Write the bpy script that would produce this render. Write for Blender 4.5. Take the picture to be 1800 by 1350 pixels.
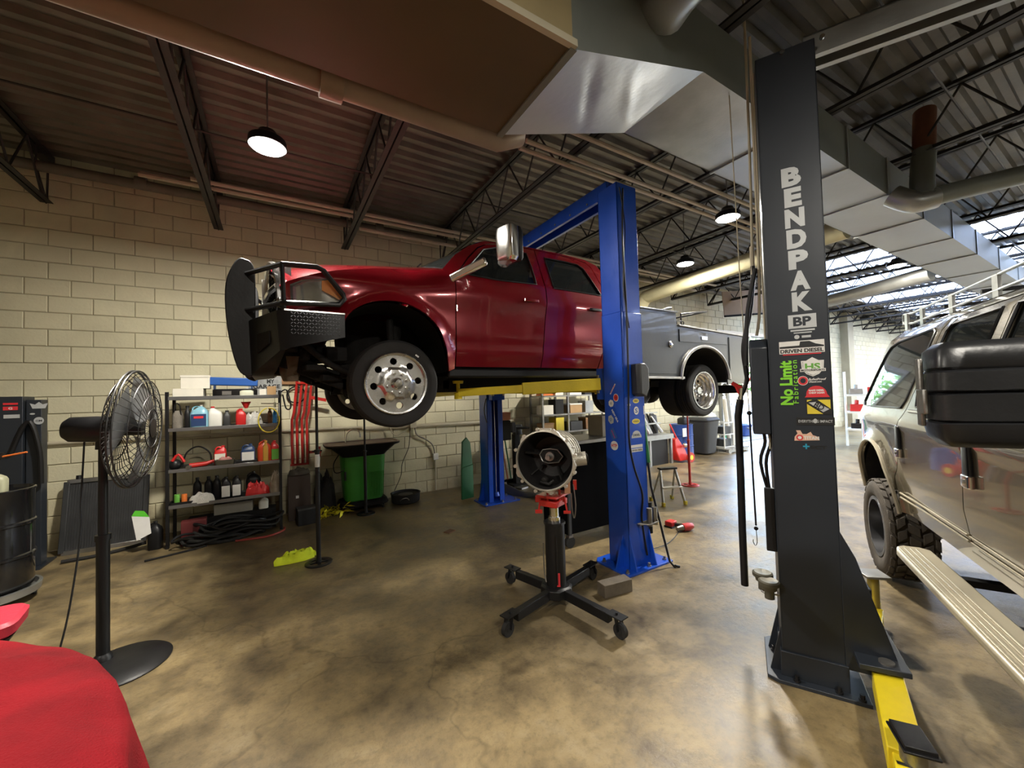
import bpy, math, random
from mathutils import Vector, Matrix, noise
from mathutils.geometry import delaunay_2d_cdt
random.seed(7)
PI = math.pi; R = math.radians
scn = bpy.context.scene
for o in list(bpy.data.objects): bpy.data.objects.remove(o)
COL = scn.collection
V = Vector

# ------------------------------------------------------------------ camera
cam = bpy.data.cameras.new('camera'); camo = bpy.data.objects.new('camera', cam); COL.objects.link(camo)
A, PT, RO = R(58.8), R(1.58), R(1.65)
fw = V((math.cos(A)*math.cos(PT), math.sin(A)*math.cos(PT), math.sin(PT)))
r0 = V((math.sin(A), -math.cos(A), 0)); u0 = r0.cross(fw)
rt = math.cos(RO)*r0 - math.sin(RO)*u0; up = math.cos(RO)*u0 + math.sin(RO)*r0
camo.matrix_world = Matrix(((rt.x, up.x, -fw.x, 0), (rt.y, up.y, -fw.y, 0), (rt.z, up.z, -fw.z, 1.8), (0, 0, 0, 1)))
cam.sensor_width = 36; cam.lens = 690/1800*36; cam.clip_start = .05; cam.clip_end = 300
scn.camera = camo

# ------------------------------------------------------------------ world, exposure
scn.view_settings.view_transform = 'Standard'; scn.view_settings.look = 'None'
scn.view_settings.gamma = 1; scn.view_settings.use_curve_mapping = False
scn.view_settings.exposure = 0.35
w = bpy.data.worlds.new('sky'); scn.world = w; w.use_nodes = True
nt = w.node_tree; nt.nodes.clear()
sky = nt.nodes.new('ShaderNodeTexSky'); sky.sky_type = 'NISHITA'; sky.sun_disc = False
sky.sun_elevation = R(55); sky.sun_rotation = R(120); sky.altitude = 0
bg = nt.nodes.new('ShaderNodeBackground'); bg.inputs[1].default_value = 2.6
wo = nt.nodes.new('ShaderNodeOutputWorld')
nt.links.new(sky.outputs[0], bg.inputs[0]); nt.links.new(bg.outputs[0], wo.inputs[0])

def area(name, loc, size, power, col, rot=(0, 0, 0), parent=None, shape='DISK', sy=None):
    l = bpy.data.lights.new(name, 'AREA'); l.shape = shape; l.size = size; l.energy = power; l.color = col
    if sy: l.size_y = sy
    o = bpy.data.objects.new(name, l); COL.objects.link(o); o.location = loc; o.rotation_euler = rot
    if parent: o.parent = parent
    return o
sun = bpy.data.lights.new('sun', 'SUN'); sun.energy = 1.6; sun.angle = R(.5); sun.color = (1, .96, .88)
suno = bpy.data.objects.new('sun', sun); COL.objects.link(suno)
suno.rotation_euler = V((-.35, .25, .9)).to_track_quat('Z', 'Y').to_euler()   # high, never reaches deep inside
pt = bpy.data.lights.new('door_portal', 'AREA'); pt.shape = 'RECTANGLE'; pt.size = 5.8; pt.size_y = 3.6
pto = bpy.data.objects.new('door_portal', pt); COL.objects.link(pto); pto.location = (15.1, 7.45, 1.8)
pto.rotation_euler = (R(-90), 0, 0)
try: pt.cycles.is_portal = True
except Exception: pass
LAMP_W = 170; LAMP_C = (1, .94, .83)
LAMPS = [(-.03, 4.12, 4.12), (5.3, 2.96, 4.12), (6.5, 4.45, 4.12)]          # in view
LAMPS_OUT = [(-3.4, 1.0, 4.12), (.6, -1.6, 4.12), (3.6, -2.6, 4.12), (8.2, -2.4, 4.12), (10.5, 2.6, 4.12), (14.5, -1, 4.12), (20, 2.5, 4.12), (26, 4.5, 4.12)]

# ------------------------------------------------------------------ materials
MT = {}
def mat(n, col, rough=.5, metal=0, var=.12, scale=6, bump=0, coat=0, spec=.5, rvar=.1, bscale=None, emit=None):
    if n in MT: return MT[n]
    m = bpy.data.materials.new(n); m.use_nodes = True; t = m.node_tree; b = t.nodes['Principled BSDF']
    b.inputs['Base Color'].default_value = (*col, 1); b.inputs['Roughness'].default_value = rough
    b.inputs['Metallic'].default_value = metal; b.inputs['Coat Weight'].default_value = coat
    b.inputs['Coat Roughness'].default_value = .04; b.inputs['Specular IOR Level'].default_value = spec
    tc = t.nodes.new('ShaderNodeTexCoord'); nz = t.nodes.new('ShaderNodeTexNoise')
    nz.inputs['Scale'].default_value = scale; nz.inputs['Detail'].default_value = 5
    t.links.new(tc.outputs['Object'], nz.inputs['Vector'])
    mx = t.nodes.new('ShaderNodeMix'); mx.data_type = 'RGBA'
    mx.inputs[6].default_value = (*[c*(1-var*1.6) for c in col], 1)
    mx.inputs[7].default_value = (*[min(1, c*(1+var)) for c in col], 1)
    t.links.new(nz.outputs['Fac'], mx.inputs[0]); t.links.new(mx.outputs[2], b.inputs['Base Color'])
    mr = t.nodes.new('ShaderNodeMapRange'); mr.inputs['To Min'].default_value = max(0.02, rough-rvar); mr.inputs['To Max'].default_value = min(1, rough+rvar)
    t.links.new(nz.outputs['Fac'], mr.inputs['Value']); t.links.new(mr.outputs[0], b.inputs['Roughness'])
    if bump:
        n2 = t.nodes.new('ShaderNodeTexNoise'); n2.inputs['Scale'].default_value = bscale or scale*8; n2.inputs['Detail'].default_value = 4
        t.links.new(tc.outputs['Object'], n2.inputs['Vector'])
        bp = t.nodes.new('ShaderNodeBump'); bp.inputs['Strength'].default_value = bump; bp.inputs['Distance'].default_value = .02
        t.links.new(n2.outputs['Fac'], bp.inputs['Height']); t.links.new(bp.outputs[0], b.inputs['Normal'])
    if emit:
        b.inputs['Emission Color'].default_value = (*col, 1); b.inputs['Emission Strength'].default_value = emit
    MT[n] = m; return m
def glass(n, col, rough=.03, alpha=.5):
    if n in MT: return MT[n]
    m = mat(n, col, rough, 0, .02, 3, rvar=.01); t = m.node_tree; b = t.nodes['Principled BSDF']
    b.inputs['Alpha'].default_value = alpha
    return m
def ramp(t, src, stops):
    r = t.nodes.new('ShaderNodeValToRGB'); e = r.color_ramp.elements
    e[0].position, e[0].color = stops[0][0], (*stops[0][1], 1); e[1].position, e[1].color = stops[-1][0], (*stops[-1][1], 1)
    for p, c in stops[1:-1]:
        k = e.new(p); k.color = (*c, 1)
    t.links.new(src, r.inputs[0]); return r.outputs[0]
def nzt(t, vec, scale, detail=6, dist=0, rough=.55):
    n = t.nodes.new('ShaderNodeTexNoise'); n.inputs['Scale'].default_value = scale; n.inputs['Detail'].default_value = detail
    n.inputs['Distortion'].default_value = dist; n.inputs['Roughness'].default_value = rough
    t.links.new(vec, n.inputs['Vector']); return n.outputs['Fac']
def mixc(t, f, a, b, mode='MIX'):
    m = t.nodes.new('ShaderNodeMix'); m.data_type = 'RGBA'; m.blend_type = mode
    for s, x in ((0, f), (6, a), (7, b)):
        if isinstance(x, (int, float)): m.inputs[s].default_value = x
        elif isinstance(x, tuple): m.inputs[s].default_value = (*x, 1)
        else: t.links.new(x, m.inputs[s])
    return m.outputs[2]
def floor_mat():
    m = bpy.data.materials.new('concrete_floor'); m.use_nodes = True; t = m.node_tree; b = t.nodes['Principled BSDF']
    g = t.nodes.new('ShaderNodeNewGeometry').outputs['Position']
    big = nzt(t, g, .55, 5, .2); mid = nzt(t, g, 2.6, 9, .15, .68); fine = nzt(t, g, 22, 8, 0, .7); sp = nzt(t, g, 90, 3)
    c = ramp(t, mid, [(.30, (.10, .076, .046)), (.45, (.195, .148, .080)), (.57, (.285, .215, .108)), (.75, (.37, .30, .18))])
    c2 = ramp(t, big, [(.36, (.50, .49, .48)), (.55, (.93, .91, .87)), (.7, (1, 1, 1))])
    c = mixc(t, 1.0, c, c2, 'MULTIPLY')
    f = ramp(t, fine, [(.25, (.45, .45, .45)), (.5, (1, 1, 1)), (.75, (1.0, 1.0, 1.0))])
    c = mixc(t, .75, c, f, 'MULTIPLY')
    s = ramp(t, sp, [(.62, (1, 1, 1)), (.72, (.5, .5, .5))]); c = mixc(t, .5, c, s, 'MULTIPLY')
    stain = ramp(t, nzt(t, g, 1.3, 8, .5, .66), [(.56, (1, 1, 1)), (.66, (.45, .43, .41))]); c = mixc(t, .8, c, stain, 'MULTIPLY')
    vo = t.nodes.new('ShaderNodeTexVoronoi'); vo.feature = 'DISTANCE_TO_EDGE'; vo.inputs['Scale'].default_value = .22
    ds = t.nodes.new('ShaderNodeVectorMath'); ds.operation = 'ADD'; nn = t.nodes.new('ShaderNodeTexNoise'); nn.inputs['Scale'].default_value = 3
    t.links.new(g, nn.inputs['Vector']); t.links.new(g, ds.inputs[0]); sc = t.nodes.new('ShaderNodeVectorMath'); sc.operation = 'SCALE'; sc.inputs[3].default_value = .5
    t.links.new(nn.outputs['Color'], sc.inputs[0]); t.links.new(sc.outputs[0], ds.inputs[1]); t.links.new(ds.outputs[0], vo.inputs['Vector'])
    cr = ramp(t, vo.outputs['Distance'], [(.0, (.45, .43, .4)), (.0025, (1, 1, 1))]); c = mixc(t, .5, c, cr, 'MULTIPLY')
    t.links.new(c, b.inputs['Base Color'])
    rr = ramp(t, mid, [(.35, (.30, .30, .30)), (.65, (.50, .50, .50))]); t.links.new(rr, b.inputs['Roughness'])
    bp = t.nodes.new('ShaderNodeBump'); bp.inputs['Strength'].default_value = .35; bp.inputs['Distance'].default_value = .01
    t.links.new(fine, bp.inputs['Height']); t.links.new(bp.outputs[0], b.inputs['Normal']); return m
def wall_mat(n, base, low, scale=1.0):
    m = bpy.data.materials.new(n); m.use_nodes = True; t = m.node_tree; b = t.nodes['Principled BSDF']
    gn = t.nodes.new('ShaderNodeNewGeometry'); g = gn.outputs['Position']; oi = t.nodes.new('ShaderNodeObjectInfo')
    a = ramp(t, nzt(t, g, 1.3, 6, .5), [(.3, tuple(x*.82 for x in base)), (.6, base)])
    c = mixc(t, ramp(t, oi.outputs['Random'], [(0, (0, 0, 0)), (1, (.22, .22, .22))]), a, low)
    sx = t.nodes.new('ShaderNodeSeparateXYZ'); t.links.new(g, sx.inputs[0])
    mth = t.nodes.new('ShaderNodeMath'); mth.operation = 'MULTIPLY_ADD'; mth.inputs[1].default_value = 1.6
    t.links.new(nzt(t, g, 2.2, 7, .4, .65), mth.inputs[0]); t.links.new(sx.outputs['Z'], mth.inputs[2])
    grime = ramp(t, mth.outputs[0], [(.75, (.62, .55, .45)), (1.6, (.9, .88, .84)), (2.2, (1, 1, 1))])
    for e in t.nodes:
        pass
    # grime uses raw height in metres, scaled into the ramp
    mm = t.nodes.new('ShaderNodeMath'); mm.operation = 'MULTIPLY'; mm.inputs[1].default_value = .42; t.links.new(mth.outputs[0], mm.inputs[0])
    grime = ramp(t, mm.outputs[0], [(.30, (.50, .42, .32)), (.5, (.86, .82, .75)), (.72, (1, 1, 1))])
    c = mixc(t, .75, c, grime, 'MULTIPLY')
    hi = ramp(t, mm.outputs[0], [(.0, (1, 1, 1)), (1, (1, 1, 1))])
    chips = ramp(t, nzt(t, g, 7, 9, .2, .7), [(.66, (1, 1, 1)), (.72, (.72, .66, .56))]); c = mixc(t, .6, c, chips, 'MULTIPLY')
    t.links.new(c, b.inputs['Base Color']); b.inputs['Roughness'].default_value = .6
    bp = t.nodes.new('ShaderNodeBump'); bp.inputs['Strength'].default_value = .5; bp.inputs['Distance'].default_value = .008
    t.links.new(nzt(t, g, 30, 6, 0, .7), bp.inputs['Height']); t.links.new(bp.outputs[0], b.inputs['Normal']); return m
M_floor = floor_mat()
M_block = wall_mat('painted_block', (.665, .625, .44), (.56, .51, .35))
M_wallb = wall_mat('painted_mortar', (.40, .36, .25), (.34, .30, .21))
M_black = mat('black_paint', (.009, .009, .010), .42, 0, .3, 5, .05, spec=.35)
M_dark = mat('dark_grime', (.011, .010, .009), .75, 0, .4, 9, .3, spec=.25)
M_rubber = mat('rubber', (.022, .021, .020), .78, 0, .25, 14, .1, spec=.3)
M_tread = mat('muddy_rubber', (.075, .062, .048), .85, 0, .4, 14, .2)
M_red = mat('red_car_paint', (.20, .004, .010), .20, .30, .08, 2, 0, 1.0, rvar=.03)
M_pew = mat('pewter_car_paint', (.12, .103, .072), .24, .35, .06, 2, 0, 1.0, rvar=.03)
M_box = mat('satin_black_body', (.016, .017, .018), .36, .0, .15, 3, .03, .3)
M_chrome = mat('chrome', (.78, .77, .75), .19, 1, .05, 8, rvar=.06)
M_alu = mat('aluminium', (.62, .61, .58), .32, 1, .12, 9, .1)
M_steel = mat('worn_steel', (.33, .32, .30), .42, .9, .25, 8, .1)
M_galv = mat('galvanised', (.42, .43, .42), .38, .8, .22, 5, .05)
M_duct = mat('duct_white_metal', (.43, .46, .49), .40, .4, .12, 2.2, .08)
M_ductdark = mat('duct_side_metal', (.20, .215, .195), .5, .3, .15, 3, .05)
M_brown = mat('duct_brown_paint', (.105, .072, .030), .55, .1, .25, 1.5, .05)
M_tan = mat('duct_tan_paint', (.33, .26, .13), .6, 0, .2, 4, .1)
M_blue = mat('blue_lift_paint', (.008, .075, .52), .33, .05, .16, 4, .04, .3)
M_post = mat('charcoal_lift_paint', (.021, .026, .035), .42, .1, .12, 2.5, .03)
M_yellow = mat('yellow_arm_paint', (.80, .62, .02), .42, 0, .14, 7, .08)
M_deck = mat('deck_metal', (.17, .155, .13), .45, .45, .45, 2.2, .1)
M_joist = mat('joist_steel', (.035, .032, .030), .6, .3, .3, 5, .1)
M_glassd = glass('tinted_glass', (.012, .014, .014), .03, .93)
M_mirr = mat('mirror_plastic', (.013, .0135, .015), .36, 0, .15, 6, .06)
M_chbox = mat('dark_grey_plastic', (.035, .036, .037), .5, 0, .15, 6, .05)
M_white = mat('white_plastic', (.75, .75, .70), .45, 0, .08, 8)
M_card = mat('white_cardboard', (.72, .69, .60), .75, 0, .1, 8)
M_kraft = mat('kraft_cardboard', (.42, .26, .12), .8, 0, .15, 7)
M_redp = mat('red_plastic', (.55, .02, .02), .4, 0, .12, 8)
M_redm = mat('red_steel_paint', (.48, .02, .015), .35, 0, .18, 7, .05, .3)
M_green = mat('green_plastic', (.045, .30, .03), .42, 0, .15, 4, .05)
M_dgreen = mat('dark_green_paint', (.02, .16, .05), .5, 0, .2, 5, .05)
M_amber = mat('amber_plastic', (.85, .28, .02), .25, 0, .1, 10)
M_lens = glass('clear_lens', (.35, .35, .34), .04, .22)
M_wood = mat('old_timber', (.13, .105, .075), .75, 0, .35, 12, .3)
M_board = mat('brown_board', (.33, .17, .07), .65, 0, .2, 9, .1)
M_hiv = mat('hi_vis_fabric', (.78, .95, .03), .8, 0, .12, 12, .2)
M_cloth = mat('red_fleece', (.28, .008, .014), .95, 0, .5, 3.5, .5, spec=.2, bscale=160)
M_pinkred = mat('red_vinyl', (.55, .03, .06), .5, 0, .15, 7, .1)
M_navy = mat('navy_plastic', (.02, .05, .14), .4, 0, .15, 8)
M_bluep = mat('blue_case_plastic', (.02, .10, .38), .4, 0, .12, 8)
M_drumb = mat('blue_drum_paint', (.025, .07, .28), .38, 0, .2, 4, .05)
M_yel = mat('yellow_plastic', (.75, .60, .05), .5, 0, .15, 8)
M_paper = mat('white_paper', (.72, .71, .68), .7, 0, .08, 12)
M_print = mat('black_print', (.012, .012, .012), .5, 0, .05, 12)
M_silver = mat('silver_print', (.50, .52, .53), .45, .2, .08, 12)
M_lime = mat('lime_print', (.22, .62, .03), .5, 0, .05, 12)
M_hsgreen = mat('leaf_print', (.12, .36, .05), .5, 0, .05, 12)
M_redprint = mat('red_print', (.62, .03, .04), .5, 0, .05, 12)
M_tprint = mat('teal_print', (.02, .28, .42), .5, 0, .05, 12)
M_blueprint = mat('blue_print', (.03, .10, .35), .5, 0, .05, 12)
M_bluejug = mat('washer_fluid', (.25, .50, .62), .3, 0, .1, 6)
M_orange = mat('orange_plastic', (.80, .20, .04), .5, 0, .1, 8)
M_leaf = mat('foliage', (.16, .34, .04), .7, 0, .45, 6, .3)
M_asph = mat('outside_concrete', (.20, .20, .19), .8, 0, .12, 2, .1)
M_tarp = mat('teal_tarp', (.10, .35, .38), .6, 0, .2, 4)
M_rust = mat('rusty_pipe', (.22, .09, .05), .7, .2, .3, 7, .1)
M_emit = mat('lamp_lens', (1, .97, .9), .3, 0, 0, 5, emit=60)
M_pvc = mat('cream_conduit', (.50, .45, .33), .5, 0, .15, 6)
M_beige = mat('beige_duct_wrap', (.52, .48, .30), .65, 0, .15, 4, .1)
M_run = mat('beige_running_board', (.45, .40, .29), .4, .25, .1, 6, .05)

# ------------------------------------------------------------------ mesh helpers
class MB:
    def __init__(s): s.v = []; s.f = []
    def add(s, vs, fs):
        n = len(s.v); s.v += [V(v) for v in vs]; s.f += [[i+n for i in f] for f in fs]; return s
    def box(s, c, d, rz=0, m=None):
        m = m or Matrix.Rotation(rz, 3, 'Z'); h = [x/2 for x in d]
        vs = [V(c) + m @ V((a*h[0], b*h[1], e*h[2])) for e in (-1, 1) for b in (-1, 1) for a in (-1, 1)]
        return s.add(vs, [(0, 2, 3, 1), (4, 5, 7, 6), (0, 1, 5, 4), (2, 6, 7, 3), (0, 4, 6, 2), (1, 3, 7, 5)])
    def bx(s, x0, x1, y0, y1, z0, z1): return s.box(((x0+x1)/2, (y0+y1)/2, (z0+z1)/2), (abs(x1-x0), abs(y1-y0), abs(z1-z0)))
    def beam(s, a, b, w, h, up=(0, 0, 1)):
        a, b = V(a), V(b); d = (b-a); L = d.length; d.normalize(); u = V(up)
        if abs(d.dot(u)) > .98: u = V((1, 0, 0))
        x = d.cross(u).normalized(); z = x.cross(d)
        return s.box((a+b)/2, (w, L, h), m=Matrix((x, d, z)).transposed())
    def cyl(s, a, b, r, r2=None, n=14): return s.tube([a, b], [r, r if r2 is None else r2], n)
    def tube(s, pts, r, n=8, closed=False, caps=True, sm=0):
        P = [V(p) for p in pts]
        if sm: P = crom(P, sm, closed)
        k = len(P); rr = r if isinstance(r, (list, tuple)) else [r]*k
        if len(rr) != k: rr = [rr[0]]*k
        T = []
        for i in range(k):
            a = P[(i-1) % k] if closed or i else P[0]; b = P[(i+1) % k] if closed or i < k-1 else P[-1]
            T.append((b-a).normalized() if (b-a).length > 1e-9 else V((0, 0, 1)))
        u = T[0].orthogonal().normalized(); vs = []
        for i in range(k):
            u = (u - T[i]*u.dot(T[i])); u = u.normalized() if u.length > 1e-6 else T[i].orthogonal().normalized()
            w_ = T[i].cross(u)
            for j in range(n):
                an = 2*PI*j/n; vs.append(P[i] + (u*math.cos(an) + w_*math.sin(an))*rr[i])
        fs = []
        for i in range(k if closed else k-1):
            for j in range(n):
                fs.append((i*n+j, i*n+(j+1) % n, ((i+1) % k)*n+(j+1) % n, ((i+1) % k)*n+j))
        if caps and not closed: fs += [list(range(n))[::-1], [(k-1)*n+j for j in range(n)]]
        return s.add(vs, fs)
    def lathe(s, prof, o=(0, 0, 0), ax='Z', n=28, flip=False):
        m = {'Z': Matrix.Identity(3), 'Y': Matrix(((1, 0, 0), (0, 0, 1), (0, -1, 0))), 'X': Matrix(((0, 0, 1), (0, 1, 0), (-1, 0, 0)))}[ax] if isinstance(ax, str) else ax
        vs = []; k = len(prof)
        for r, h in prof:
            for j in range(n):
                an = 2*PI*j/n; vs.append(V(o) + m @ V((r*math.cos(an), r*math.sin(an), h)))
        fs = [(i*n+j, i*n+(j+1) % n, (i+1)*n+(j+1) % n, (i+1)*n+j) for i in range(k-1) for j in range(n)]
        if prof[0][0] > 1e-6: fs.append(list(range(n))[::-1])
        if prof[-1][0] > 1e-6: fs.append([(k-1)*n+j for j in range(n)])
        return s.add(vs, fs)
    def ring(s, prof, o, ax='Z', n=28):     # closed profile, no caps
        m = {'Z': Matrix.Identity(3), 'Y': Matrix(((1, 0, 0), (0, 0, 1), (0, -1, 0)))}[ax] if isinstance(ax, str) else ax
        vs = []; k = len(prof)
        for r, h in prof:
            for j in range(n):
                an = 2*PI*j/n; vs.append(V(o) + m @ V((r*math.cos(an), r*math.sin(an), h)))
        return s.add(vs, [(i*n+j, i*n+(j+1) % n, ((i+1) % k)*n+(j+1) % n, ((i+1) % k)*n+j) for i in range(k) for j in range(n)])
    def loft(s, lv, o=(0, 0, 0), n=24, p=4, rz=0):
        vs = []; k = len(lv); m = Matrix.Rotation(rz, 3, 'Z')
        for L in lv:
            z, hx, hy = L[:3]; cx, cy = (L[3], L[4]) if len(L) > 4 else (0, 0)
            for j in range(n):
                an = 2*PI*(j+.5)/n; c, q = math.cos(an), math.sin(an)
                vs.append(V(o) + m @ V((cx+hx*math.copysign(abs(c)**(2/p), c), cy+hy*math.copysign(abs(q)**(2/p), q), z)))
        fs = [(i*n+j, i*n+(j+1) % n, (i+1)*n+(j+1) % n, (i+1)*n+j) for i in range(k-1) for j in range(n)]
        return s.add(vs, fs + [list(range(n))[::-1], [(k-1)*n+j for j in range(n)]])
    def prism(s, poly, o, ux, uy, d):
        o, ux, uy, d = V(o), V(ux), V(uy), V(d); n = len(poly)
        a = [o+ux*p[0]+uy*p[1] for p in poly]
        return s.add(a+[q+d for q in a], [list(range(n))[::-1], [n+i for i in range(n)]] + [(i, (i+1) % n, n+(i+1) % n, n+i) for i in range(n)])
    def grid(s, fn, nu, nv):
        vs = [fn(i/nu, j/nv) for j in range(nv+1) for i in range(nu+1)]
        return s.add(vs, [(j*(nu+1)+i, j*(nu+1)+i+1, (j+1)*(nu+1)+i+1, (j+1)*(nu+1)+i) for j in range(nv) for i in range(nu)])
    def sphere(s, c, r, n=14, k=8, sq=(1, 1, 1)):
        return s.lathe([(max(1e-7, r*math.sin(PI*i/k)), -r*math.cos(PI*i/k)) for i in range(k+1)], c, Matrix.Diagonal(V(sq)), n)
    def mir(s, y=4.5):
        b = MB(); b.v = [V((p.x, 2*y-p.y, p.z)) for p in s.v]; b.f = [list(f)[::-1] for f in s.f]; return b
    def xf(s, fn): s.v = [V(fn(p)) for p in s.v]; return s
    def join(s, b): return s.add(b.v, b.f)
    def build(s, name, m, parent=None, smooth=True, bevel=0, ang=38, seg=2):
        me = bpy.data.meshes.new(name); off = V((0, 0, 0))
        if parent is not None: off = OFF[parent.name]
        elif s.v:
            xs = [p.x for p in s.v]; ys = [p.y for p in s.v]; off = V(((min(xs)+max(xs))/2, (min(ys)+max(ys))/2, min(p.z for p in s.v)))
        me.from_pydata([p-off for p in s.v], [], s.f); me.materials.append(m); me.validate(); me.update()
        if smooth:
            me.polygons.foreach_set('use_smooth', [True]*len(me.polygons)); me.set_sharp_from_angle(angle=R(ang))
        o = bpy.data.objects.new(name, me); COL.objects.link(o)
        if parent is not None: o.parent = parent
        else: o.location = off
        OFF[o.name] = off
        if bevel:
            b = o.modifiers.new('bevel', 'BEVEL'); b.width = bevel; b.segments = seg; b.limit_method = 'ANGLE'; b.harden_normals = False
            if not smooth: me.polygons.foreach_set('use_smooth', [True]*len(me.polygons)); me.set_sharp_from_angle(angle=R(ang))
        return o
OFF = {}
def crom(P, k, closed=False):
    n = len(P); out = []
    for i in range(n if closed else n-1):
        p0 = P[(i-1) % n] if closed or i else P[0]; p1 = P[i]; p2 = P[(i+1) % n]; p3 = P[(i+2) % n] if closed or i < n-2 else P[-1]
        for j in range(k):
            t = j/k; out.append(.5*((2*p1)+(p2-p0)*t+(2*p0-5*p1+4*p2-p3)*t*t+(3*p1-p0-3*p2+p3)*t**3))
    if not closed: out.append(P[-1])
    return out
def cr2(P, k, closed=False): return [(q.x, q.y) for q in crom([V((a, b, 0)) for a, b in P], k, closed)]
def tag(o, label=None, cat=None, group=None, kind=None):
    if label: o['label'] = label
    if cat: o['category'] = cat
    if group: o['group'] = group
    if kind: o['kind'] = kind
    return o
def thing(name, label, cat, loc=(0, 0, 0), group=None):
    o = bpy.data.objects.new(name, None); COL.objects.link(o); o.location = loc; o.empty_display_size = .1
    OFF[o.name] = V(loc); return tag(o, label, cat, group)
def dup(o, loc=None, rz=0, label=None, parent=None, sc=None):
    c = o.copy(); COL.objects.link(c); c.parent = parent; OFF[c.name] = OFF.get(o.name, V((0, 0, 0)))
    if loc is not None: c.location = loc; c.rotation_euler = (0, 0, rz)
    if sc: c.scale = sc
    if label: c['label'] = label
    for ch in o.children: dup(ch, parent=c)
    return c
def inpoly(x, y, P):
    r = False; n = len(P); j = n-1
    for i in range(n):
        xi, yi = P[i]; xj, yj = P[j]
        if (yi > y) != (yj > y) and x < (xj-xi)*(y-yi)/(yj-yi)+xi: r = not r
        j = i
    return r
def resample(P, step):
    out = []
    for i in range(len(P)):
        a, b = P[i], P[(i+1) % len(P)]; L = math.hypot(b[0]-a[0], b[1]-a[1]); k = max(1, int(L/step))
        out += [(a[0]+(b[0]-a[0])*j/k, a[1]+(b[1]-a[1])*j/k) for j in range(k)]
    return out
def dseg(x, y, P, closed=True):
    best = 9
    for i in range(len(P) if closed else len(P)-1):
        a, b = P[i], P[(i+1) % len(P)]; dx, dy = b[0]-a[0], b[1]-a[1]; L = dx*dx+dy*dy
        t = 0 if L == 0 else max(0, min(1, ((x-a[0])*dx+(y-a[1])*dy)/L)); best = min(best, math.hypot(x-a[0]-t*dx, y-a[1]-t*dy))
    return best
def sheet(outline, holes, fn, step=.05, inn=None):
    """smooth body panel: 2D outline with holes, mapped to space by fn; inn = flange vector"""
    loops = [resample(outline, step)]+[resample(h, step) for h in holes]
    pts = []; edges = []
    for L in loops:
        n = len(pts); pts += [V(p) for p in L]; edges += [(n+i, n+(i+1) % len(L)) for i in range(len(L))]
    xs = [p[0] for p in outline]; ys = [p[1] for p in outline]
    r = 0; y = min(ys)+step*.5
    while y < max(ys):
        x = min(xs)+step*(.5 if r % 2 else 1)
        while x < max(xs):
            if inpoly(x, y, outline) and all(dseg(x, y, L) > step*.45 for L in [outline]+holes) and not any(inpoly(x, y, h) for h in holes): pts.append(V((x, y)))
            x += step
        y += step*.87; r += 1
    vo, eo, fo, _, _, _ = delaunay_2d_cdt(pts, edges, [], 0, 1e-5)
    mb = MB(); fs = []
    for f in fo:
        cx = sum(vo[i].x for i in f)/3; cy = sum(vo[i].y for i in f)/3
        if inpoly(cx, cy, outline) and not any(inpoly(cx, cy, h) for h in holes): fs.append(list(f))
    mb.add([fn(p.x, p.y) for p in vo], fs)
    if fs:   # make it face -inn
        f = fs[len(fs)//2]; a, b, c = [mb.v[i] for i in f]
        nrm = (b-a).cross(c-a)
        if inn is not None and nrm.dot(V(inn)) > 0: mb.f = [g[::-1] for g in mb.f]
    if inn is not None:
        for L in loops:
            q = [fn(*p) for p in L]; n = len(q)
            mb.add(q+[a+V(inn) for a in q], [(i, (i+1) % n, n+(i+1) % n, n+i) for i in range(n)])
    return mb
def text(s, name, m, parent, o, ux, uy, size, bold=0, width=None, depth=.0015, shear=0, space=1):
    cu = bpy.data.curves.new('t', 'FONT'); cu.body = s; cu.size = size; cu.offset = bold; cu.align_x = 'CENTER'; cu.align_y = 'CENTER'; cu.shear = shear
    cu.space_character = space; cu.resolution_u = 3
    ob = bpy.data.objects.new('t', cu); me = bpy.data.meshes.new_from_object(ob)
    bpy.data.objects.remove(ob); mb = MB()
    vs = [v.co.copy() for v in me.vertices]
    if not vs: return None
    xs = [v.x for v in vs]; ys = [v.y for v in vs]; cx, cy = (min(xs)+max(xs))/2, (min(ys)+max(ys))/2; k = (width/(max(xs)-min(xs))) if width else 1
    ux, uy = V(ux).normalized(), V(uy).normalized(); nz_ = ux.cross(uy)
    mb.add([V(o)+ux*(v.x-cx)*k+uy*(v.y-cy)+nz_*depth for v in vs], [list(p.vertices) for p in me.polygons])
    bpy.data.meshes.remove(me)
    return mb.build(name, m, parent, smooth=False)
def plate(poly, name, m, parent, o, ux, uy, t=.0012):
    ux, uy = V(ux).normalized(), V(uy).normalized()
    return MB().prism(poly, o, ux, uy, ux.cross(uy)*t).build(name, m, parent, smooth=False)
def rect(w_, h_): return [(-w_/2, -h_/2), (w_/2, -h_/2), (w_/2, h_/2), (-w_/2, h_/2)]
def ell(a, b, n=24, s=0, e=2*PI): return [(a*math.cos(s+(e-s)*i/n), b*math.sin(s+(e-s)*i/n)) for i in range(n)]
def lerp(x, P):
    if x <= P[0][0]: return P[0][1]
    for (a, b), (c, d) in zip(P, P[1:]):
        if x <= c: return b+(d-b)*(x-a)/(c-a)
    return P[-1][1]

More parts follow.
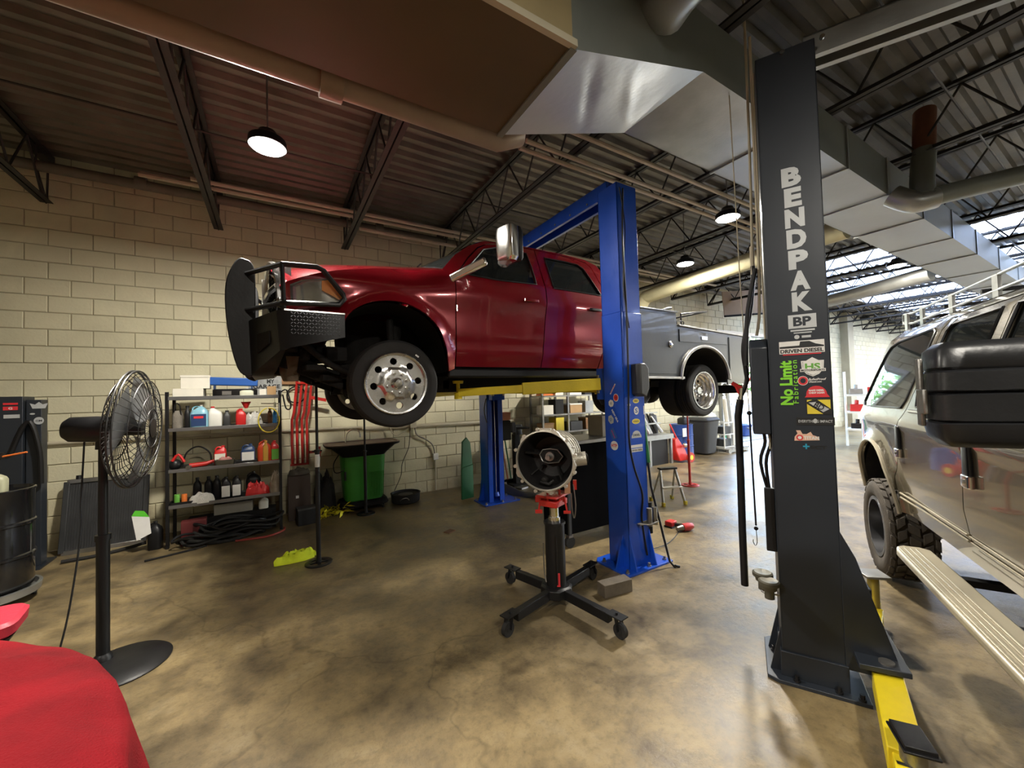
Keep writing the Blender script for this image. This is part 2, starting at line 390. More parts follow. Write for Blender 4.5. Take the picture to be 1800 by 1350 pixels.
# ================================================================== SETTING
def struct(mb, name, m, parent=None, **k):
    o = mb.build(name, m, parent, **k)
    if parent is None: o['kind'] = 'structure'
    return o
struct(MB().grid(lambda u, v: V((-7+41*u, -9+16.3*v, 0)), 8, 4), 'floor', M_floor, smooth=False)
WY = 7.3
DX0, DX1, DZ = 12.2, 18.0, 3.6
wl = struct(MB().bx(-7, DX0, WY+.004, WY+.25, 0, 5.3).bx(DX1, 34, WY+.004, WY+.25, 0, 5.3).bx(DX0, DX1, WY+.004, WY+.25, DZ, 5.3), 'wall_left', M_wallb, smooth=False)
struct(MB().bx(-7.25, -7, -9, WY+.25, 0, 5.3), 'wall_back', M_wallb, smooth=False)
struct(MB().bx(34, 34.25, 1, WY+.25, 0, 5.3).bx(34, 34.25, -9, 1, 4.4, 5.3), 'wall_far', wall_mat('far_wall_paint', (.72, .70, .64), (.6, .58, .52)), smooth=False)  # unseen gap on the right side, added to let daylight onto the ceiling
struct(MB().bx(-7, 34, -9.25, -9, 0, 5.3), 'wall_right', M_wallb, smooth=False)
fr = struct(MB().bx(DX0-.1, DX0, WY-.03, WY+.28, 0, DZ).bx(DX1, DX1+.1, WY-.03, WY+.28, 0, DZ).bx(DX0-.1, DX1+.1, WY-.03, WY+.28, DZ, DZ+.1), 'door_1', M_steel, smooth=False)
# painted concrete blocks
BW, BH = .41, .2155; J = .010
def block_mesh(wd, nm):
    hx, hz, c, dp = (wd-J)/2, (BH-J)/2, .006, .012
    vs = [(a*hx, 0, b*hz) for a, b in ((-1, -1), (1, -1), (1, 1), (-1, 1))]+[(a*(hx), -dp+c, b*hz) for a, b in ((-1, -1), (1, -1), (1, 1), (-1, 1))]+[(a*(hx-c), -dp, b*(hz-c)) for a, b in ((-1, -1), (1, -1), (1, 1), (-1, 1))]
    fs = [(8, 9, 10, 11)]+[(k+i, k+(i+1) % 4, k+4+(i+1) % 4, k+4+i) for k in (0, 4) for i in range(4)]
    me = bpy.data.meshes.new(nm); me.from_pydata([V(v) for v in vs], [], fs); me.materials.append(M_block); me.update(); return me, vs, fs
bm_full, bvs, bfs = block_mesh(BW, 'block'); bm_half, hvs, hfs = block_mesh(BW/2, 'block_half')
cells = []
for r_ in range(24):
    z = BH*(r_+.5)
    x = -4.1 - (BW/2 if r_ % 2 else 0)
    while x < 33.6:
        xc = x+BW/2
        if not (DX0-.3 < xc < DX1+.3 and z < DZ+.05) and z < 5.1: cells.append((xc, z))
        x += BW
def vis(xc, z):
    v = V((xc, WY, z-1.8)); a = math.degrees(math.atan2(v.y, v.x))
    return math.hypot(xc, WY) + (0 if a < 112 else 50)
cells.sort(key=lambda c: vis(*c)); rest = MB()
for i, (xc, z) in enumerate(cells):
    jy = random.uniform(-.003, .003)
    if i < 298:
        o = bpy.data.objects.new('block', bm_full); COL.objects.link(o); o.parent = wl; OFF[o.name] = V((0, 0, 0))
        o.location = V((xc, WY+.004+jy, z)) - OFF[wl.name]; o.rotation_euler = (random.uniform(-.004, .004), 0, random.uniform(-.003, .003))
    else: rest.add([V(v)+V((xc, WY+.004+jy, z)) for v in bvs], bfs)
tag(rest.build('blockwork', M_block, wl, smooth=False), kind='stuff')
# corrugated deck
DKZ = 5.05
def deck():
    mb = MB(); ys = []; y = -9
    while y < WY+.2:
        ys += [(y, DKZ+.05), (y+.07, DKZ+.05), (y+.10, DKZ), (y+.165, DKZ)]; y += .195
    vs = []
    sk = MB(); n = 0
    for (ya, za), (yb, zb) in zip(ys, ys[1:]):
        cuts = [(-7, 34, 0)]
        if -7.5 < ya < 5.9: 
            cuts = []; x = -7
            for a, b in SKY: cuts += [(x, a, 0), (a, b, 1)]; x = b
            cuts.append((x, 34, 0))
        for a, b, k in cuts: (sk if k else mb).add([(a, ya, za), (b, ya, za), (b, yb, zb), (a, yb, zb)], [(0, 1, 2, 3)])
    return mb, sk
SKY = [(12.4, 14.2), (15.2, 17.6), (18.6, 21.0), (22.0, 24.4), (25.4, 27.8), (28.8, 31.2)]
dk, skl = deck()
ceil = struct(dk, 'ceiling', M_deck, smooth=False)
mt_ = bpy.data.materials.new('skylight_sheet'); mt_.use_nodes = True; t_ = mt_.node_tree; t_.nodes.clear()
tb = t_.nodes.new('ShaderNodeBsdfTranslucent'); tb.inputs[0].default_value = (.8, .84, .88, 1); oo = t_.nodes.new('ShaderNodeOutputMaterial'); t_.links.new(tb.outputs[0], oo.inputs[0])
skl.build('skylight_sheet', mt_, ceil, smooth=False)['label'] = 'translucent corrugated skylight sheets'
rf = MB().bx(-7.3, 34.3, -9.3, -7.5, DKZ+.12, DKZ+.25).bx(-7.3, 34.3, 6.0, WY+.3, DKZ+.12, DKZ+.25); x = -7.3
for a, b in SKY+[(34.3, 0)]: rf.bx(x, a, -7.5, 6.0, DKZ+.12, DKZ+.25); x = b
struct(rf, 'trim_1', M_joist, smooth=False)
JX = [-4.2+1.755*i for i in range(22)]
def joist_web(z0=4.42, z1=5.02):
    mb = MB(); y = 7.1; k = 0
    while y > -8.8:
        a = (0, y, z0+.02 if k % 2 == 0 else z1-.02); b = (0, y-.36, z1-.02 if k % 2 == 0 else z0+.02); mb.tube([a, b], .012, 5); y -= .36; k += 1
    return mb
def chord(z, s=.04):   # a pair of angles
    mb = MB()
    for q in (-1, 1): mb.bx(q*.008, q*.058, -8.9, 7.22, z, z+.008).bx(q*.008, q*.016, -8.9, 7.22, z, z+.058)
    return mb
j0 = chord(4.40).build('joist', M_joist, ceil, smooth=False)
OFFC = OFF[ceil.name]
for nm, mb in (('joist_web', joist_web()), ('top_chord', chord(5.0)), ('joist_seat', MB().bx(-.05, .05, 6.98, 7.28, 4.92, 5.03).beam((0, 7.22, 4.40), (0, 6.72, 4.98), .05, .012, (1, 0, 0)).tube([(0, 7.22, 4.41), (0, 6.95, 4.75), (0, 6.95, 5.0)], .012, 5).tube([(0.0, 7.22, 4.41), (0, 7.25, 4.95)], .012, 5))):
    mb.build(nm, M_joist, j0, smooth=False)
j0.location = (JX[0], 0, 0)
for x in JX[1:]:
    c = dup(j0, parent=ceil); c.location = (x, 0, 0)
for y in (-6, -2.6, .9, 4.7):      # bridging rods between the joists
    MB().tube([(-6, y, 4.43), (33, y, 4.43)], .010, 5).build('bridging_rod', M_joist, ceil, smooth=False)
# outside
struct(MB().bx(-12, 50, WY+.25, 60, -.25, -.04), 'ground', M_asph, smooth=False)

# ================================================================== LAMPS, DUCTS, PIPES
lamp_lab = ['round high-bay lamp glowing above the front of the red pickup', 'round high-bay lamp glowing beside the charcoal lift post, larger and higher of the two', 'round high-bay lamp glowing above the dark service body, smaller of the two']
LP = None
for i, (x, y, z) in enumerate(LAMPS+LAMPS_OUT):
    if LP is None:
        LP = thing('high_bay_lamp', lamp_lab[0], 'lamp', (0, 0, 0), 'high-bay lamps under the joists')
        MB().lathe([(.0, .14), (.07, .14), (.085, .10), (.15, .06), (.155, .0), (.15, -.005), (.145, .0), (.0, .005)], (0, 0, 0)).build('housing', M_black, LP)
        MB().lathe([(.0, -.002), (.135, -.002), (.135, -.012), (0, -.018)], (0, 0, 0)).build('lens', M_emit, LP)
        MB().tube([(0, 0, .14), (0, 0, .95)], .008, 6).ring([(.03, -.006), (.03, .006)], (0, 0, .16), Matrix.Rotation(PI/2, 3, 'X'), 12).build('hanger', M_steel, LP)
        o = LP; o.location = (x, y, z)
    else:
        o = dup(LP, (x, y, z)); o['label'] = lamp_lab[i] if i < 3 else ['round high-bay lamp behind the oil drum and fan', 'round high-bay lamp over the parts cart behind the camera', 'round high-bay lamp over the front of the pewter vehicle', 'round high-bay lamp over the right bay', 'round high-bay lamp beyond the grey round duct', 'round high-bay lamp deep in the right bay', 'round high-bay lamp far down the hall', 'round high-bay lamp at the far end wall'][i-3]
    area('lamp_light', (x, y, z-.03), .30, LAMP_W*(1.15, 1.15, 1.15, .9, .75, .5, .6, .9, .9, .9, .9)[i], LAMP_C)
# short joist-mounted supports hold the lamps
d = thing('air_duct', 'long rectangular sheet-metal duct with a brown box end hanging under the joists', 'duct', (2.5, 1.9, 3.96))
X0, X1, YN, YF, ZB, ZT = 2.52, 26, 1.53, 2.24, 3.96, 4.38
BN, BF, BZ, BX = 1.50, 2.26, 3.57, 1.33
MB().bx(-6.2, BX, BN, BF, BZ, 4.38).build('brown_duct_box', M_brown, d, smooth=False)['label'] = 'dark brown painted duct box'
MB().add([(BX, BN-.003, BZ), (BX, BN-.003, 4.38), (-6.2, BN-.003, 4.38), (-6.2, BN-.003, BZ+.035), (BX, BN-.003, BZ+.035)], [(4, 1, 2, 3)]).build('side_panel', M_tan, d, smooth=False)['label'] = 'yellowish side panel of the brown box'
MB().bx(-6.2, BX+.01, BN-.03, BN+.0, BZ-.008, BZ+.03).build('angle_trim', M_pvc, d, smooth=False)['label'] = 'pale angle strip along the lower edge'
# tapered transition: bottom, near side, far side
def tr(u, v):
    x = BX+(X0-BX)*u; y = (BN+(YN-BN)*u)*(1-v)+(BF+(YF-BF)*u)*v; z = BZ+(ZB-BZ)*u
    z += .012*noise.noise(V((u*3, v*2.2, .5)))*4*u*(1-u)*v*(1-v)*4
    cr = abs((v-.15)-(u-.22)*2.1); z += .018*max(0, 1-cr/.10)*(1 if .05 < u < .6 else 0)*(4*v*(1-v))
    cr = abs((v-.0)-(u-.42)*1.7); z -= .014*max(0, 1-cr/.08)*(4*u*(1-u))*(4*v*(1-v))
    return V((x, y, z))
g = MB().grid(tr, 36, 24); g.f = [f[::-1] for f in g.f]; g.build('taper_bottom', M_duct, d)['label'] = 'bright creased sheet-metal underside of the tapered section'
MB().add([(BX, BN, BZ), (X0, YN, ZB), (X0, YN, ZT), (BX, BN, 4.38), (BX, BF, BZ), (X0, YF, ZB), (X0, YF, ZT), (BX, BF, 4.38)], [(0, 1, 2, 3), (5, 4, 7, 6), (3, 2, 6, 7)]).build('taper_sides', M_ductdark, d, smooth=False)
MB().bx(BX-.02, BX+.02, BN-.01, BF+.01, BZ-.012, BZ).build('seam', M_ductdark, d, smooth=False)
# straight sections: bottoms slightly cross-broken so each catches light differently
xs = [X0, 3.75, 4.9, 6.0, 7.3, 8.7, 10.2, 12, 14, 16, 18, 20, 23, 26]
for i, (a, b) in enumerate(zip(xs, xs[1:])):
    sg = (.018 if i % 2 else -.014); ze = 0
    def bt(u, v, a=a, b=b, sg=sg): return V((a+(b-a)*u, YN+(YF-YN)*v, ZB+.004+sg*min(u, v, 1-u, 1-v)*2+.006*noise.noise(V((a+u*2, v*2, 0)))))
    g = MB().grid(bt, 12, 8); g.f = [f[::-1] for f in g.f]; g.build('duct_bottom', M_galv if i == 0 else M_duct, d)
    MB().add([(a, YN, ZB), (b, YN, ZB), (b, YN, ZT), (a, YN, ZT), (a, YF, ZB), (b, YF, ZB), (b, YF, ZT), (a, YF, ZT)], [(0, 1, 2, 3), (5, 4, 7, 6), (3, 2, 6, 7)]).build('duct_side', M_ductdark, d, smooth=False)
    MB().bx(b-.012, b+.012, YN-.012, YF+.012, ZB-.014, ZB).bx(b-.012, b+.012, YN-.014, YN-.002, ZB-.014, ZT).build('flange', M_galv, d, smooth=False)
# round branch with elbow near the tapered section
MB().tube([(2.05, 1.50, 4.15), (2.0, 1.36, 4.14), (1.97, 1.2, 4.12)], [.17, .15, .15], 20, sm=4).build('branch_elbow', M_galv, d)
MB().tube([(1.97, 1.2, 4.12), (1.96, 1.05, 4.14), (2.05, .85, 4.3), (2.2, .7, 4.6), (2.3, .62, 5.0)], .12, 16, sm=4).build('branch_pipe', M_black, d)
def pipe(name, label, pts, r, m, cat='pipe', sm=0, n=10, grp=None, couple=None):
    t = thing(name, label, cat, pts[0], grp)
    MB().tube(pts, r, n, sm=sm).build('pipe_run', m, t)
    for c in couple or []: MB().tube([V(c)-V((.06, 0, 0)), V(c)+V((.06, 0, 0))], r*1.3, n).build('coupling', m, t)
    return t
pipe('round_duct', 'thick round tan duct on the far side of the brown duct box', [(-5.5, 2.42, 3.66), (1.42, 2.42, 3.66), (1.55, 2.42, 3.72), (1.58, 2.42, 3.9)], .085, mat('round_duct_brown', (.26, .19, .13), .5, .2, .2, 4, .05), 'duct', 0, 18, None, [(-3, 2.42, 3.66), (.3, 2.42, 3.66)])
pipe('gas_pipe', 'long dark pipe running along the top of the block wall', [(-6, 6.98, 4.76), (12, 6.98, 4.76)], .065, mat('dirty_pipe', (.16, .14, .11), .6, .1, .3, 4, .1), 'pipe', 0, 12, None, [(-1.5, 6.98, 4.78), (1.6, 6.98, 4.78), (4.4, 6.98, 4.78)])
gp = mat('conduit_bundle', (.50, .42, .32), .5, .2, .2, 5, .05)
for i, (y, z, x0) in enumerate([(6.72, 4.80, -1.45), (6.62, 4.74, -1.45), (6.52, 4.70, -1.2), (6.62, 4.56, 1.2), (6.40, 4.72, -.9)]):
    pipe('conduit', ['pale conduit at the wall side of the bundle under the joists', 'second pale conduit from the wall in the bundle under the joists', 'middle pale conduit of the bundle under the joists', 'short lowest pale conduit starting over the red pickup', 'pale conduit farthest from the wall in the bundle'][i], [(x0, y, z), (9.5+i*.3, y, z)], .030, gp, 'conduit', 0, 8, 'conduits in the bundle along the wall')
for i, (y, z) in enumerate([(3.35, 4.36), (3.22, 4.36), (2.9, 4.37)]):
    pipe('conduit', ['pale conduit under the joists above the blue lift, nearest the wall', 'pale conduit beside it above the blue lift', 'conduit nearest the duct above the blue lift'][i], [(2.2, y, z), (7.5, y, z)], .024, gp, 'conduit', 0, 8, 'conduits above the blue lift')
pipe('branch_duct', 'long beige round duct crossing above the dark service body and bending down at the wall', [(7.2, 2.3, 4.1), (7.25, 3.2, 4.08), (7.4, 5.8, 4.0), (7.42, 6.15, 3.95), (7.42, 6.3, 3.75)], .15, M_beige, 'duct', 4, 18)
pipe('branch_duct', 'grey round duct crossing under the far joists right of the charcoal post', [(11.3, 2.3, 4.0), (11.6, 3.8, 3.9), (11.7, 4.8, 3.85)], .15, M_galv, 'duct', 3, 18)
bd = thing('branch_duct', 'round duct with a grey elbow and rust brown collar beside the long duct', 'duct', (6.2, 1.3, 3.85))
MB().tube([(6.15, 1.53, 3.98), (6.18, 1.42, 3.88), (6.22, 1.34, 3.84), (6.32, 1.22, 3.86)], .115, 18, sm=4).build('elbow', M_galv, bd)
MB().tube([(6.26, 1.27, 3.86), (6.95, .62, 4.01), (8.6, -1.0, 4.30)], .10, 18, sm=3).build('pipe_run', M_ductdark, bd)
MB().tube([(6.24, 1.30, 3.88), (6.30, 1.31, 4.1), (6.38, 1.30, 4.45)], [.105, .09, .095], 18, sm=3).build('riser', M_ductdark, bd)
MB().tube([(6.38, 1.30, 4.42), (6.42, 1.30, 4.62), (6.5, 1.30, 4.95)], [.10, .13, .13], 18, sm=3).build('collar', M_rust, bd)['label'] = 'rust brown collar'
pb = thing('hardboard_sheet', 'brown hardboard panel hanging under the far joists', 'panel', (13, 6.6, 4.0))
MB().beam((11.36, 6.6, 4.30), (13.2, 5.7, 4.42), .02, .72).build('board', mat('hardboard', (.42, .30, .19), .7, 0, .15, 3), pb, smooth=False)
MB().tube([(11.36, 6.57, 3.93), (13.2, 5.67, 4.05)], .03, 6).build('rail', M_dark, pb)

# ================================================================== LIFTS
def bolt(mb, x, y, z, r=.014): mb.cyl((x, y, z), (x, y, z+.012), r*1.5, n=10).cyl((x, y, z+.012), (x, y, z+.035), r, n=6)
L1 = thing('two_post_lift', 'bright blue two-post lift holding up the red pickup', 'lift', (3.18, 4.5, 0))
PX0, PX1, PY0, PY1 = 3.03, 3.33, 2.82, 3.10
def post_c(px0, px1, y0, y1, z1, s):   # C-shaped column, open side at y1 (s=1) or y0 (s=-1)
    t = .012; mb = MB(); zs = 2.62
    for (za, zb, k) in ((.02, zs, 0), (zs, z1, .006)):
        yo = y0+k if s > 0 else y1-k
        mb.bx(px0+k, px1-k, min(yo, yo+s*t), max(yo, yo+s*t), za, zb)
        mb.bx(px0+k, px0+k+t, y0+k*(s > 0), y1-k*(s < 0), za, zb).bx(px1-k-t, px1-k, y0+k*(s > 0), y1-k*(s < 0), za, zb)
        yi = y1 if s > 0 else y0
        mb.bx(px0+k, px0+.09, min(yi, yi-s*t), max(yi, yi-s*t), za, zb).bx(px1-.09, px1-k, min(yi, yi-s*t), max(yi, yi-s*t), za, zb)
    return mb
post_c(PX0, PX1, PY0, PY1, 3.97, 1).build('post', M_blue, L1, smooth=False, bevel=.004)
post_c(PX0, PX1, 5.84, 6.12, 3.97, -1).build('post', M_blue, L1, smooth=False, bevel=.004)
for s, yb in ((1, 2.72), (-1, 5.72)):
    MB().prism([(2.90, yb), (3.56, yb), (3.56, yb+.42), (3.44, yb+.5), (2.96, yb+.5), (2.90, yb+.44)], (0, 0, 0), (1, 0, 0), (0, 1, 0), (0, 0, .02)).build('base_plate', M_blue, L1, smooth=False, bevel=.003)
    for sx in (PX0-.001, PX1-.011):
        y0 = 2.82 if s > 0 else 6.12
        MB().prism([(0, .02), (-.085*s if 0 else -s*.085, .02), (0, .36)], (sx, y0, 0), (0, 1, 0), (0, 0, 1), (.012, 0, 0)).build('gusset', M_blue, L1, smooth=False)
    for sx, dd in ((PX0, -.11), (PX1, .11)):
        MB().prism([(0, .02), (dd, .02), (0, .34)], (sx, (2.90 if s > 0 else 6.02), 0), (1, 0, 0), (0, 0, 1), (0, .012, 0)).build('gusset', M_blue, L1, smooth=False)
    b = MB()
    for bx_, by_ in ((2.94, .05), (3.24, .04), (3.50, .06), (2.95, .38), (3.50, .36)): bolt(b, bx_, yb+by_, .02)
    b.build('anchor_bolts', M_steel, L1)
MB().bx(3.07, 3.11, 3.0, 6.0, 3.90, 4.06).bx(3.25, 3.29, 3.0, 6.0, 3.90, 4.06).bx(3.07, 3.29, 3.0, 6.0, 4.055, 4.065).build('crossbar', M_blue, L1, smooth=False, bevel=.003)
b = MB()
for i in range(9): b.cyl((3.068, 3.3+i*.3, 3.94), (3.060, 3.3+i*.3, 3.94), .012, n=8)
b.build('crossbar_bolts', M_steel, L1)
for yp in (2.98, 5.98):
    b = MB()
    for z in (.9, 1.3): b.cyl((3.1, yp, z), (3.1, yp, z+.01), .01, n=6)
for s, yc in ((1, 3.12), (-1, 5.82)):       # carriages and arms
    MB().bx(3.06, 3.30, min(yc, yc+s*.12), max(yc, yc+s*.12), 1.72, 2.06).build('carriage', M_blue, L1, smooth=False, bevel=.004)
    for xe, k in ((1.72, -1), (4.75, 1)):
        a = V((3.18+k*.10, yc+s*.10, 1.89)); e = V((xe, 3.98 if s > 0 else 5.02, 1.84)); mid = a.lerp(e, .55)
        arm = MB().beam(a, mid, .14, .13).build('arm', M_yellow, L1, smooth=False, bevel=.006)
        MB().beam(a.lerp(e, .35), e, .10, .085).build('arm_extension', M_yellow, arm, smooth=False, bevel=.004)
        MB().lathe([(.045, -.07), (.045, .0), (.02, .0), (.02, .10), (.055, .10), (.06, .13), (0, .13)], e+V((0, 0, .0)), n=14).build('lift_pad', M_yellow, arm)
        MB().cyl(a-V((0, 0, .10)), a+V((0, 0, .10)), .03).build('pivot_pin', M_steel, arm)
bxm = MB().prism([(-.05, -.16), (.03, -.19), (.075, -.10), (.075, .10), (.03, .15), (-.05, .15)], (3.19, 2.82, 1.93), (1, 0, 0), (0, 0, 1), (0, -.13, 0)).build('lock_cover', M_chbox, L1, smooth=False, bevel=.012)
MB().tube([(3.10, 2.80, 3.9), (3.06, 2.79, 3.3), (3.09, 2.80, 2.6), (3.07, 2.79, 1.9), (3.06, 2.80, 1.35), (3.10, 2.79, 1.05), (3.20, 2.78, .75), (3.19, 2.79, .5), (3.25, 2.79, .12)], .010, 7, sm=6).build('hydraulic_hose', M_black, L1)
MB().tube([(3.05, 2.80, 3.9), (3.10, 2.79, 3.5), (3.06, 2.80, 2.9), (3.12, 2.80, 2.45)], .006, 6, sm=5).build('cable', M_black, L1)
MB().tube([(3.13, 2.79, .46), (3.20, 2.70, .46), (3.33, 2.70, .47), (3.36, 2.79, .47)], .007, 6, closed=True).bx(3.14, 3.38, 2.77, 2.80, .44, .46).build('adapter_rack', M_steel, L1)
for x in (3.27, 3.35): MB().cyl((x, 2.76, .42), (x, 2.76, .60), .027, n=12).build('lift_adapter', M_steel, L1)
MB().cyl((3.39, 2.86, .30), (3.39, 2.86, .62), .03, n=12).build('adapter_tube', M_black, L1)
# far post fittings
MB().tube([(3.02, 5.84, 1.75), (2.96, 5.8, 1.55), (3.02, 5.83, 1.35)], .008, 6, sm=4).build('cable', M_black, L1)
MB().bx(3.34, 3.50, 5.86, 6.02, 1.02, 1.36).build('switch_box', M_dark, L1, bevel=.006)
MB().bx(3.34, 3.50, 5.855, 6.02, 1.365, 1.50).build('cardboard_sleeve', mat('faded_orange', (.50, .22, .12), .7), L1, bevel=.004)
for x in (3.10, 3.18, 3.25): MB().tube([(x, 5.86, .1), (x, 5.86, 1.7)], .006, 5).build('lift_cable', M_steel, L1)
MB().cyl((3.18, 5.83, .10), (3.18, 5.86, .16), .04, n=16).build('pulley', M_blue, L1)
# stickers on the blue post: left side (x = PX0) and near side (y = PY0)
def stick(par, o, ux, uy, poly, m, rot=0, txt=None, tm=None, tw=.05, ts=.02, bold=.0006, lab=None, border=None):
    ux, uy = V(ux), V(uy); n = ux.cross(uy); c, s = math.cos(rot), math.sin(rot); a, b_ = ux*c+uy*s, uy*c-ux*s; o = V(o)
    if border:
        k = border[1]; st = plate([(p[0]*k, p[1]*k) for p in poly], 'sticker', border[0], par, o+n*.0008, a, b_, .0008); p2 = plate(poly, 'sticker_field', m, st, o+n*.0016, a, b_, .0006)
    else: st = plate(poly, 'sticker', m, par, o+n*.0008, a, b_, .001)
    if lab: st['label'] = lab
    for i, tx in enumerate(txt or []):
        text(tx, 'lettering', tm or M_print, st, o+n*.0024+b_*(ts*1.05*((len(txt)-1)/2-i)), a, b_, ts, bold, tw, 0)
    return st
UX, UY = (0, -1, 0), (0, 0, 1); fx = PX0-.0005
stick(L1, (fx, 2.97, 1.83), UX, UY, rect(.13, .013), M_paper, R(55), ['BLUE'], M_redprint, .10, .009, lab='long narrow white sticker with red letters')
stick(L1, (fx, 2.93, 1.74), UX, UY, ell(.030, .034), M_redprint, 0, ['U'], M_print, .02, .03, lab='round red sticker with white rim', border=(M_paper, 1.2))
stick(L1, (fx, 3.0, 1.68), UX, UY, ell(.038, .040, 7), M_paper, 0, ['O'], M_print, .02, .03, lab='white heptagonal sticker')
stick(L1, (fx, 2.95, 1.55), UX, UY, rect(.17, .028), M_blue, R(-58), ['NEW ERA'], M_paper, .15, .03, .001, lab='white slanted lettering sticker')
stick(L1, (fx, 3.01, 1.51), UX, UY, ell(.042, .05, 6), M_silver, R(20), ['D'], M_blueprint, .03, .04, lab='silver badge-shaped sticker')
stick(L1, (fx, 2.985, 1.36), UX, UY, rect(.12, .07), M_blueprint, R(-60), ['OFF ROAD'], M_redprint, .09, .016, lab='large dark blue and red sticker')
stick(L1, (fx, 2.975, 1.24), UX, UY, ell(.052, .048), M_paper, 0, ['HTP'], M_redprint, .08, .045, .002, lab='round white sticker reading HTP')
UX, UY = (1, 0, 0), (0, 0, 1); fy = PY0-.0005
stick(L1, (3.20, fy, 1.70), UX, UY, ell(.042, .022), M_yel, 0, ['DLK'], M_print, .05, .024, .001, lab='yellow oval sticker', border=(M_paper, 1.1))
stick(L1, (3.095, fy, 1.655), UX, UY, [(-.02, -.005), (-.008, -.005), (-.012, -.03), (.012, -.03), (.008, -.005), (.02, -.005), (.025, .012), (0, .03), (-.025, .012)], M_silver, 0, lab='small silver tree-shaped sticker')
stick(L1, (3.20, fy, 1.60), UX, UY, ell(.036, .042), M_paper, 0, ['S'], M_blueprint, .04, .06, .002, lab='round white sticker with a blue S', border=(M_blueprint, 1.06))
stick(L1, (3.19, fy, 1.49), UX, UY, ell(.056, .026), M_yel, 0, ['SUPERIOR'], M_print, .08, .014, lab='larger yellow oval sticker', border=(M_paper, 1.06))
stick(L1, (3.19, fy, 1.35), UX, UY, [(-.075, -.03), (.075, -.03), (.07, .0)]+[(.06*math.cos(t*PI/8), .045*math.sin(t*PI/8)) for t in range(9)]+[(-.07, 0)], M_silver, 0, ['DIESEL'], M_print, .10, .028, .001, lab='silver gear-shaped sticker')
stick(L1, (3.19, fy, 1.235), UX, UY, rect(.17, .030), M_paper, 0, lab='white sticker with a black truck outline')
stick(L1, (3.19, fy, 1.195), UX, UY, rect(.17, .034), M_paper, 0, ['DRIVEN DIESEL'], M_print, .16, .024, .0008, lab='white sticker reading DRIVEN DIESEL')
stick(L1, (3.315, fy, 1.60), UX, UY, rect(.012, .09), M_paper, 0, lab='narrow white edge sticker')

# charcoal lift, turned toward the tan sport utility vehicle.  sd = along the vehicle, sn = to its right
SB = R(28.5); SD = V((math.cos(SB), math.sin(SB), 0)); SN = V((math.sin(SB), -math.cos(SB), 0))
def sv(a, l, z): return SD*a+SN*l+V((0, 0, z))
def svm(mb): return mb.xf(lambda p: sv(p.x, p.y, p.z))      # a, l, z -> world
def flipf(mb): mb.f = [f[::-1] for f in mb.f]; return mb
def sbx(*a):
    return flipf(svm(MB().bx(*a)))
L2 = thing('two_post_lift', 'charcoal two-post lift with yellow arms and large white lettering down its near post', 'lift', sv(2.97, .3, 0))
def c2(l0, l1, s):
    mb = MB(); t = .012; a0, a1 = 2.97, 3.27
    lo = l0 if s > 0 else l1
    mb.bx(a0, a0+t, l0, l1, .02, 3.92).bx(a1-t, a1, l0, l1, .02, 3.92).bx(a0, a1, min(lo, lo+s*t), max(lo, lo+s*t), .02, 3.92)
    li = l1 if s > 0 else l0
    mb.bx(a0, a0+.09, min(li, li-s*t), max(li, li-s*t), .02, 3.92).bx(a1-.09, a1, min(li, li-s*t), max(li, li-s*t), .02, 3.92)
    return flipf(svm(mb))
PL0, PL1 = .155, .465
c2(PL0, PL1, 1).build('post', M_post, L2, smooth=False, bevel=.004)
c2(3.35, 3.66, -1).build('post', M_post, L2, smooth=False, bevel=.004)
sbx(2.955, 3.285, PL0-.01, PL1+.01, .02, .17).build('base_collar', M_post, L2, smooth=False, bevel=.004)
for (l0, l1) in ((.10, .56), (3.25, 3.72)):
    flipf(svm(MB().prism([(2.90, l0+.03), (2.93, l0-.03), (3.35, l0-.03), (3.38, l0), (3.38, l1), (2.90, l1)], (0, 0, 0), (1, 0, 0), (0, 1, 0), (0, 0, .022)))).build('base_plate', M_post, L2, smooth=False, bevel=.003)
b = MB()
for a, l in ((2.93, .22), (2.93, .42), (2.92, .52), (3.2, .12)): p = sv(a, l, .022); bolt(b, p.x, p.y, p.z, .012)
b.build('anchor_bolts', M_black, L2)
for a in (3.0, 3.24): flipf(svm(MB().prism([(.155, .02), (.09, .02), (.155, .30)], (a, 0, 0), (0, 1, 0), (0, 0, 1), (.012, 0, 0)))).build('gusset', M_post, L2, smooth=False)
sbx(3.04, 3.08, .42, 3.4, 3.86, 4.0).join(sbx(3.04, 3.20, .42, 3.4, 3.99, 4.0)).join(sbx(3.16, 3.20, .42, 3.4, 3.86, 4.0)).build('crossbar', M_galv, L2, smooth=False)['label'] = 'pale grey channel across the top'
b = MB()
for l in (.30, .50): b.add(MB().cyl(sv(2.972, l, 3.90), sv(2.955, l, 3.90), .014, n=8).v, MB().cyl((0, 0, 0), (1, 0, 0), 1, n=8).f)
b.build('top_bolts', M_chrome, L2)
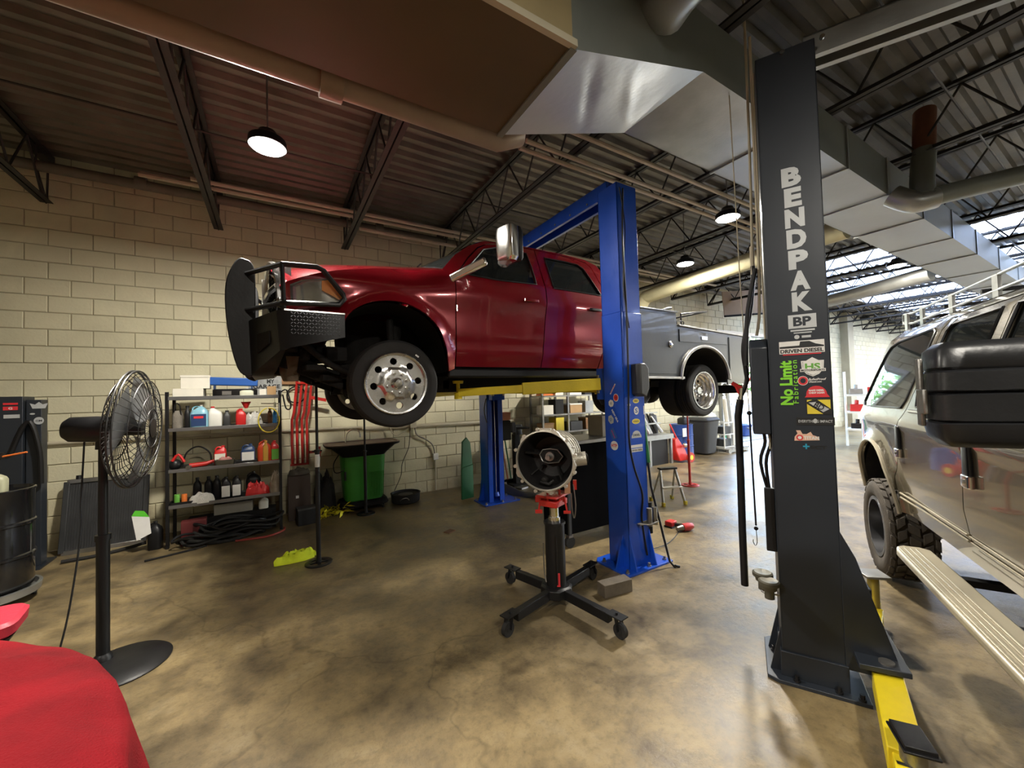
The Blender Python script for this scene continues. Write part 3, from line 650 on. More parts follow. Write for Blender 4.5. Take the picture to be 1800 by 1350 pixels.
# arms low on the post: carriage with angled plates
sbx(3.0, 3.24, .465, .60, .16, .62).build('carriage', M_post, L2, smooth=False, bevel=.006)
flipf(svm(MB().prism([(.46, .95), (.53, .80), (.70, .22), (.70, .15), (.46, .15)], (2.965, 0, 0), (0, 1, 0), (0, 0, 1), (.02, 0, 0)))).build('carriage_plate', M_post, L2, smooth=False, bevel=.003)
flipf(svm(MB().prism([(.46, .95), (.53, .80), (.70, .22), (.70, .15), (.46, .15)], (3.255, 0, 0), (0, 1, 0), (0, 0, 1), (.02, 0, 0)))).build('carriage_plate', M_post, L2, smooth=False, bevel=.003)
flipf(svm(MB().prism([(2.85, .50), (3.39, .50), (3.37, .72), (2.87, .72)], (0, 0, .235), (1, 0, 0), (0, 1, 0), (0, 0, .03)))).build('pivot_plate', M_post, L2, smooth=False, bevel=.004)
for (e, k) in (((2.13, .53, .13), 0), ((3.95, .79, .13), 1)):
    a0 = sv(2.92 if k == 0 else 3.32, .63, .16); e_ = sv(*e); mid = a0.lerp(e_, .72)
    arm = MB().beam(a0, mid, .13, .12).build('arm', M_yellow, L2, smooth=False, bevel=.006)
    MB().beam(a0.lerp(e_, .5), e_, .095, .08).build('arm_extension', M_yellow, arm, smooth=False, bevel=.004)
    MB().cyl(a0+V((0, 0, -.06)), a0+V((0, 0, .115)), .035).build('pivot_pin', M_steel, arm)
    if k == 0:
        c = sv(2.34, .575, .265)
        MB().cyl(c-V((0, 0, .14)), c, .045, n=18).build('adapter_tube', M_steel, arm)
        MB().box(c+V((0, 0, .012)), (.15, .105, .022), SB+.1).box(c+V((0, 0, .0)), (.17, .12, .010), SB+.1).build('lift_pad', M_black, arm, smooth=False, bevel=.003)
        MB().bx(0, .001, 0, .001, 0, .001)
        q = a0.lerp(e_, .80); text('L', 'lettering', M_print, arm, q+V((0, 0, .044)), SD*-1, SN*-1 if 0 else SN.cross(V((0, 0, 1)))*0+(-SN), .10, .004)
    else:
        c = sv(3.78, .765, .42)
        MB().cyl(c-V((0, 0, .30)), c, .034, n=18).build('adapter_tube', mat('brass_tube', (.40, .33, .10), .4, .7), arm)
        MB().box(c+V((0, 0, .01)), (.15, .15, .018), SB+.3).build('lift_pad', M_steel, arm, smooth=False, bevel=.003)
# BENDPAK lettering and stickers on the face toward the camera
FA = 2.9695; ux, uy = SN, V((0, 0, 1))
for i, ch in enumerate('BENDPAK'):
    text(ch, 'lettering', M_silver, L2, sv(FA, .315+.004*i, 3.105-i*.1305), ux, uy, .150, .0085, .100 if ch not in 'E' else .088)
def s2(l, z, poly, m, **k): return stick(L2, sv(FA, l, z), ux, uy, poly, m, **k)
s2(.335, 2.20, rect(.125, .075), M_silver, txt=['BP'], tm=M_post, tw=.09, ts=.075, bold=.003, lab='square badge reading BP', border=(M_silver, 1.12))
s2(.335, 2.145, rect(.12, .010), M_silver, txt=None, lab='small print line')
s2(.335, 2.13, rect(.09, .007), M_silver, lab='small print line')
s2(.305, 2.105, ell(.013, .013), M_silver, lab='small round mark')
s2(.352, 2.105, rect(.045, .014), M_silver, lab='small print block')
s2(.325, 2.058, rect(.225, .046), M_paper, lab='white sticker with a black truck roof line')
st = s2(.325, 2.020, rect(.225, .032), M_paper, txt=['DRIVEN DIESEL'], tm=M_print, tw=.215, ts=.030, bold=.0012, lab='white sticker reading DRIVEN DIESEL')
plate([(-.11, -.02), (.11, -.02), (.11, -.012), (.07, .0), (.04, .018), (-.005, .018), (-.01, -.006), (-.11, -.008)], 'outline', M_print, st, sv(FA-.0020, .325, 2.058), ux, uy, .0004)
plate(rect(.19, .006), 'underline', M_redprint, st, sv(FA-.0018, .325, 1.998), ux, uy, .0004)
text('No Limit', 'lettering', M_lime, L2, sv(FA-.001, .240, 1.825), uy, -ux, .085, .0035, .275)['label'] = 'lime green vertical lettering'
text('Fabrication', 'lettering', M_lime, L2, sv(FA-.001, .285, 1.83), uy, -ux, .040, .0004, .265, space=1.3)['label'] = 'smaller lime green vertical lettering'
sh = [(-.055, .035), (-.03, .035), (0, .055), (.03, .035), (.055, .035), (.052, -.015), (.03, -.045), (0, -.06), (-.03, -.045), (-.052, -.015)]
st = s2(.375, 1.92, sh, M_paper, txt=['HS'], tm=M_hsgreen, tw=.075, ts=.050, bold=.002, lab='green and white shield sticker reading HS MOTORSPORTS', border=(M_paper, 1.02))
plate([(p[0]*1.0, p[1]*1.0) for p in [(-.05, .03), (-.045, .03), (-.045, -.012), (-.025, -.04), (0, -.052), (.025, -.04), (.045, -.012), (.045, .03), (.05, .03), (.048, -.015), (.028, -.044), (0, -.058), (-.028, -.044), (-.048, -.015)]], 'shield_line', M_print, st, sv(FA-.0018, .375, 1.92), ux, uy, .0004)
plate(rect(.125, .018), 'banner', M_paper, st, sv(FA-.0026, .375, 1.898), ux, uy, .0004)
text('MOTORSPORTS', 'lettering', M_print, st, sv(FA-.0034, .375, 1.898), ux, uy, .016, .0004, .115)
st = s2(.325, 1.835, ell(.024, .026), M_redprint, lab='round red emblem with BULLETPROOF DIESEL beside it', border=(M_paper, 1.1)); plate(ell(.014, .016), 'inner_disc', M_post, st, sv(FA-.0022, .325, 1.835), ux, uy, .0004)
text('BulletProof', 'lettering', M_paper, L2, sv(FA-.001, .395, 1.842), ux, uy, .018, .0004, .085, shear=.2); text('Diesel.com', 'lettering', M_paper, L2, sv(FA-.001, .385, 1.827), ux, uy, .014, .0004, .06, shear=.2)
s2(.388, 1.767, [(-.058, -.034), (.062, -.034), (.055, -.022)]+[(.05*math.cos(t*PI/10), -.015+.050*math.sin(t*PI/10)) for t in range(11)]+[(-.05, -.022)], M_redprint, txt=['MAKE DIESEL', 'CHEAP AGAIN'], tm=M_paper, tw=.075, ts=.014, lab='red cap-shaped sticker')
st = s2(.395, 1.675, rect(.112, .085), M_yel, lab='yellow sticker with slanted grey letters BD', border=(M_print, 1.1))
plate([(-.056, .03), (-.03, .0425), (-.005, .0425), (.056, -.012), (.056, -.0425), (.02, -.0425), (-.056, .018)], 'slanted_band', M_print, st, sv(FA-.0026, .395, 1.675), ux, uy, .0004)
plate([(-.048, .026), (-.012, .030), (.05, -.014), (.02, -.032)], 'grey_band', M_silver, st, sv(FA-.0032, .395, 1.675), ux, uy, .0004)
text('BD', 'lettering', M_print, st, sv(FA-.004, .397, 1.678), (ux*.85-uy*.5), (uy*.85+ux*.5), .045, .001, .05)
st = s2(.375, 1.588, rect(.185, .046), M_print, txt=['EVERYTHING IMPACT'], tm=M_silver, tw=.165, ts=.022, bold=.0004, lab='dark sticker reading EVERYTHING IMPACT'); plate(ell(.010, .014), 'skull_mark', M_silver, st, sv(FA-.0036, .375, 1.59), ux, uy, .0004)
st = s2(.33, 1.498, [(-.062, -.03), (.062, -.024), (.058, -.004), (.03, .006), (.02, .026), (0, .012), (-.02, .012), (-.03, .034), (-.052, .034), (-.045, .015), (-.06, -.005)], mat('peach_print', (.72, .45, .33), .5), txt=None, lab='peach sticker reading TITAN')
text('TITAN', 'lettering', M_paper, st, sv(FA-.0026, .352, 1.487), ux, uy, .026, .001, .075); plate(ell(.017, .017), 'ring', M_redprint, st, sv(FA-.0024, .295, 1.488), ux, uy, .0004); plate(ell(.010, .010), 'ring_centre', M_paper, st, sv(FA-.003, .295, 1.488), ux, uy, .0004)
plate([(-.016, -.004), (-.004, -.004), (-.004, -.016), (.004, -.016), (.004, -.004), (.016, -.004), (.016, .004), (.004, .004), (.004, .016), (-.004, .016), (-.004, .004), (-.016, .004)], 'sticker', M_tprint, L2, sv(FA-.001, .325, 1.435), ux, uy, .0006)['label'] = 'small blue cross mark'
text('SCT', 'lettering', M_print, L2, sv(FA-.001, .385, 1.432), ux, uy, .026, .001, .08)
# power unit and fittings on the left side of the charcoal post
pu = flipf(svm(MB().prism([(2.99, 1.50), (2.99, 2.06), (3.05, 2.12), (3.25, 2.10), (3.28, 2.0), (3.28, 1.62), (3.22, 1.50)], (0, .155, 0), (1, 0, 0), (0, 0, 1), (0, -.10, 0)))).build('power_unit_cover', M_post, L2, smooth=False, bevel=.008)
c = sv(3.0, .02, 1.72)
MB().tube([sv(3.12, .14, 4.2), sv(3.12, .13, 2.5), sv(3.1, .10, 2.15)], .009, 7, sm=3).build('conduit', M_pvc, L2)
MB().tube([sv(3.06, .145, 3.9), sv(3.06, .145, 1.4)], .006, 6).build('edge_conduit', M_pvc, L2)
MB().tube([sv(3.1, .11, 2.6), sv(3.1, .06, 2.35), sv(3.06, .04, 2.15), sv(3.05, .03, 1.95)], .014, 8, sm=4).build('supply_cable', M_black, L2)
for l in (.09, .12): MB().tube([sv(3.05, l, 1.6), sv(3.07, l+.03, 1.45), sv(3.1, l, 1.30), sv(3.12, .14, 1.05)], .010, 6, sm=4).build('hydraulic_hose', M_black, L2)
sbx(3.02, 3.06, .10, .155, .75, 1.15).build('cable_cover', M_black, L2, bevel=.004)
rk = MB().tube([sv(2.98, .16, .50), sv(2.96, .08, .50), sv(2.99, .06, .50)], .006, 6).tube([sv(2.98, .16, .56), sv(2.94, .08, .56)], .006, 6).build('adapter_rack', M_steel, L2)
for (a, l, z) in ((2.93, .10, .60), (3.02, .07, .61)):
    q = MB().lathe([(.0, 0), (.027, 0), (.027, .05), (.04, .055), (.045, .08), (.058, .085), (.058, .105), (.048, .112), (.02, .108), (0, .108)], sv(a, l, z-.11), n=22).build('lift_adapter', mat('grimy_adapter', (.13, .12, .09), .55, .5, .3, 12, .1), L2)

# ================================================================== RED PICKUP
TR = thing('pickup_truck', 'red crew-cab pickup with black grille guard and dark service body, raised on the blue lift', 'truck', (3.0, 4.5, 1.5))
ARCH = cr2([(.47, 2.36), (.51, 2.47), (.59, 2.56), (.72, 2.625), (.88, 2.65), (1.02, 2.635), (1.18, 2.565), (1.31, 2.44), (1.38, 2.28), (1.415, 2.10), (1.42, 2.04)], 3)
CABZ = [(1.5, 2.07), (3.74, 2.05)]
def ty(x, z):
    y = 3.50
    if z > 2.97: y += (z-2.97)*.42
    y += .012/(1+math.exp((z-2.355)/.012)) + .012/(1+math.exp((z-2.20)/.01)) - .012
    if z < 2.2: y += (2.2-z)*.22
    y -= .022*math.exp(-((z-2.80)/.13)**2)
    if x < 1.6:
        y -= .050*math.exp(-(dseg(x, z, ARCH, False)/.055)**2)
        if z > 2.70: y += (min(z, 3.0)-2.70)**2*1.1*min(1, max(0, 1.55-x)/.5)
    if x < .6: y += (.6-x)**2*.45
    if x > 3.5: y += (x-3.5)**2*.3
    return y
def tp(x, z): return V((x, ty(x, z), z))
def bothsides(name, outline, holes, m, parent=TR, step=.045, fl=.03, dy=0, label=None):
    mb = sheet(outline, holes, (lambda x, z: tp(x, z)+V((0, dy, 0))), step, (0, fl, 0))
    a = mb.build(name, m, parent, ang=50); b = mb.mir().build(name, m, parent, ang=50)
    if label: a['label'] = label
    return a, b
HL = [(.12, 2.57), (.47, 2.60), (.50, 2.65), (.425, 2.745), (.385, 2.795), (.20, 2.775), (.115, 2.735)]
ZF = [(.02, 2.70), (.08, 2.755), (.25, 2.82), (.41, 2.87), (.78, 2.955), (1.26, 3.01), (1.6, 3.045)]
ftop = [(x, lerp(x, ZF)) for x in (1.50, 1.38, 1.2, 1.0, .8, .6, .45, .3, .18, .09)]
fend = [(1.495, 2.07), (1.498, 2.95)]+ftop+[(.06, 2.70), (.07, 2.50)]+[(.42, 2.50), (.47, 2.36)]+ARCH[1:]
bothsides('fender', fend, [HL], M_red)
# wheel-arch liners
for s in (0, 1):
    mb = MB(); q = []
    for i, (x, z) in enumerate(ARCH): q.append((x, z))
    vs = [V((x, 3.53, z)) for x, z in q]+[V((.93+(x-.93)*.98, 4.05, z)) for x, z in q]; n = len(q)
    mb.add(vs, [(i, i+1, n+i+1, n+i) for i in range(n-1)]); mb = mb if s == 0 else mb.mir(); mb.build('arch_liner', M_dark, TR)
DOORF = [(1.508, 2.09), (1.506, 2.93), (1.56, 3.02), (1.70, 3.20), (1.84, 3.345), (1.95, 3.41), (2.10, 3.445), (2.35, 3.465), (2.585, 3.466), (2.575, 2.8), (2.535, 2.4), (2.515, 2.09)]
WIN1 = cr2([(1.62, 3.0), (1.70, 3.12), (1.90, 3.34), (2.06, 3.395), (2.30, 3.41), (2.455, 3.40), (2.475, 3.2), (2.47, 3.0), (2.0, 2.985)], 1, True)
DOORR = [(2.525, 2.09), (2.545, 2.4), (2.586, 2.8), (2.596, 3.466), (2.9, 3.462), (3.2, 3.45), (3.36, 3.42), (3.42, 3.36), (3.50, 3.05), (3.52, 2.7), (3.50, 2.4), (3.40, 2.25), (3.36, 2.09)]
WIN2 = [(2.70, 2.985), (2.705, 3.385), (3.0, 3.385), (3.2, 3.375), (3.28, 3.33), (3.36, 3.15), (3.42, 2.975)]
d1 = bothsides('door', DOORF, [WIN1], M_red); d2 = bothsides('door', DOORR, [WIN2], M_red)
for (dr, wn) in ((d1, WIN1), (d2, WIN2)):
    g = sheet(wn, [], lambda x, z: tp(x, z)+V((0, .012, 0)), .08, (0, .004, 0))
    g.build('window', M_glassd, dr[0]); g.mir().build('window', M_glassd, dr[1])
    lp = [tp(x, z)+V((0, -.002, 0)) for x, z in resample(wn, .05)]
    MB().tube(lp, .007, 5, closed=True).build('window_trim', M_black, dr[0])
HAND = [(2.36, 2.80), (3.28, 2.78)]
for (dr, (hx, hz)) in zip((d1, d2), HAND):
    for s in (0, 1):
        mb = MB().loft([(-.014, .085, .012), (-.010, .095, .018), (.012, .095, .018), (.016, .085, .012)], n=16, p=3)
        mb.xf(lambda p: V((hx+p.x, ty(hx, hz)-.022+p.y, hz+p.z)))
        (mb if s == 0 else mb.mir()).build('handle', M_red if hx < 3 else M_black, dr[s])
# roof rail / rear cab side
RAIL = [(1.40, 3.035), (1.55, 3.21), (1.72, 3.345), (1.94, 3.455), (2.35, 3.492), (2.96, 3.49), (3.35, 3.475), (3.52, 3.42), (3.62, 3.30), (3.72, 3.0), (3.74, 2.7), (3.74, 2.06), (3.37, 2.06), (3.37, 2.08), (3.41, 2.245), (3.51, 2.395), (3.53, 2.7), (3.51, 3.055), (3.43, 3.37), (3.365, 3.43), (3.2, 3.46), (2.9, 3.472), (2.35, 3.475), (2.10, 3.455), (1.945, 3.42), (1.83, 3.355), (1.69, 3.21), (1.552, 3.03), (1.50, 2.955)]
bothsides('cab_side', RAIL, [], M_red)
def strip(pf, n, m):   # grid with far half mirrored through centre, pf(u,v) v 0..1 across
    return MB().grid(pf, n, m)
def zroof(v): return .075*(1-(2*v-1)**4*.4-(2*v-1)**2*.6)
RL = [(1.94, 3.455), (2.1, 3.475), (2.35, 3.492), (2.96, 3.49), (3.35, 3.475), (3.52, 3.42), (3.62, 3.30)]
def roof(u, v):
    x = 1.94+(3.62-1.94)*u; z = lerp(x, RL); y0 = ty(min(x, 3.4), z)+.0; return V((x-(.06*(1-(2*v-1)**2) if u < .05 else 0), y0+(9-2*y0)*v, z+zroof(v)*(1 if u < .85 else (1-(u-.85)/.15*.6))))
flipf(MB().grid(roof, 24, 20)).f
g = MB().grid(roof, 24, 20); g.build('roof', M_red, TR, ang=60)
ZC = [(.0, 2.93), (.04, 2.99), (.12, 3.04), (.45, 3.12), (1.0, 3.195), (1.45, 3.235), (1.6, 3.24)]
def hood(u, v):
    x = .045+(1.50-.045)*u; y0 = ty(x, lerp(x, ZF))+.012; t = 1-abs(2*v-1); g_ = 1-(1-t)**2.1
    bul = .018*math.exp(-((t-.62)/.10)**2)
    y = y0+(9-2*y0)*v; xx = x-(.10*g_*(1-u)**3)
    return V((xx+(.0), y, lerp(x, ZF)+(lerp(x, ZC)-lerp(x, ZF))*g_+bul*min(1, u*4)))
MB().grid(hood, 30, 30).build('hood', M_red, TR, ang=60)
def shield(u, v):
    b0 = V((1.47, 3.64, 3.05)); t0 = V((1.95, 3.74, 3.455)); yb = b0.y+(9-2*b0.y)*v; ytop = t0.y+(9-2*t0.y)*v
    c = 1-(2*v-1)**2; b = V((1.47-.16*c, yb, 3.05+.17*c)); t = V((1.95-.06*c, ytop, 3.455+.065*c)); p = b.lerp(t, u); return p+V((-.03, 0, .03))*4*u*(1-u)*.4
MB().grid(shield, 8, 14).build('windshield', M_glassd, TR, ang=60)
MB().tube([shield(.02, v/10) for v in range(11)], .016, 6).build('cowl', M_black, TR)
w1 = MB()
for v in (.28, .62): w1.tube([shield(.0, v)+V((0, 0, .03)), shield(.35, v+.18)+V((-.02, 0, .03))], .008, 5)
w1.build('wiper', M_black, TR)
MB().bx(3.70, 3.735, 3.62, 5.38, 2.06, 3.40).build('cab_back', M_red, TR, bevel=.02)
# interior
it = MB().bx(1.55, 3.68, 3.60, 5.40, 2.1, 2.18).bx(1.50, 1.75, 3.60, 5.40, 2.2, 2.98).bx(3.5, 3.6, 3.65, 5.35, 2.2, 3.1)
for y in (3.75, 4.75): it.loft([(2.18, .26, .24), (2.55, .27, .25), (2.6, .2, .22)], (2.25, y+.25, 0), 16).loft([(2.5, .06, .24, 0, 0), (3.0, .07, .22, .10, 0), (3.1, .05, .15, .12, 0), (3.22, .05, .13, .13, 0)], (2.45, y+.25, 0), 16)
it.build('interior', M_black, TR)
MB().bx(1.44, 3.74, 3.56, 3.66, 1.985, 2.075).build('rocker_step', M_black, TR, bevel=.02); MB().bx(1.44, 3.74, 5.34, 5.44, 1.985, 2.075).build('rocker_step', M_black, TR, bevel=.02)
# frame, axles, engine underside
fr_ = MB()
for y in (4.0, 4.92): fr_.bx(.55, 6.5, y, y+.08, 1.86, 2.02).beam((.60, y+.04, 1.95), (.05, y+.04, 2.18), .08, .14)
for x in (.65, 1.55, 2.6, 3.9, 4.8, 6.2): fr_.bx(x, x+.08, 4.0, 5.0, 1.88, 1.98)
fr_.build('frame_rail', M_dark, TR, smooth=False, bevel=.006)
MB().tube([(.93, 3.72, 1.93), (.93, 5.28, 1.93)], .045, 12).sphere((.93, 4.85, 1.93), .15).tube([(5.43, 3.9, 1.79), (5.43, 5.1, 1.79)], .06, 12).sphere((5.43, 4.5, 1.79), .2).tube([(1.1, 4.7, 1.95), (2.6, 4.5, 2.0), (5.3, 4.5, 1.82)], .045, 10).build('axle', M_dark, TR)
MB().loft([(1.92, .35, .22), (2.1, .42, .3), (2.6, .45, .34)], (1.0, 4.5, 0), 20).loft([(1.80, .12, .16), (1.9, .16, .2), (1.95, .16, .2)], (.9, 4.5, 0), 16).loft([(1.88, .4, .16), (2.12, .42, .18)], (2.0, 4.5, 0), 16).build('engine_underside', M_dark, TR)
ud = MB(); random.seed(3)
for i in range(16):
    x = random.uniform(.0, .75); y = random.uniform(3.8, 4.6); z = random.uniform(1.98, 2.35); ud.box((x, y, z), (random.uniform(.06, .2), random.uniform(.08, .2), random.uniform(.05, .16)), random.uniform(-.5, .5))
ud.tube([(.2, 3.75, 2.3), (.45, 3.8, 2.1), (.75, 3.85, 2.0)], .03, 8, sm=3).tube([(.95, 3.72, 2.0), (.95, 3.80, 2.55)], .035, 10).ring([(.055, -.3), (.07, -.15), (.055, 0), (.07, .15), (.055, .3)], (1.03, 3.95, 2.3), 'Z', 14)
ud.build('suspension', M_dark, TR, bevel=.01)
MB().loft([(1.99, .06, .10), (2.07, .09, .14), (2.2, .09, .12)], (.13, 4.25, 0), 14, 3).loft([(1.98, .05, .05), (2.2, .06, .06)], (.14, 4.05, 0), 12).build('steering_box', M_rust if 0 else mat('cast_iron', (.16, .12, .08), .7, .3, .3, 9, .2), TR)
MB().loft([(1.62, .34, .20), (1.70, .38, .24), (1.98, .38, .24)], (4.35, 4.05, 0), 20).build('fuel_tank', M_black, TR)
# headlights
for s in (0, 1):
    g = sheet(HL, [], lambda x, z: tp(x, z)+V((0, -.004, 0)), .06, (0, .02, 0)); g = g if s == 0 else g.mir(); hl = g.build('headlight', M_lens, TR)
    g = sheet(HL, [], lambda x, z: tp(x, z)+V((0, .06-.05*math.sin((x-.1)*8)*.5, 0)), .06, (0, .004, 0)); (g if s == 0 else g.mir()).build('reflector', M_chrome, hl)
    g = sheet([(.34, 2.70), (.47, 2.63), (.49, 2.65), (.42, 2.74), (.385, 2.785), (.34, 2.775)], [], lambda x, z: tp(x, z)+V((0, .010, 0)), .05, (0, .01, 0)); (g if s == 0 else g.mir()).build('side_marker', M_amber, hl)
    g = MB().lathe([(0, 0), (.04, .01), (.05, .03), (.052, .045)], (.27, 3.60, 2.69), 'Y', 16).sphere((.27, 3.60, 2.69), .02, 10, 6).lathe([(0, 0), (.03, .01), (.04, .03)], (.41, 3.55, 2.63), 'Y', 12); (g if s == 0 else g.mir()).build('lamp_bowl', M_chrome, hl)
# grille
def gx(y): return -.03+.10*((abs(y-4.5))/.85)**2.5
gr = MB(); fr2 = []
for (y, z) in [(3.66, 2.52), (3.66, 2.70), (3.80, 2.93), (4.1, 2.985), (4.9, 2.985), (5.2, 2.93), (5.34, 2.70), (5.34, 2.52)]: fr2.append(V((gx(y)-.02, y, z)))
gr.tube(crom(fr2, 4, True), .030, 8, closed=True)
gr.beam((gx(4.5)-.04, 4.5, 2.52), (gx(4.5)-.04, 4.5, 2.98), .05, .12, (0, 1, 0)).tube([(gx(y)-.03, y, 2.74) for y in (3.68, 3.9, 4.2, 4.5, 4.8, 5.1, 5.32)], .028, 8)
gr = gr.build('grille', M_chrome, TR)
gm = MB()
for i in range(20): y = 3.70+i*.085; gm.beam((gx(y), y, 2.52), (gx(y), y, 2.95-.2*(abs(y-4.5) > .7)), .010, .03, (0, 1, 0))
for z in (2.57, 2.62, 2.67, 2.80, 2.85, 2.90): gm.tube([(gx(y)-.003, y, z) for y in (3.74, 4.0, 4.5, 5.0, 5.26)], .006, 4)
gm.build('grille_mesh', M_black, gr)
MB().grid(lambda u, v: V((gx(3.66+1.68*v)+.06, 3.66+1.68*v, 2.5+.45*u)), 2, 12).build('grille_back', M_dark, TR)
# bumper (swept front) and grille guard
BP = [(.50, 3.44), (.09, 3.44), (.02, 3.48), (-.17, 3.98), (-.19, 4.08), (-.19, 4.92), (-.17, 5.02), (.02, 5.52), (.09, 5.56), (.50, 5.56)]
BPi = [(.50, 3.52), (.12, 3.54), (.0, 3.9), (-.05, 4.1), (-.05, 4.9), (.0, 5.1), (.12, 5.46), (.50, 5.48)]
def bz(i): return [2.31, 2.21, 2.19, 2.05, 2.03, 2.03, 2.05, 2.19, 2.21, 2.31][i]
vs = [V((x, y, 2.50)) for x, y in BP]+[V((x+(.02 if 0 < i < 9 else 0), y, bz(i))) for i, (x, y) in enumerate(BP)]
bm_ = MB().add(vs, [(i, i+1, 11+i, 10+i) for i in range(9)])
ti = [V((x, y, 2.50)) for x, y in [(.50, 3.52), (.12, 3.54), (.08, 3.58), (.02, 4.0), (.0, 4.1), (.0, 4.9), (.02, 5.0), (.08, 5.42), (.12, 5.46), (.50, 5.48)]]
n0 = len(bm_.v); bm_.add(vs[:10]+ti, [(i+1, i, 10+i, 11+i) for i in range(9)])
bo = [V((p.x, p.y, bz(i)+.02)) for i, p in enumerate(ti)]; bm_.add(vs[10:]+bo, [(i, i+1, 11+i, 10+i) for i in range(9)]); bm_.add(ti+bo, [(i, 10+i, 11+i, i+1) for i in range(9)])
bm_.add([vs[0], vs[10], bo[0], ti[0]], [(0, 1, 2, 3)]).add([vs[9], vs[19], bo[9], ti[9]], [(0, 1, 2, 3)])
bu = bm_.build('bumper', M_black, TR, smooth=False, bevel=.006)
m = mat('diamond_plate', (.02, .02, .022), .25, .6, .2, 8, 0, .2)
dp = MB(); k = 0
for i in range(17):
    for j in range(7):
        x = .12+i*.021; z = 2.325+j*.026
        if z < 2.49: dp.beam((x-.006, 3.437, z-.006*(1 if (i+j) % 2 else -1)), (x+.006, 3.437, z+.006*(1 if (i+j) % 2 else -1)), .004, .004); k += 1
dp.build('diamond_plate', mat('diamond_tread', (.07, .07, .075), .25, .9), bu, smooth=False)['kind'] = 'stuff'
MB().beam((.50, 3.435, 2.50), (.07, 3.435, 2.50), .012, .012).build('bumper_edge', M_chrome, bu)
MB().prism([(3.62, 2.36), (3.84, 2.36), (3.84, 2.20), (3.62, 2.26)], (0, 0, 0), (0, 1, 0), (0, 0, 1), (.01, 0, 0)).xf(lambda p: V((p.x+.02-.19*(p.y-3.48)/.5-.002, p.y, p.z))).build('fog_light_pocket', M_dark, bu, smooth=False)
upr = cr2([(-.205, 3.045), (-.16, 3.02), (-.135, 2.92), (-.135, 2.60), (-.14, 2.30), (-.15, 2.05), (-.21, 2.03), (-.27, 2.10), (-.325, 2.35), (-.35, 2.60), (-.345, 2.82), (-.30, 2.97), (-.25, 3.045)], 3, True)
for y in (4.06, 4.90): MB().prism(upr, (0, y, 0), (1, 0, 0), (0, 0, 1), (0, .055, 0)).build('guard_upright', M_black, TR, bevel=.008)
for (zt, tag_) in ((2.89, 't'), (2.60, 'b')):
    MB().tube([(-.22, 4.1, zt), (-.22, 4.9, zt)], .026, 10).build('guard_bar', M_black, TR)
for s in (0, 1):
    mb = MB().tube([(-.20, 4.08, 2.92), (.06, 3.47, 2.86), (.30, 3.44, 2.862), (.345, 3.44, 2.84), (.49, 3.44, 2.66), (.50, 3.44, 2.625), (.46, 3.44, 2.575), (.10, 3.44, 2.555), (.06, 3.46, 2.555), (-.20, 4.08, 2.60)], .021, 8)
    mb.tube([(.06, 3.47, 2.86), (.07, 3.46, 2.5)], .016, 8)
    (mb if s == 0 else mb.mir()).build('guard_loop', M_black, TR)
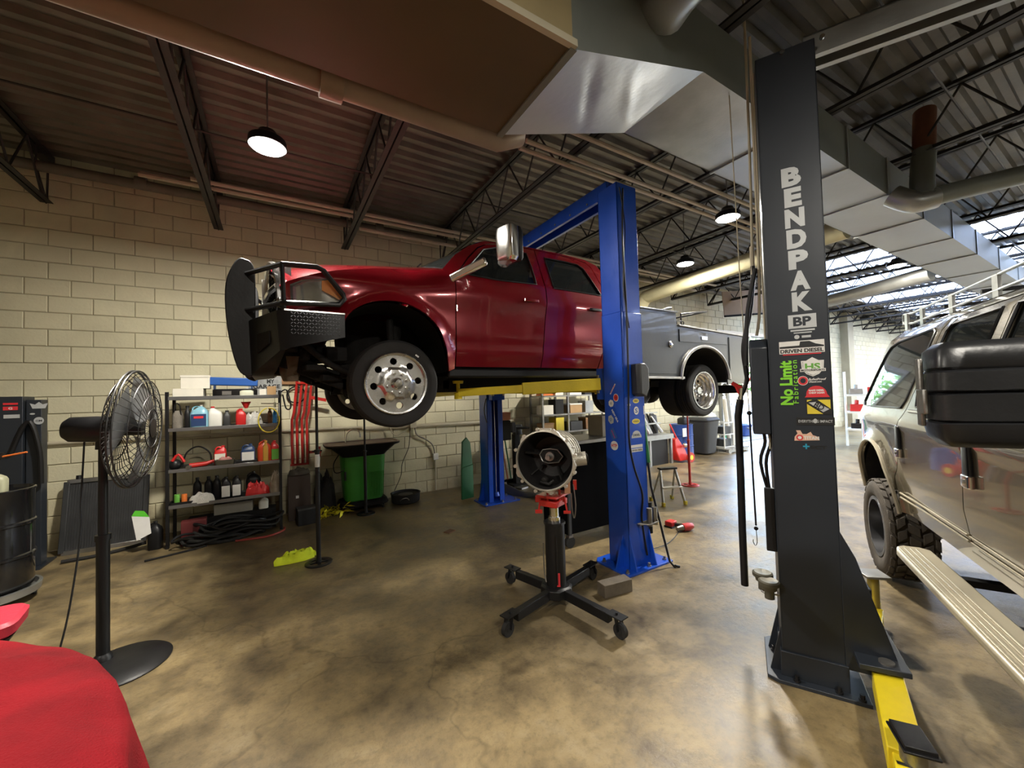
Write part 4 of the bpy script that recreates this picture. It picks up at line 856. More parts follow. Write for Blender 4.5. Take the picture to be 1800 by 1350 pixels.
# wheels
def wheel(parent, c, s, kind, Rt=.39, w_=.22):
    """axis along Y; s=-1: face toward -Y"""
    cx, cy, cz = c
    rp = .272
    tp_ = [(rp, -w_/2+.012), (rp+.012, -w_/2+.004), (Rt-.06, -w_/2-.004), (Rt-.022, -w_/2+.004), (Rt-.006, -w_/2+.02), (Rt, -w_/2+.035)]
    for g_ in (-.055, -.018, .018, .055): tp_ += [(Rt, g_-.007), (Rt-.010, g_-.005), (Rt-.010, g_+.005), (Rt, g_+.007)]
    tp_ += [(Rt, w_/2-.035), (Rt-.006, w_/2-.02), (Rt-.022, w_/2-.004), (Rt-.06, w_/2+.004), (rp+.012, w_/2-.004), (rp, w_/2-.012), (rp-.02, 0)]
    ty_ = MB().ring([(r, h) for r, h in tp_], (cx, cy, cz), 'Y', 48); t = ty_.build('wheel', M_rubber, parent, ang=30)
    f = cy+s*w_/2
    if kind == 'front':
        D = lambda r: f + s*(-.006 if r > .245 else (.014 if r < .125 else (.014-.022*min(1, (r-.125)/.02))))
        circ = [(.262*math.cos(2*PI*i/48), .262*math.sin(2*PI*i/48)) for i in range(48)]
        holes = [[(.196*math.cos(a)+.031*math.cos(q*PI/6), .196*math.sin(a)+.031*math.sin(q*PI/6)) for q in range(12)] for a in [PI/8*0+i*PI/4+.12 for i in range(8)]]
        g = sheet(circ, holes, lambda x, z: V((cx+x, D(math.hypot(x, z)), cz+z)), .03, (0, -s*.03, 0))
        g.ring([(.255, -.012), (.268, -.016), (.276, -.008), (.276, .008), (.262, .012)], (cx, f+s*.002, cz), 'Y', 48)
        rim = g.build('rim', mat('polished_rim', (.66, .65, .63), .27, 1, .1, 6, rvar=.08), t, ang=30)
        MB().ring([(.245, -w_/2), (.27, -w_/2), (.27, w_/2), (.245, w_/2)], (cx, cy-s*.01, cz), 'Y', 40).build('rim_barrel', M_steel, t)
        MB().tube([(cx, f-s*.06, cz), (cx, f-s*.12, cz)], .17, 24).build('brake_disc', M_dark, t)
        MB().lathe([(0, .06), (.03, .058), (.045, .04), (.052, .02), (.058, .0)], (cx, f+s*.012, cz), Matrix(((1, 0, 0), (0, 0, s), (0, 1, 0))), 24).build('hub_cap', M_chrome, t)
        for i in range(8):
            a = i*PI/4+.3; p = V((cx+.088*math.cos(a), f+s*.018, cz+.088*math.sin(a))); MB().cyl(p, p+V((0, s*.025, 0)), .013, .011, 6).build('lug_nut', M_chrome, t)
    else:
        deep = .145
        g = MB().ring([(.262, 0), (.276, 0), (.276, -s*.02), (.262, -s*.015)], (cx, f+s*.004, cz), 'Y', 48)
        pr_ = [(.265, 0), (.252, .02), (.250, .05), (.236, .062), (.232, .10), (.215, .115), (.205, deep)]
        vs = [V((cx+r*math.cos(2*PI*j/44), f-s*h, cz+r*math.sin(2*PI*j/44))) for r, h in pr_ for j in range(44)]
        g.add(vs, [(i*44+j, i*44+(j+1) % 44, (i+1)*44+(j+1) % 44, (i+1)*44+j) for i in range(len(pr_)-1) for j in range(44)])
        circ = [(.207*math.cos(2*PI*i/40), .207*math.sin(2*PI*i/40)) for i in range(40)]
        holes = [[(.155*math.cos(a)+.024*math.cos(q*PI/5), .155*math.sin(a)+.024*math.sin(q*PI/5)) for q in range(10)] for a in [i*PI/4+.3 for i in range(8)]]
        g.join(sheet(circ, holes, lambda x, z: V((cx+x, f-s*(deep-.05*max(0, (.12-math.hypot(x, z))/.12)), cz+z)), .035, (0, -s*.01, 0)))
        g.build('rim', M_chrome, t, ang=30)
        MB().cyl((cx, f-s*deep, cz), (cx, f-s*(deep-.07), cz), .055, .05, 20).build('hub_cap', M_chrome, t)
        for i in range(8):
            a = i*PI/4; p = V((cx+.085*math.cos(a), f-s*(deep-.03), cz+.085*math.sin(a))); MB().cyl(p, p+V((0, s*.03, 0)), .012, n=6).build('lug_nut', M_chrome, t)
    return t
wheel(TR, (.925, 3.60, 1.93), -1, 'front'); wheel(TR, (.925, 5.35, 1.93), 1, 'front')
for (y, s) in ((3.60, -1), (5.40, 1)): wheel(TR, (5.43, y, 1.785), s, 'rear', .385)
for y in (3.87, 5.13):
    MB().ring([(.27, -.13), (.385, -.13), (.39, -.11), (.39, .11), (.385, .13), (.27, .13)], (5.43, y, 1.785), 'Y', 40).build('wheel', M_rubber, TR)['label'] = 'inner rear tyre'
MB().box((.925+.30*math.cos(.9), 3.484, 1.93+.315*math.sin(.9)), (.035, .004, .014), 0, Matrix.Rotation(R(35), 3, 'Y')).build('balance_tag', M_paper, TR)
# towing mirror
mm = MB().beam((1.46, 3.50, 2.93), (1.72, 3.24, 3.07), .05, .085).build('mirror_arm', M_chrome, TR, bevel=.02)
hs = MB().loft([(3.03, .045, .085), (3.06, .062, .11), (3.28, .068, .115), (3.345, .062, .105), (3.36, .045, .085)], (1.86, 3.08, 0), 24, 4, R(14))
hs.build('mirror_housing', M_chrome, TR)['label'] = 'chrome mirror housing'
MB().loft([(3.035, .02, .10), (3.06, .03, .118), (3.30, .03, .118), (3.35, .02, .10)], (1.925, 3.095, 0), 20, 5, R(14)).build('mirror_face', M_black, TR)['label'] = 'black mirror face'
MB().loft([(3.0, .03, .04), (3.03, .05, .07), (3.07, .05, .07)], (1.85, 3.12, 0), 16, 3, R(14)).build('mirror_lamp', M_lens, TR)
MB().beam((1.5, 5.50, 2.93), (1.72, 5.76, 3.07), .05, .085).build('mirror_arm', M_chrome, TR, bevel=.02); MB().loft([(3.03, .05, .10), (3.06, .06, .12), (3.30, .06, .12), (3.35, .05, .10)], (1.86, 5.92, 0), 20, 4).build('mirror_housing', M_chrome, TR)
MB().bx(1.505, 1.515, 3.47, 3.475, 2.62, 2.68).build('fender_badge', M_chrome, TR)

# service body
def sbp(x, z): return V((x, 3.42+(.0 if z < 2.6 else (z-2.6)*.02), z))
def sb_side(name, out, holes, m, fl=.03, dy=0, parent=TR, both=True, step=.09):
    g = sheet(out, holes, lambda x, z: sbp(x, z)+V((0, dy, 0)), step, (0, fl, 0)); a = g.build(name, m, parent, ang=40)
    if both: return a, g.mir().build(name, m, parent, ang=40)
    return a
RA = [(4.80, 1.96)]+[(5.36+.56*math.cos(a), 1.94+.46*math.sin(a)) for a in [PI*(1-i/16) for i in range(1, 16)]]+[(5.92, 1.88)]
sbt = sb_side('service_box_side', [(3.82, 1.97), (3.82, 2.885), (4.745, 2.865), (4.755, 2.69), (6.60, 2.62), (6.52, 1.87), (5.93, 1.865)]+RA[::-1][1:-1]+[(4.80, 1.965)], [], M_box, .02)
for ys in ((3.42, 3.87), (5.13, 5.58)):
    MB().bx(3.82, 4.74, ys[0]+.002, ys[1], 2.0, 2.865).bx(4.74, 6.5, ys[0]+.14, ys[1], 2.42, 2.62).bx(3.82, 4.8, ys[0]+.002, ys[1], 1.97, 2.3).bx(5.95, 6.5, ys[0]+.004, ys[1], 1.9, 2.5).build('service_box', M_box, TR, smooth=False)
MB().bx(3.84, 6.5, 3.85, 5.15, 2.02, 2.08).bx(3.84, 3.87, 3.85, 5.15, 2.08, 2.86).bx(6.47, 6.5, 3.85, 5.15, 2.06, 2.5).build('bed', M_box, TR, smooth=False)
MB().bx(3.80, 4.76, 3.405, 3.9, 2.862, 2.885).build('box_lid', M_box, TR, bevel=.006)
MB().beam((4.77, 3.42, 2.695), (6.60, 3.42, 2.625), .05, .025).build('box_rail', M_steel, TR, bevel=.006)
MB().beam((3.86, 3.40, 1.975), (4.84, 3.40, 1.965), .03, .03).build('box_ledge', M_steel, TR, bevel=.004)
MB().bx(3.90, 6.5, 3.40, 5.6, 1.862, 1.885).bx(4.84, 5.9, 3.4, 3.5, 1.86, 1.9).build('box_floor', M_dark, TR, smooth=False) if 0 else None
for nm, out in (('compartment_door', [(3.87, 2.03), (3.87, 2.83), (4.70, 2.815), (4.70, 2.02)]), ('compartment_door', [(4.79, 2.40), (4.79, 2.64), (5.93, 2.60), (5.93, 2.46), (5.7, 2.44)]), ('compartment_door', [(5.99, 1.93), (5.99, 2.59), (6.50, 2.565), (6.44, 1.93)])):
    if out[0][1] == 2.40: out = [(4.79, 2.47), (4.79, 2.64), (5.93, 2.60), (5.93, 2.47)]
    sb_side(nm, out, [], M_box, .012, -.012, both=False)
for (x, z) in ((4.585, 2.42), (6.40, 2.24)): MB().lathe([(0, .022), (.02, .02), (.028, .006), (.040, .014), (.046, .008), (.046, 0)], (x, 3.405, z), Matrix(((1, 0, 0), (0, 0, -1), (0, 1, 0))), 22).build('paddle_latch', M_chrome, TR)
MB().bx(5.28, 5.42, 3.398, 3.408, 2.515, 2.57).build('name_plate', M_chrome, TR, bevel=.003)
flr = [(5.36+.58*math.cos(a), 3.40, 1.94+.48*math.sin(a)) for a in [PI*(1-i/20) for i in range(21)]]
MB().tube(flr, .022, 8).build('fender_flare', M_steel, TR)
lin = [(5.36+.56*math.cos(a), 1.94+.46*math.sin(a)) for a in [PI*(1-i/16) for i in range(17)]]
for s in (0, 1):
    mb = MB().add([V((x, 3.43, z)) for x, z in lin]+[V((x, 4.15, z)) for x, z in lin], [(i, i+1, 18+i, 17+i) for i in range(16)]); (mb if s == 0 else mb.mir()).build('arch_liner', M_dark, TR)
MB().bx(3.80, 3.83, 3.395, 3.41, 2.76, 2.84).build('clearance_lamp', M_amber, TR, bevel=.004)
MB().bx(6.45, 6.62, 3.5, 5.5, 1.72, 1.86).build('rear_bumper', M_box, TR, bevel=.01)
MB().bx(6.5, 6.53, 3.42, 3.58, 1.95, 2.5).build('tail_lamp_panel', M_box, TR); MB().tube([(6.55, 3.46, 1.87), (6.60, 3.42, 2.0), (6.64, 3.38, 2.05)], .012, 6).build('tail_light', M_redp, TR)
for (a, b_) in (((4.80, 3.45, 2.72), (4.94, 3.45, 2.72)), ): MB().tube([a, (a[0], a[1], 2.76), (b_[0], b_[1], 2.76), b_], .008, 6, sm=3).build('lid_handle', M_black, TR)
MB().tube([(5.0, 3.9, 2.7), (5.02, 3.9, 2.95), (5.12, 3.9, 3.04), (5.3, 3.9, 3.08)], .016, 8, sm=4).tube([(5.6, 3.95, 2.65), (5.6, 3.95, 3.02), (6.3, 3.95, 3.12), (6.3, 5.2, 3.12)], .016, 8).build('body_rack', M_black, TR)

# ================================================================== TAN SPORT UTILITY VEHICLE (a along, l to the right, z up)
SU = thing('sport_utility_vehicle', 'pewter sport utility vehicle on large off-road tyres beside the charcoal lift post', 'car', sv(3.2, 2.1, 0))
LC = 2.10
def sl(a, z):
    l = 1.09
    if z > 1.50: l += .02*(min(z, 1.56)-1.5)/.06
    if z > 1.56: l += (z-1.56)*.36
    if z > 2.24: l += (z-2.24)**1.3*1.5
    l += .018/(1+math.exp((z-1.0)/.02)); l -= .016*math.exp(-((z-1.46)/.035)**2)
    if z < .95: l += (.95-z)*.15
    l -= .045*math.exp(-(dseg(a, z, SARCH, False)/.06)**2)
    if a > 5.3: l += (a-5.3)**2*(.22 if z > 1.1 else .16)
    if a < .9: l += (.9-a)**2*.35
    return l
SARCH = [(5.0+.545*math.cos(t), .72+.55*math.sin(t)) for t in [PI*i/18 for i in range(19)]]
FARCH = [(1.52+.545*math.cos(t), .72+.55*math.sin(t)) for t in [PI*i/18 for i in range(19)]]
def sp(a, z): return sv(a, sl(a, z), z)
def spf(a, z): return sv(a, 2*LC-sl(a, z), z)
def sside(name, out, holes, m, parent=SU, step=.06, fl=.03, dy=0, lab=None, both=True):
    f = lambda a, z: sv(a, sl(a, z)+dy, z); g = sheet(out, holes, f, step, tuple(SN*fl)); o1 = g.build(name, m, parent, ang=50)
    if lab: o1['label'] = lab
    if not both: return o1
    f = lambda a, z: sv(a, 2*LC-sl(a, z)-dy, z); g = sheet(out, holes, f, step, tuple(SN*-fl)); return o1, g.build(name, m, parent, ang=50)
QW = [(4.40, 1.60), (5.50, 1.58), (5.66, 1.62), (5.60, 1.84), (5.47, 2.10), (5.38, 2.17), (5.2, 2.205), (4.42, 2.235), (4.36, 2.20), (4.36, 1.66)]
RD = [(3.335, .86), (3.30, 1.5), (3.33, 1.9), (3.36, 2.285), (4.20, 2.275), (4.25, 2.2), (4.27, 1.6), (4.36, 1.44), (4.40, 1.2), (4.47, 1.02), (4.43, .86)]
RW = [(3.44, 1.63), (3.46, 2.235), (4.10, 2.225), (4.15, 2.18), (4.17, 1.70), (4.10, 1.62)]
FD = [(2.20, .86), (2.18, 1.5), (2.30, 1.66), (2.62, 2.16), (2.74, 2.28), (3.35, 2.285), (3.32, 1.9), (3.29, 1.5), (3.325, .86)]
FW = [(2.36, 1.63), (2.72, 2.14), (2.80, 2.225), (3.30, 2.235), (3.28, 1.63)]
quarter = [(4.44, .80)]+[(4.455, .9)]+SARCH[::-1][0:0]+[(a, z) for a, z in SARCH[::-1]]+[(5.56, .78), (5.95, .80), (6.02, 1.0), (6.03, 1.36), (5.96, 1.56), (5.90, 1.75), (5.74, 2.1), (5.64, 2.26), (5.5, 2.33), (4.4, 2.36), (2.78, 2.36), (2.6, 2.24), (2.25, 1.70), (2.29, 1.66), (2.62, 2.175), (2.735, 2.29), (3.36, 2.295), (4.21, 2.285), (4.262, 2.21), (4.28, 1.605), (4.37, 1.445), (4.41, 1.205), (4.48, 1.02)]
quarter = [(4.435, .80), (4.45, .86), (4.455, .80)]
qpoly = [(a, z) for a, z in SARCH]            # from rear (a=5.545) over to front (a=4.455)
quarter = [(5.545, .72), (5.56, .80), (5.95, .80), (6.02, 1.0), (6.03, 1.36), (5.96, 1.56), (5.90, 1.75), (5.74, 2.1), (5.64, 2.26), (5.5, 2.33), (4.4, 2.36), (2.78, 2.36), (2.6, 2.24), (2.25, 1.70), (2.29, 1.66), (2.62, 2.175), (2.735, 2.29), (3.36, 2.295), (4.21, 2.285), (4.262, 2.21), (4.28, 1.605), (4.37, 1.445), (4.41, 1.205), (4.475, 1.035)]+[(a, z) for a, z in SARCH[::-1] if z < 1.28 and not (a < 4.478 and z < 1.03)]
sside('body_side', quarter, [QW], M_pew)
dR = sside('door', RD, [RW], M_pew); dF = sside('door', FD, [FW], M_pew)
sside('fender', [(2.19, .86), (2.17, 1.5), (2.24, 1.64), (.75, 1.50), (.52, 1.42), (.48, .8), (.97, .78)]+[(a, z) for a, z in FARCH[::-1]]+[(2.07, .80)], [], M_pew)
sside('rocker', [(2.08, .74), (2.08, .855), (4.44, .855), (4.44, .74)], [], M_pew)
for dr, wn in ((dR, RW), (dF, FW)):
    for s in (0, 1):
        f = (lambda a, z: sv(a, sl(a, z)+.012, z)) if s == 0 else (lambda a, z: sv(a, 2*LC-sl(a, z)-.012, z))
        sheet(wn, [], f, .1, tuple(SN*.004*(1 if s == 0 else -1))).build('window', M_glassd, dr[s])
    MB().tube([sp(a, z)-SN*.002 for a, z in resample(wn, .06)], .009, 5, closed=True).build('window_trim', M_black, dr[0])
for s in (0, 1):
    f = (lambda a, z: sv(a, sl(a, z)+.004, z)) if s == 0 else (lambda a, z: sv(a, 2*LC-sl(a, z)-.004, z))
    sheet(QW, [], f, .1, tuple(SN*.004*(1 if s == 0 else -1))).build('quarter_window', M_glassd, SU)
MB().tube([sp(a, z)-SN*.003 for a, z in resample(QW, .06)], .008, 5, closed=True).build('window_trim', M_black, SU)
MB().tube([sp(3.42, 1.59)-SN*.006, sp(4.18, 1.585)-SN*.006], .014, 6).build('belt_trim', M_chrome, dR[0])
for dr, (a, z) in zip((dR, dF), ((4.34, 1.36), (3.21, 1.36))):
    h = flipf(svm(MB().loft([(-.10, .035, .010), (-.095, .042, .016), (.09, .036, .016), (.098, .028, .010)], n=16, p=4).xf(lambda p: V((a+p.x+.02*p.z, sl(a, 1.3)-.008+p.y, z+p.z))))).build('handle_recess', M_black, dr[0])
    h = flipf(svm(MB().loft([(-.035, .042, .014), (-.03, .046, .018), (.03, .046, .018), (.035, .042, .014)], n=16, p=5).xf(lambda p: V((a+p.x-.015, sl(a, 1.2)-.016+p.y, z-.12+p.z))))).build('handle', M_chrome, dr[0])
    MB().cyl(sv(a-.015, sl(a, 1.2)-.034, z-.12), sv(a-.015, sl(a, 1.2)-.040, z-.12), .012, n=12).build('lock', M_steel, dr[0])
# side mouldings (two bright lines) and upper body colour band
for z in (.90, .865): MB().tube([sp(a, z)-SN*.006 for a in (2.2, 2.8, 3.32)], .005, 6).tube([sp(a, z)-SN*.006 for a in (3.345, 3.9, 4.42)], .007, 6).build('side_moulding', M_run, SU)
# wheel lips
for AR in (SARCH, FARCH): MB().tube([sp(a, z)-SN*.004 for a, z in AR], .016, 6).build('wheel_lip', M_run, SU)
for AR, ac in ((SARCH, 5.0), (FARCH, 1.52)):
    for s in (0, 1):
        l0, l1 = (1.10, 1.62) if s == 0 else (2*LC-1.10, 2*LC-1.62)
        MB().add([sv(a, l0, z) for a, z in AR]+[sv(a, l1, z) for a, z in AR], [(i, i+1, 20+i, 19+i) for i in range(18)]).build('arch_liner', M_dark, SU)
# roof, back, hood, front
def sroof(u, v):
    a = 2.62+(5.62-2.62)*u; z = 2.36-.06*max(0, (a-5.2))**1.5-.05*max(0, 2.9-a); l0 = sl(min(a, 5.4), 2.355); l = l0+(2*LC-2*l0)*v; return sv(a, l, z+.035*(1-(2*v-1)**2)*1.0)
MB().grid(sroof, 24, 16).build('roof', M_pew, SU, ang=60)
def sback(u, v):
    z = .80+(2.34-.80)*u; a = lerp(z, [(.8, 5.95), (1.0, 6.02), (1.36, 6.03), (1.56, 5.97), (1.75, 5.91), (2.1, 5.76), (2.26, 5.66), (2.34, 5.52)]); l0 = sl(a, z); l = l0+(2*LC-2*l0)*v; return sv(a+.05*(1-(2*v-1)**4), l, z)
g = MB().grid(sback, 20, 12); g.build('tailgate', M_pew, SU, ang=60)
MB().grid(lambda u, v: sback(.53+.38*u, .10+.8*v)+SD*.012, 8, 8).build('rear_window', M_glassd, SU, ang=60)
flipf(svm(MB().loft([(.55, .10, .80), (.62, .13, .83), (.78, .13, .83), (.82, .08, .80)], (6.0, LC, 0), 28, 8))).build('rear_bumper', M_chrome, SU)
def sws(u, v):
    l0 = 1.20+.20*u; a = 2.27+(2.66-2.27)*u; z = 1.66+(2.34-1.66)*u; l = l0+(2*LC-2*l0)*v; return sv(a-.15*(1-(2*v-1)**2)*(1-.6*u), l, z+.03*(1-(2*v-1)**2))
MB().grid(sws, 8, 12).build('windshield', M_glassd, SU, ang=60)
def shd(u, v):
    a = .50+(2.26-.50)*u; l0 = 1.14; l = l0+(2*LC-2*l0)*v; return sv(a-.14*(1-(2*v-1)**2), l, 1.43+.21*u**.6+.06*(1-(2*v-1)**4))
MB().grid(shd, 12, 14).build('hood', M_pew, SU, ang=60)
flipf(svm(MB().bx(.30, .42, 1.3, 2.9, .85, 1.42))).build('grille', M_chrome, SU, bevel=.02)
flipf(svm(MB().bx(.12, .36, 1.12, 3.08, .58, .84))).build('front_bumper', M_chrome, SU, bevel=.04)
for l in (1.26, 2.94): flipf(svm(MB().bx(.34, .44, l-.13, l+.13, 1.12, 1.38))).build('headlight', M_lens, SU, bevel=.02)
flipf(svm(MB().bx(2.25, 5.9, 1.2, 3.0, .72, .78).bx(3.0, 3.15, 1.3, 2.9, .8, 1.75).bx(3.95, 4.1, 1.3, 2.9, .8, 1.75).bx(2.2, 2.3, 1.2, 3.0, .8, 1.55))).build('interior', M_black, SU, bevel=.03)
flipf(svm(MB().bx(.5, 5.9, 1.45, 1.53, .56, .70).bx(.5, 5.9, 2.67, 2.75, .56, .70).bx(2.4, 4.0, 1.9, 2.4, .45, .66))).build('frame_rail', M_dark, SU, smooth=False)
MB().tube([sv(5.0, 1.3, .45), sv(5.0, 2.9, .45)], .05, 12).sphere(sv(5.0, 2.1, .45), .17).tube([sv(1.52, 1.3, .45), sv(1.52, 2.9, .45)], .05, 12).build('axle', M_dark, SU)
# running board
def rb(l0, l1, z):
    P = [(2.10, l0), (3.78, l0), (3.86, l0+.02), (3.90, l0+.06), (3.90, l1-.05), (3.86, l1), (2.10, l1), (2.03, l1-.04), (2.0, l0+.06), (2.03, l0+.02)]
    return P
flipf(svm(MB().prism(rb(.90, 1.10, 0), (0, 0, .585), (1, 0, 0), (0, 1, 0), (0, 0, .045)))).build('running_board', M_run, SU, smooth=False, bevel=.012)
ribs = MB()
for l in (.925, .955, .985, 1.015): ribs.bx(2.10, 3.82, l-.007, l+.007, .63, .638)
flipf(svm(ribs)).build('step_ribs', M_run, SU, smooth=False, bevel=.003)
for a in (2.3, 2.85, 3.45): flipf(svm(MB().bx(a, a+.06, 1.05, 1.5, .56, .60))).build('step_bracket', M_black, SU, smooth=False)
# tyres with chunky tread
def bigwheel(ac, lc, face):
    c = sv(ac, lc, .455); Rt, hw = .44, .16
    m3 = Matrix((SD, SN, V((0, 0, 1)))).transposed()      # local x->SD, y->SN, z->up
    prof = [(.27, -hw+.02), (.30, -hw), (.37, -hw-.008), (.41, -hw+.005), (.425, -hw+.02), (.425, hw-.02), (.41, hw-.005), (.37, hw+.008), (.30, hw), (.27, hw-.02)]
    mb = MB().ring([(r, h) for r, h in prof], (0, 0, 0), 'Y', 48); mb.xf(lambda p: c+m3 @ p); t = mb.build('wheel', M_tread, SU, ang=30)
    tb = MB(); k = 0; NB = 26
    for i in range(NB):
        a = 2*PI*i/NB
        for j, (y, wy, off, sk) in enumerate(((-.138, .034, 0, .2), (-.078, .06, .5, -.35), (.0, .07, 0, .3), (.078, .06, .5, -.35), (.138, .034, 0, .2))):
            an = a+off*2*PI/NB; rr = .433; wx = .088 if j in (0, 4) else .082
            m = Matrix.Rotation(-an, 3, 'Y') @ Matrix.Rotation(sk, 3, 'X') if 0 else Matrix.Rotation(-an, 3, 'Y')
            h_ = .022 if j in (1, 2, 3) else .020
            q = [V((h_/2*s1+rr, y+wy/2*s2+0, wx/2*s3*(.86 if s2*(1 if j % 2 else -1) > 0 else 1.0)+sk*.06*s2)) for s1 in (-1, 1) for s2 in (-1, 1) for s3 in (-1, 1)]
            if j in (0, 4):
                for p in q:
                    if p.x > rr and abs(p.y) > .14: p.x -= .008
            vs = [c+m3 @ (Matrix.Rotation(-an, 3, 'Y') @ p) for p in q]
            tb.add(vs, [(0, 1, 3, 2), (4, 6, 7, 5), (0, 4, 5, 1), (2, 3, 7, 6), (0, 2, 6, 4), (1, 5, 7, 3)])
    tb.build('tread_blocks', M_tread, t, smooth=False, bevel=.004, seg=1)['kind'] = 'stuff'
    s = face
    rim = MB().ring([(.245, 0), (.275, 0), (.28, .02), (.262, .03), (.255, .15), (.235, .15)], (0, 0, 0), 'Y', 40)
    for i in range(8):
        a = i*PI/4; rim.beam((.05*math.cos(a), .13, .05*math.sin(a)), (.25*math.cos(a), .11, .25*math.sin(a)), .06, .03, (0, 1, 0))
    rim.lathe([(.0, .11), (.07, .11), (.075, .16), (0, .16)], (0, 0, 0), 'Y', 20)
    rim.xf(lambda p: c+m3 @ V((p.x, (p.y-.155)*(1 if s < 0 else -1) if 1 else 0, p.z))); rim.build('rim', mat('graphite_rim', (.10, .10, .105), .35, .8, .15), t)
for ac in (5.0, 1.52):
    bigwheel(ac, 1.21, -1); bigwheel(ac, 2*LC-1.21, 1)
# folding tow mirror
MR = MB().loft([(1.600, .06, .150), (1.625, .082, .172), (1.672, .090, .180), (1.678, .080, .168), (1.684, .090, .180), (1.76, .092, .182), (1.768, .080, .168), (1.776, .096, .184), (1.83, .094, .182), (1.838, .080, .168), (1.846, .088, .178), (1.90, .084, .174), (1.925, .062, .150)], (0, 0, 0), 40, 7)
flipf(svm(MR.xf(lambda p: V((1.80+p.x+p.y*.10, .70+p.y, p.z))))).build('mirror_housing', M_mirr, SU, ang=50)['label'] = 'large black ribbed tow mirror'
flipf(svm(MB().bx(1.775, 1.81, .500, .512, 1.66, 1.88).bx(1.74, 1.80, .497, .510, 1.70, 1.78))).build('mirror_edge', M_steel, SU, bevel=.004)
flipf(svm(MB().bx(1.78, 1.86, .85, 1.16, 1.70, 1.74).bx(1.78, 1.86, .85, 1.16, 1.80, 1.84).bx(1.76, 1.86, 1.10, 1.16, 1.66, 1.86))).build('mirror_arm', M_mirr, SU, bevel=.012)
# roof rack
rk = MB()
for (z, r_) in ((2.50, .011), (2.40, .011)):
    rk.tube([sv(5.7, 1.52, z+.03), sv(5.4, 1.50, z+.0), sv(3.0, 1.50, z+.01), sv(2.2, 1.50, z+.02)], r_, 8)
rk.tube([sv(5.7, 1.52, 2.53), sv(5.74, 1.53, 2.46), sv(5.7, 1.52, 2.42)], .016, 8)
rk = rk.build('roof_rack', M_galv, SU)
for a in (5.55, 5.15, 4.55, 3.9, 3.2, 2.6): flipf(svm(MB().bx(a-.035, a+.035, 1.49, 1.51, 2.35, 2.515))).build('rack_plate', M_galv, rk, smooth=False)
sides = MB()
for a in (2.9, 3.5, 4.1, 4.7, 5.3): sides.tube([sv(a, 1.50, 2.44), sv(a, 2*LC-1.50, 2.44)], .014, 6)
sides.tube([sv(5.6, 2*LC-1.5, 2.45), sv(2.2, 2*LC-1.5, 2.45)], .016, 8).build('rack_crossbar', M_black, SU)

# ================================================================== MIDDLE OF THE FLOOR
# transmission jack
TJ = thing('transmission_jack', 'black telescopic transmission jack on four casters with a red saddle', 'jack', (2.06, 2.76, 0))
JC = V((2.06, 2.76, 0))
legs = [V((1.50, 2.60, 0)), V((2.14, 2.14, 0)), V((1.92, 3.26, 0)), V((2.58, 2.90, 0))]
hub = MB().loft([(.07, .11, .11), (.085, .13, .13), (.15, .13, .13), (.165, .11, .11)], JC, 8, 2.6).build('hub_plate', M_black, TJ, bevel=.004)
for L in legs:
    d_ = (L-JC).normalized(); Lg = MB().beam(JC+d_*.06+V((0, 0, .115)), L-d_*.06+V((0, 0, .115)), .055, .075).build('leg', M_black, TJ, smooth=False, bevel=.005)
    t_ = V((0, 0, 1)).cross(d_)
    MB().box(L+V((0, 0, .155)), (.14, .085, .008), math.atan2(d_.y, d_.x)).cyl(L+V((0, 0, .155)), L+V((0, 0, .175)), .010, n=8).beam(L+d_*.01+t_*.026+V((0, 0, .155)), L+d_*.03+t_*.026+V((0, 0, .06)), .035, .005, d_).beam(L+d_*.01-t_*.026+V((0, 0, .155)), L+d_*.03-t_*.026+V((0, 0, .06)), .035, .005, d_).build('caster_fork', M_black, TJ, smooth=False)
    MB().tube([L+d_*.03+t_*.017+V((0, 0, .056)), L+d_*.03-t_*.017+V((0, 0, .056))], .054, 20).tube([L+d_*.03+t_*.021+V((0, 0, .056)), L+d_*.03-t_*.021+V((0, 0, .056))], .022, 12).build('caster_wheel', M_rubber, TJ)
MB().cyl(JC+V((0, 0, .15)), JC+V((0, 0, .69)), .085, n=28).tube([JC+V((0, 0, .68)), JC+V((0, 0, .70))], .095, 8).build('cylinder', M_black, TJ)
MB().cyl(JC+V((0, 0, .69)), JC+V((0, 0, .84)), .04, n=20).cyl(JC+V((0, 0, .69)), JC+V((0, 0, .74)), .052, n=20).build('ram', M_chrome, TJ)
vd = (V((0, 0, 0))-JC); vd.z = 0; vd.normalize(); vr = V((vd.y, -vd.x, 0))*-1   # towards viewer / its right
MB().beam(JC+vd*.09+vr*.01+V((0, 0, .2)), JC+vd*.09+vr*.01+V((0, 0, .6)), .012, .03, vd).build('pump_lever', M_steel if 0 else M_black, TJ, bevel=.003)
MB().beam(JC+vd*.088+vr*.02+V((0, 0, .18)), JC+vd*.088+vr*.02+V((0, 0, .29)), .026, .008, vd).build('warning_label', M_redprint, TJ)
MB().tube([JC-vr*.10+vd*.02+V((0, 0, .52)), JC-vr*.10+vd*.03+V((0, 0, .3)), JC-vr*.085+vd*.05+V((0, 0, .2))], .006, 6, sm=3).build('release_rod', M_steel, TJ)
text('TORIN', 'lettering', M_paper, TJ, JC-vr*.078+vd*.055+V((0, 0, .37)), (0, 0, -1), (vd*.6-vr*.8).cross(V((0, 0, -1))), .04, .001, .20) if 0 else None
sad = MB().box(JC+V((0, 0, .865)), (.20, .16, .05), .4).box(JC+V((0, 0, .93)), (.26, .20, .02), .4)
for q in (-1, 1): sad.beam(JC+vr*q*.05+V((0, 0, .86)), JC+vr*q*.05+V((0, 0, .98)), .02, .12, vd)
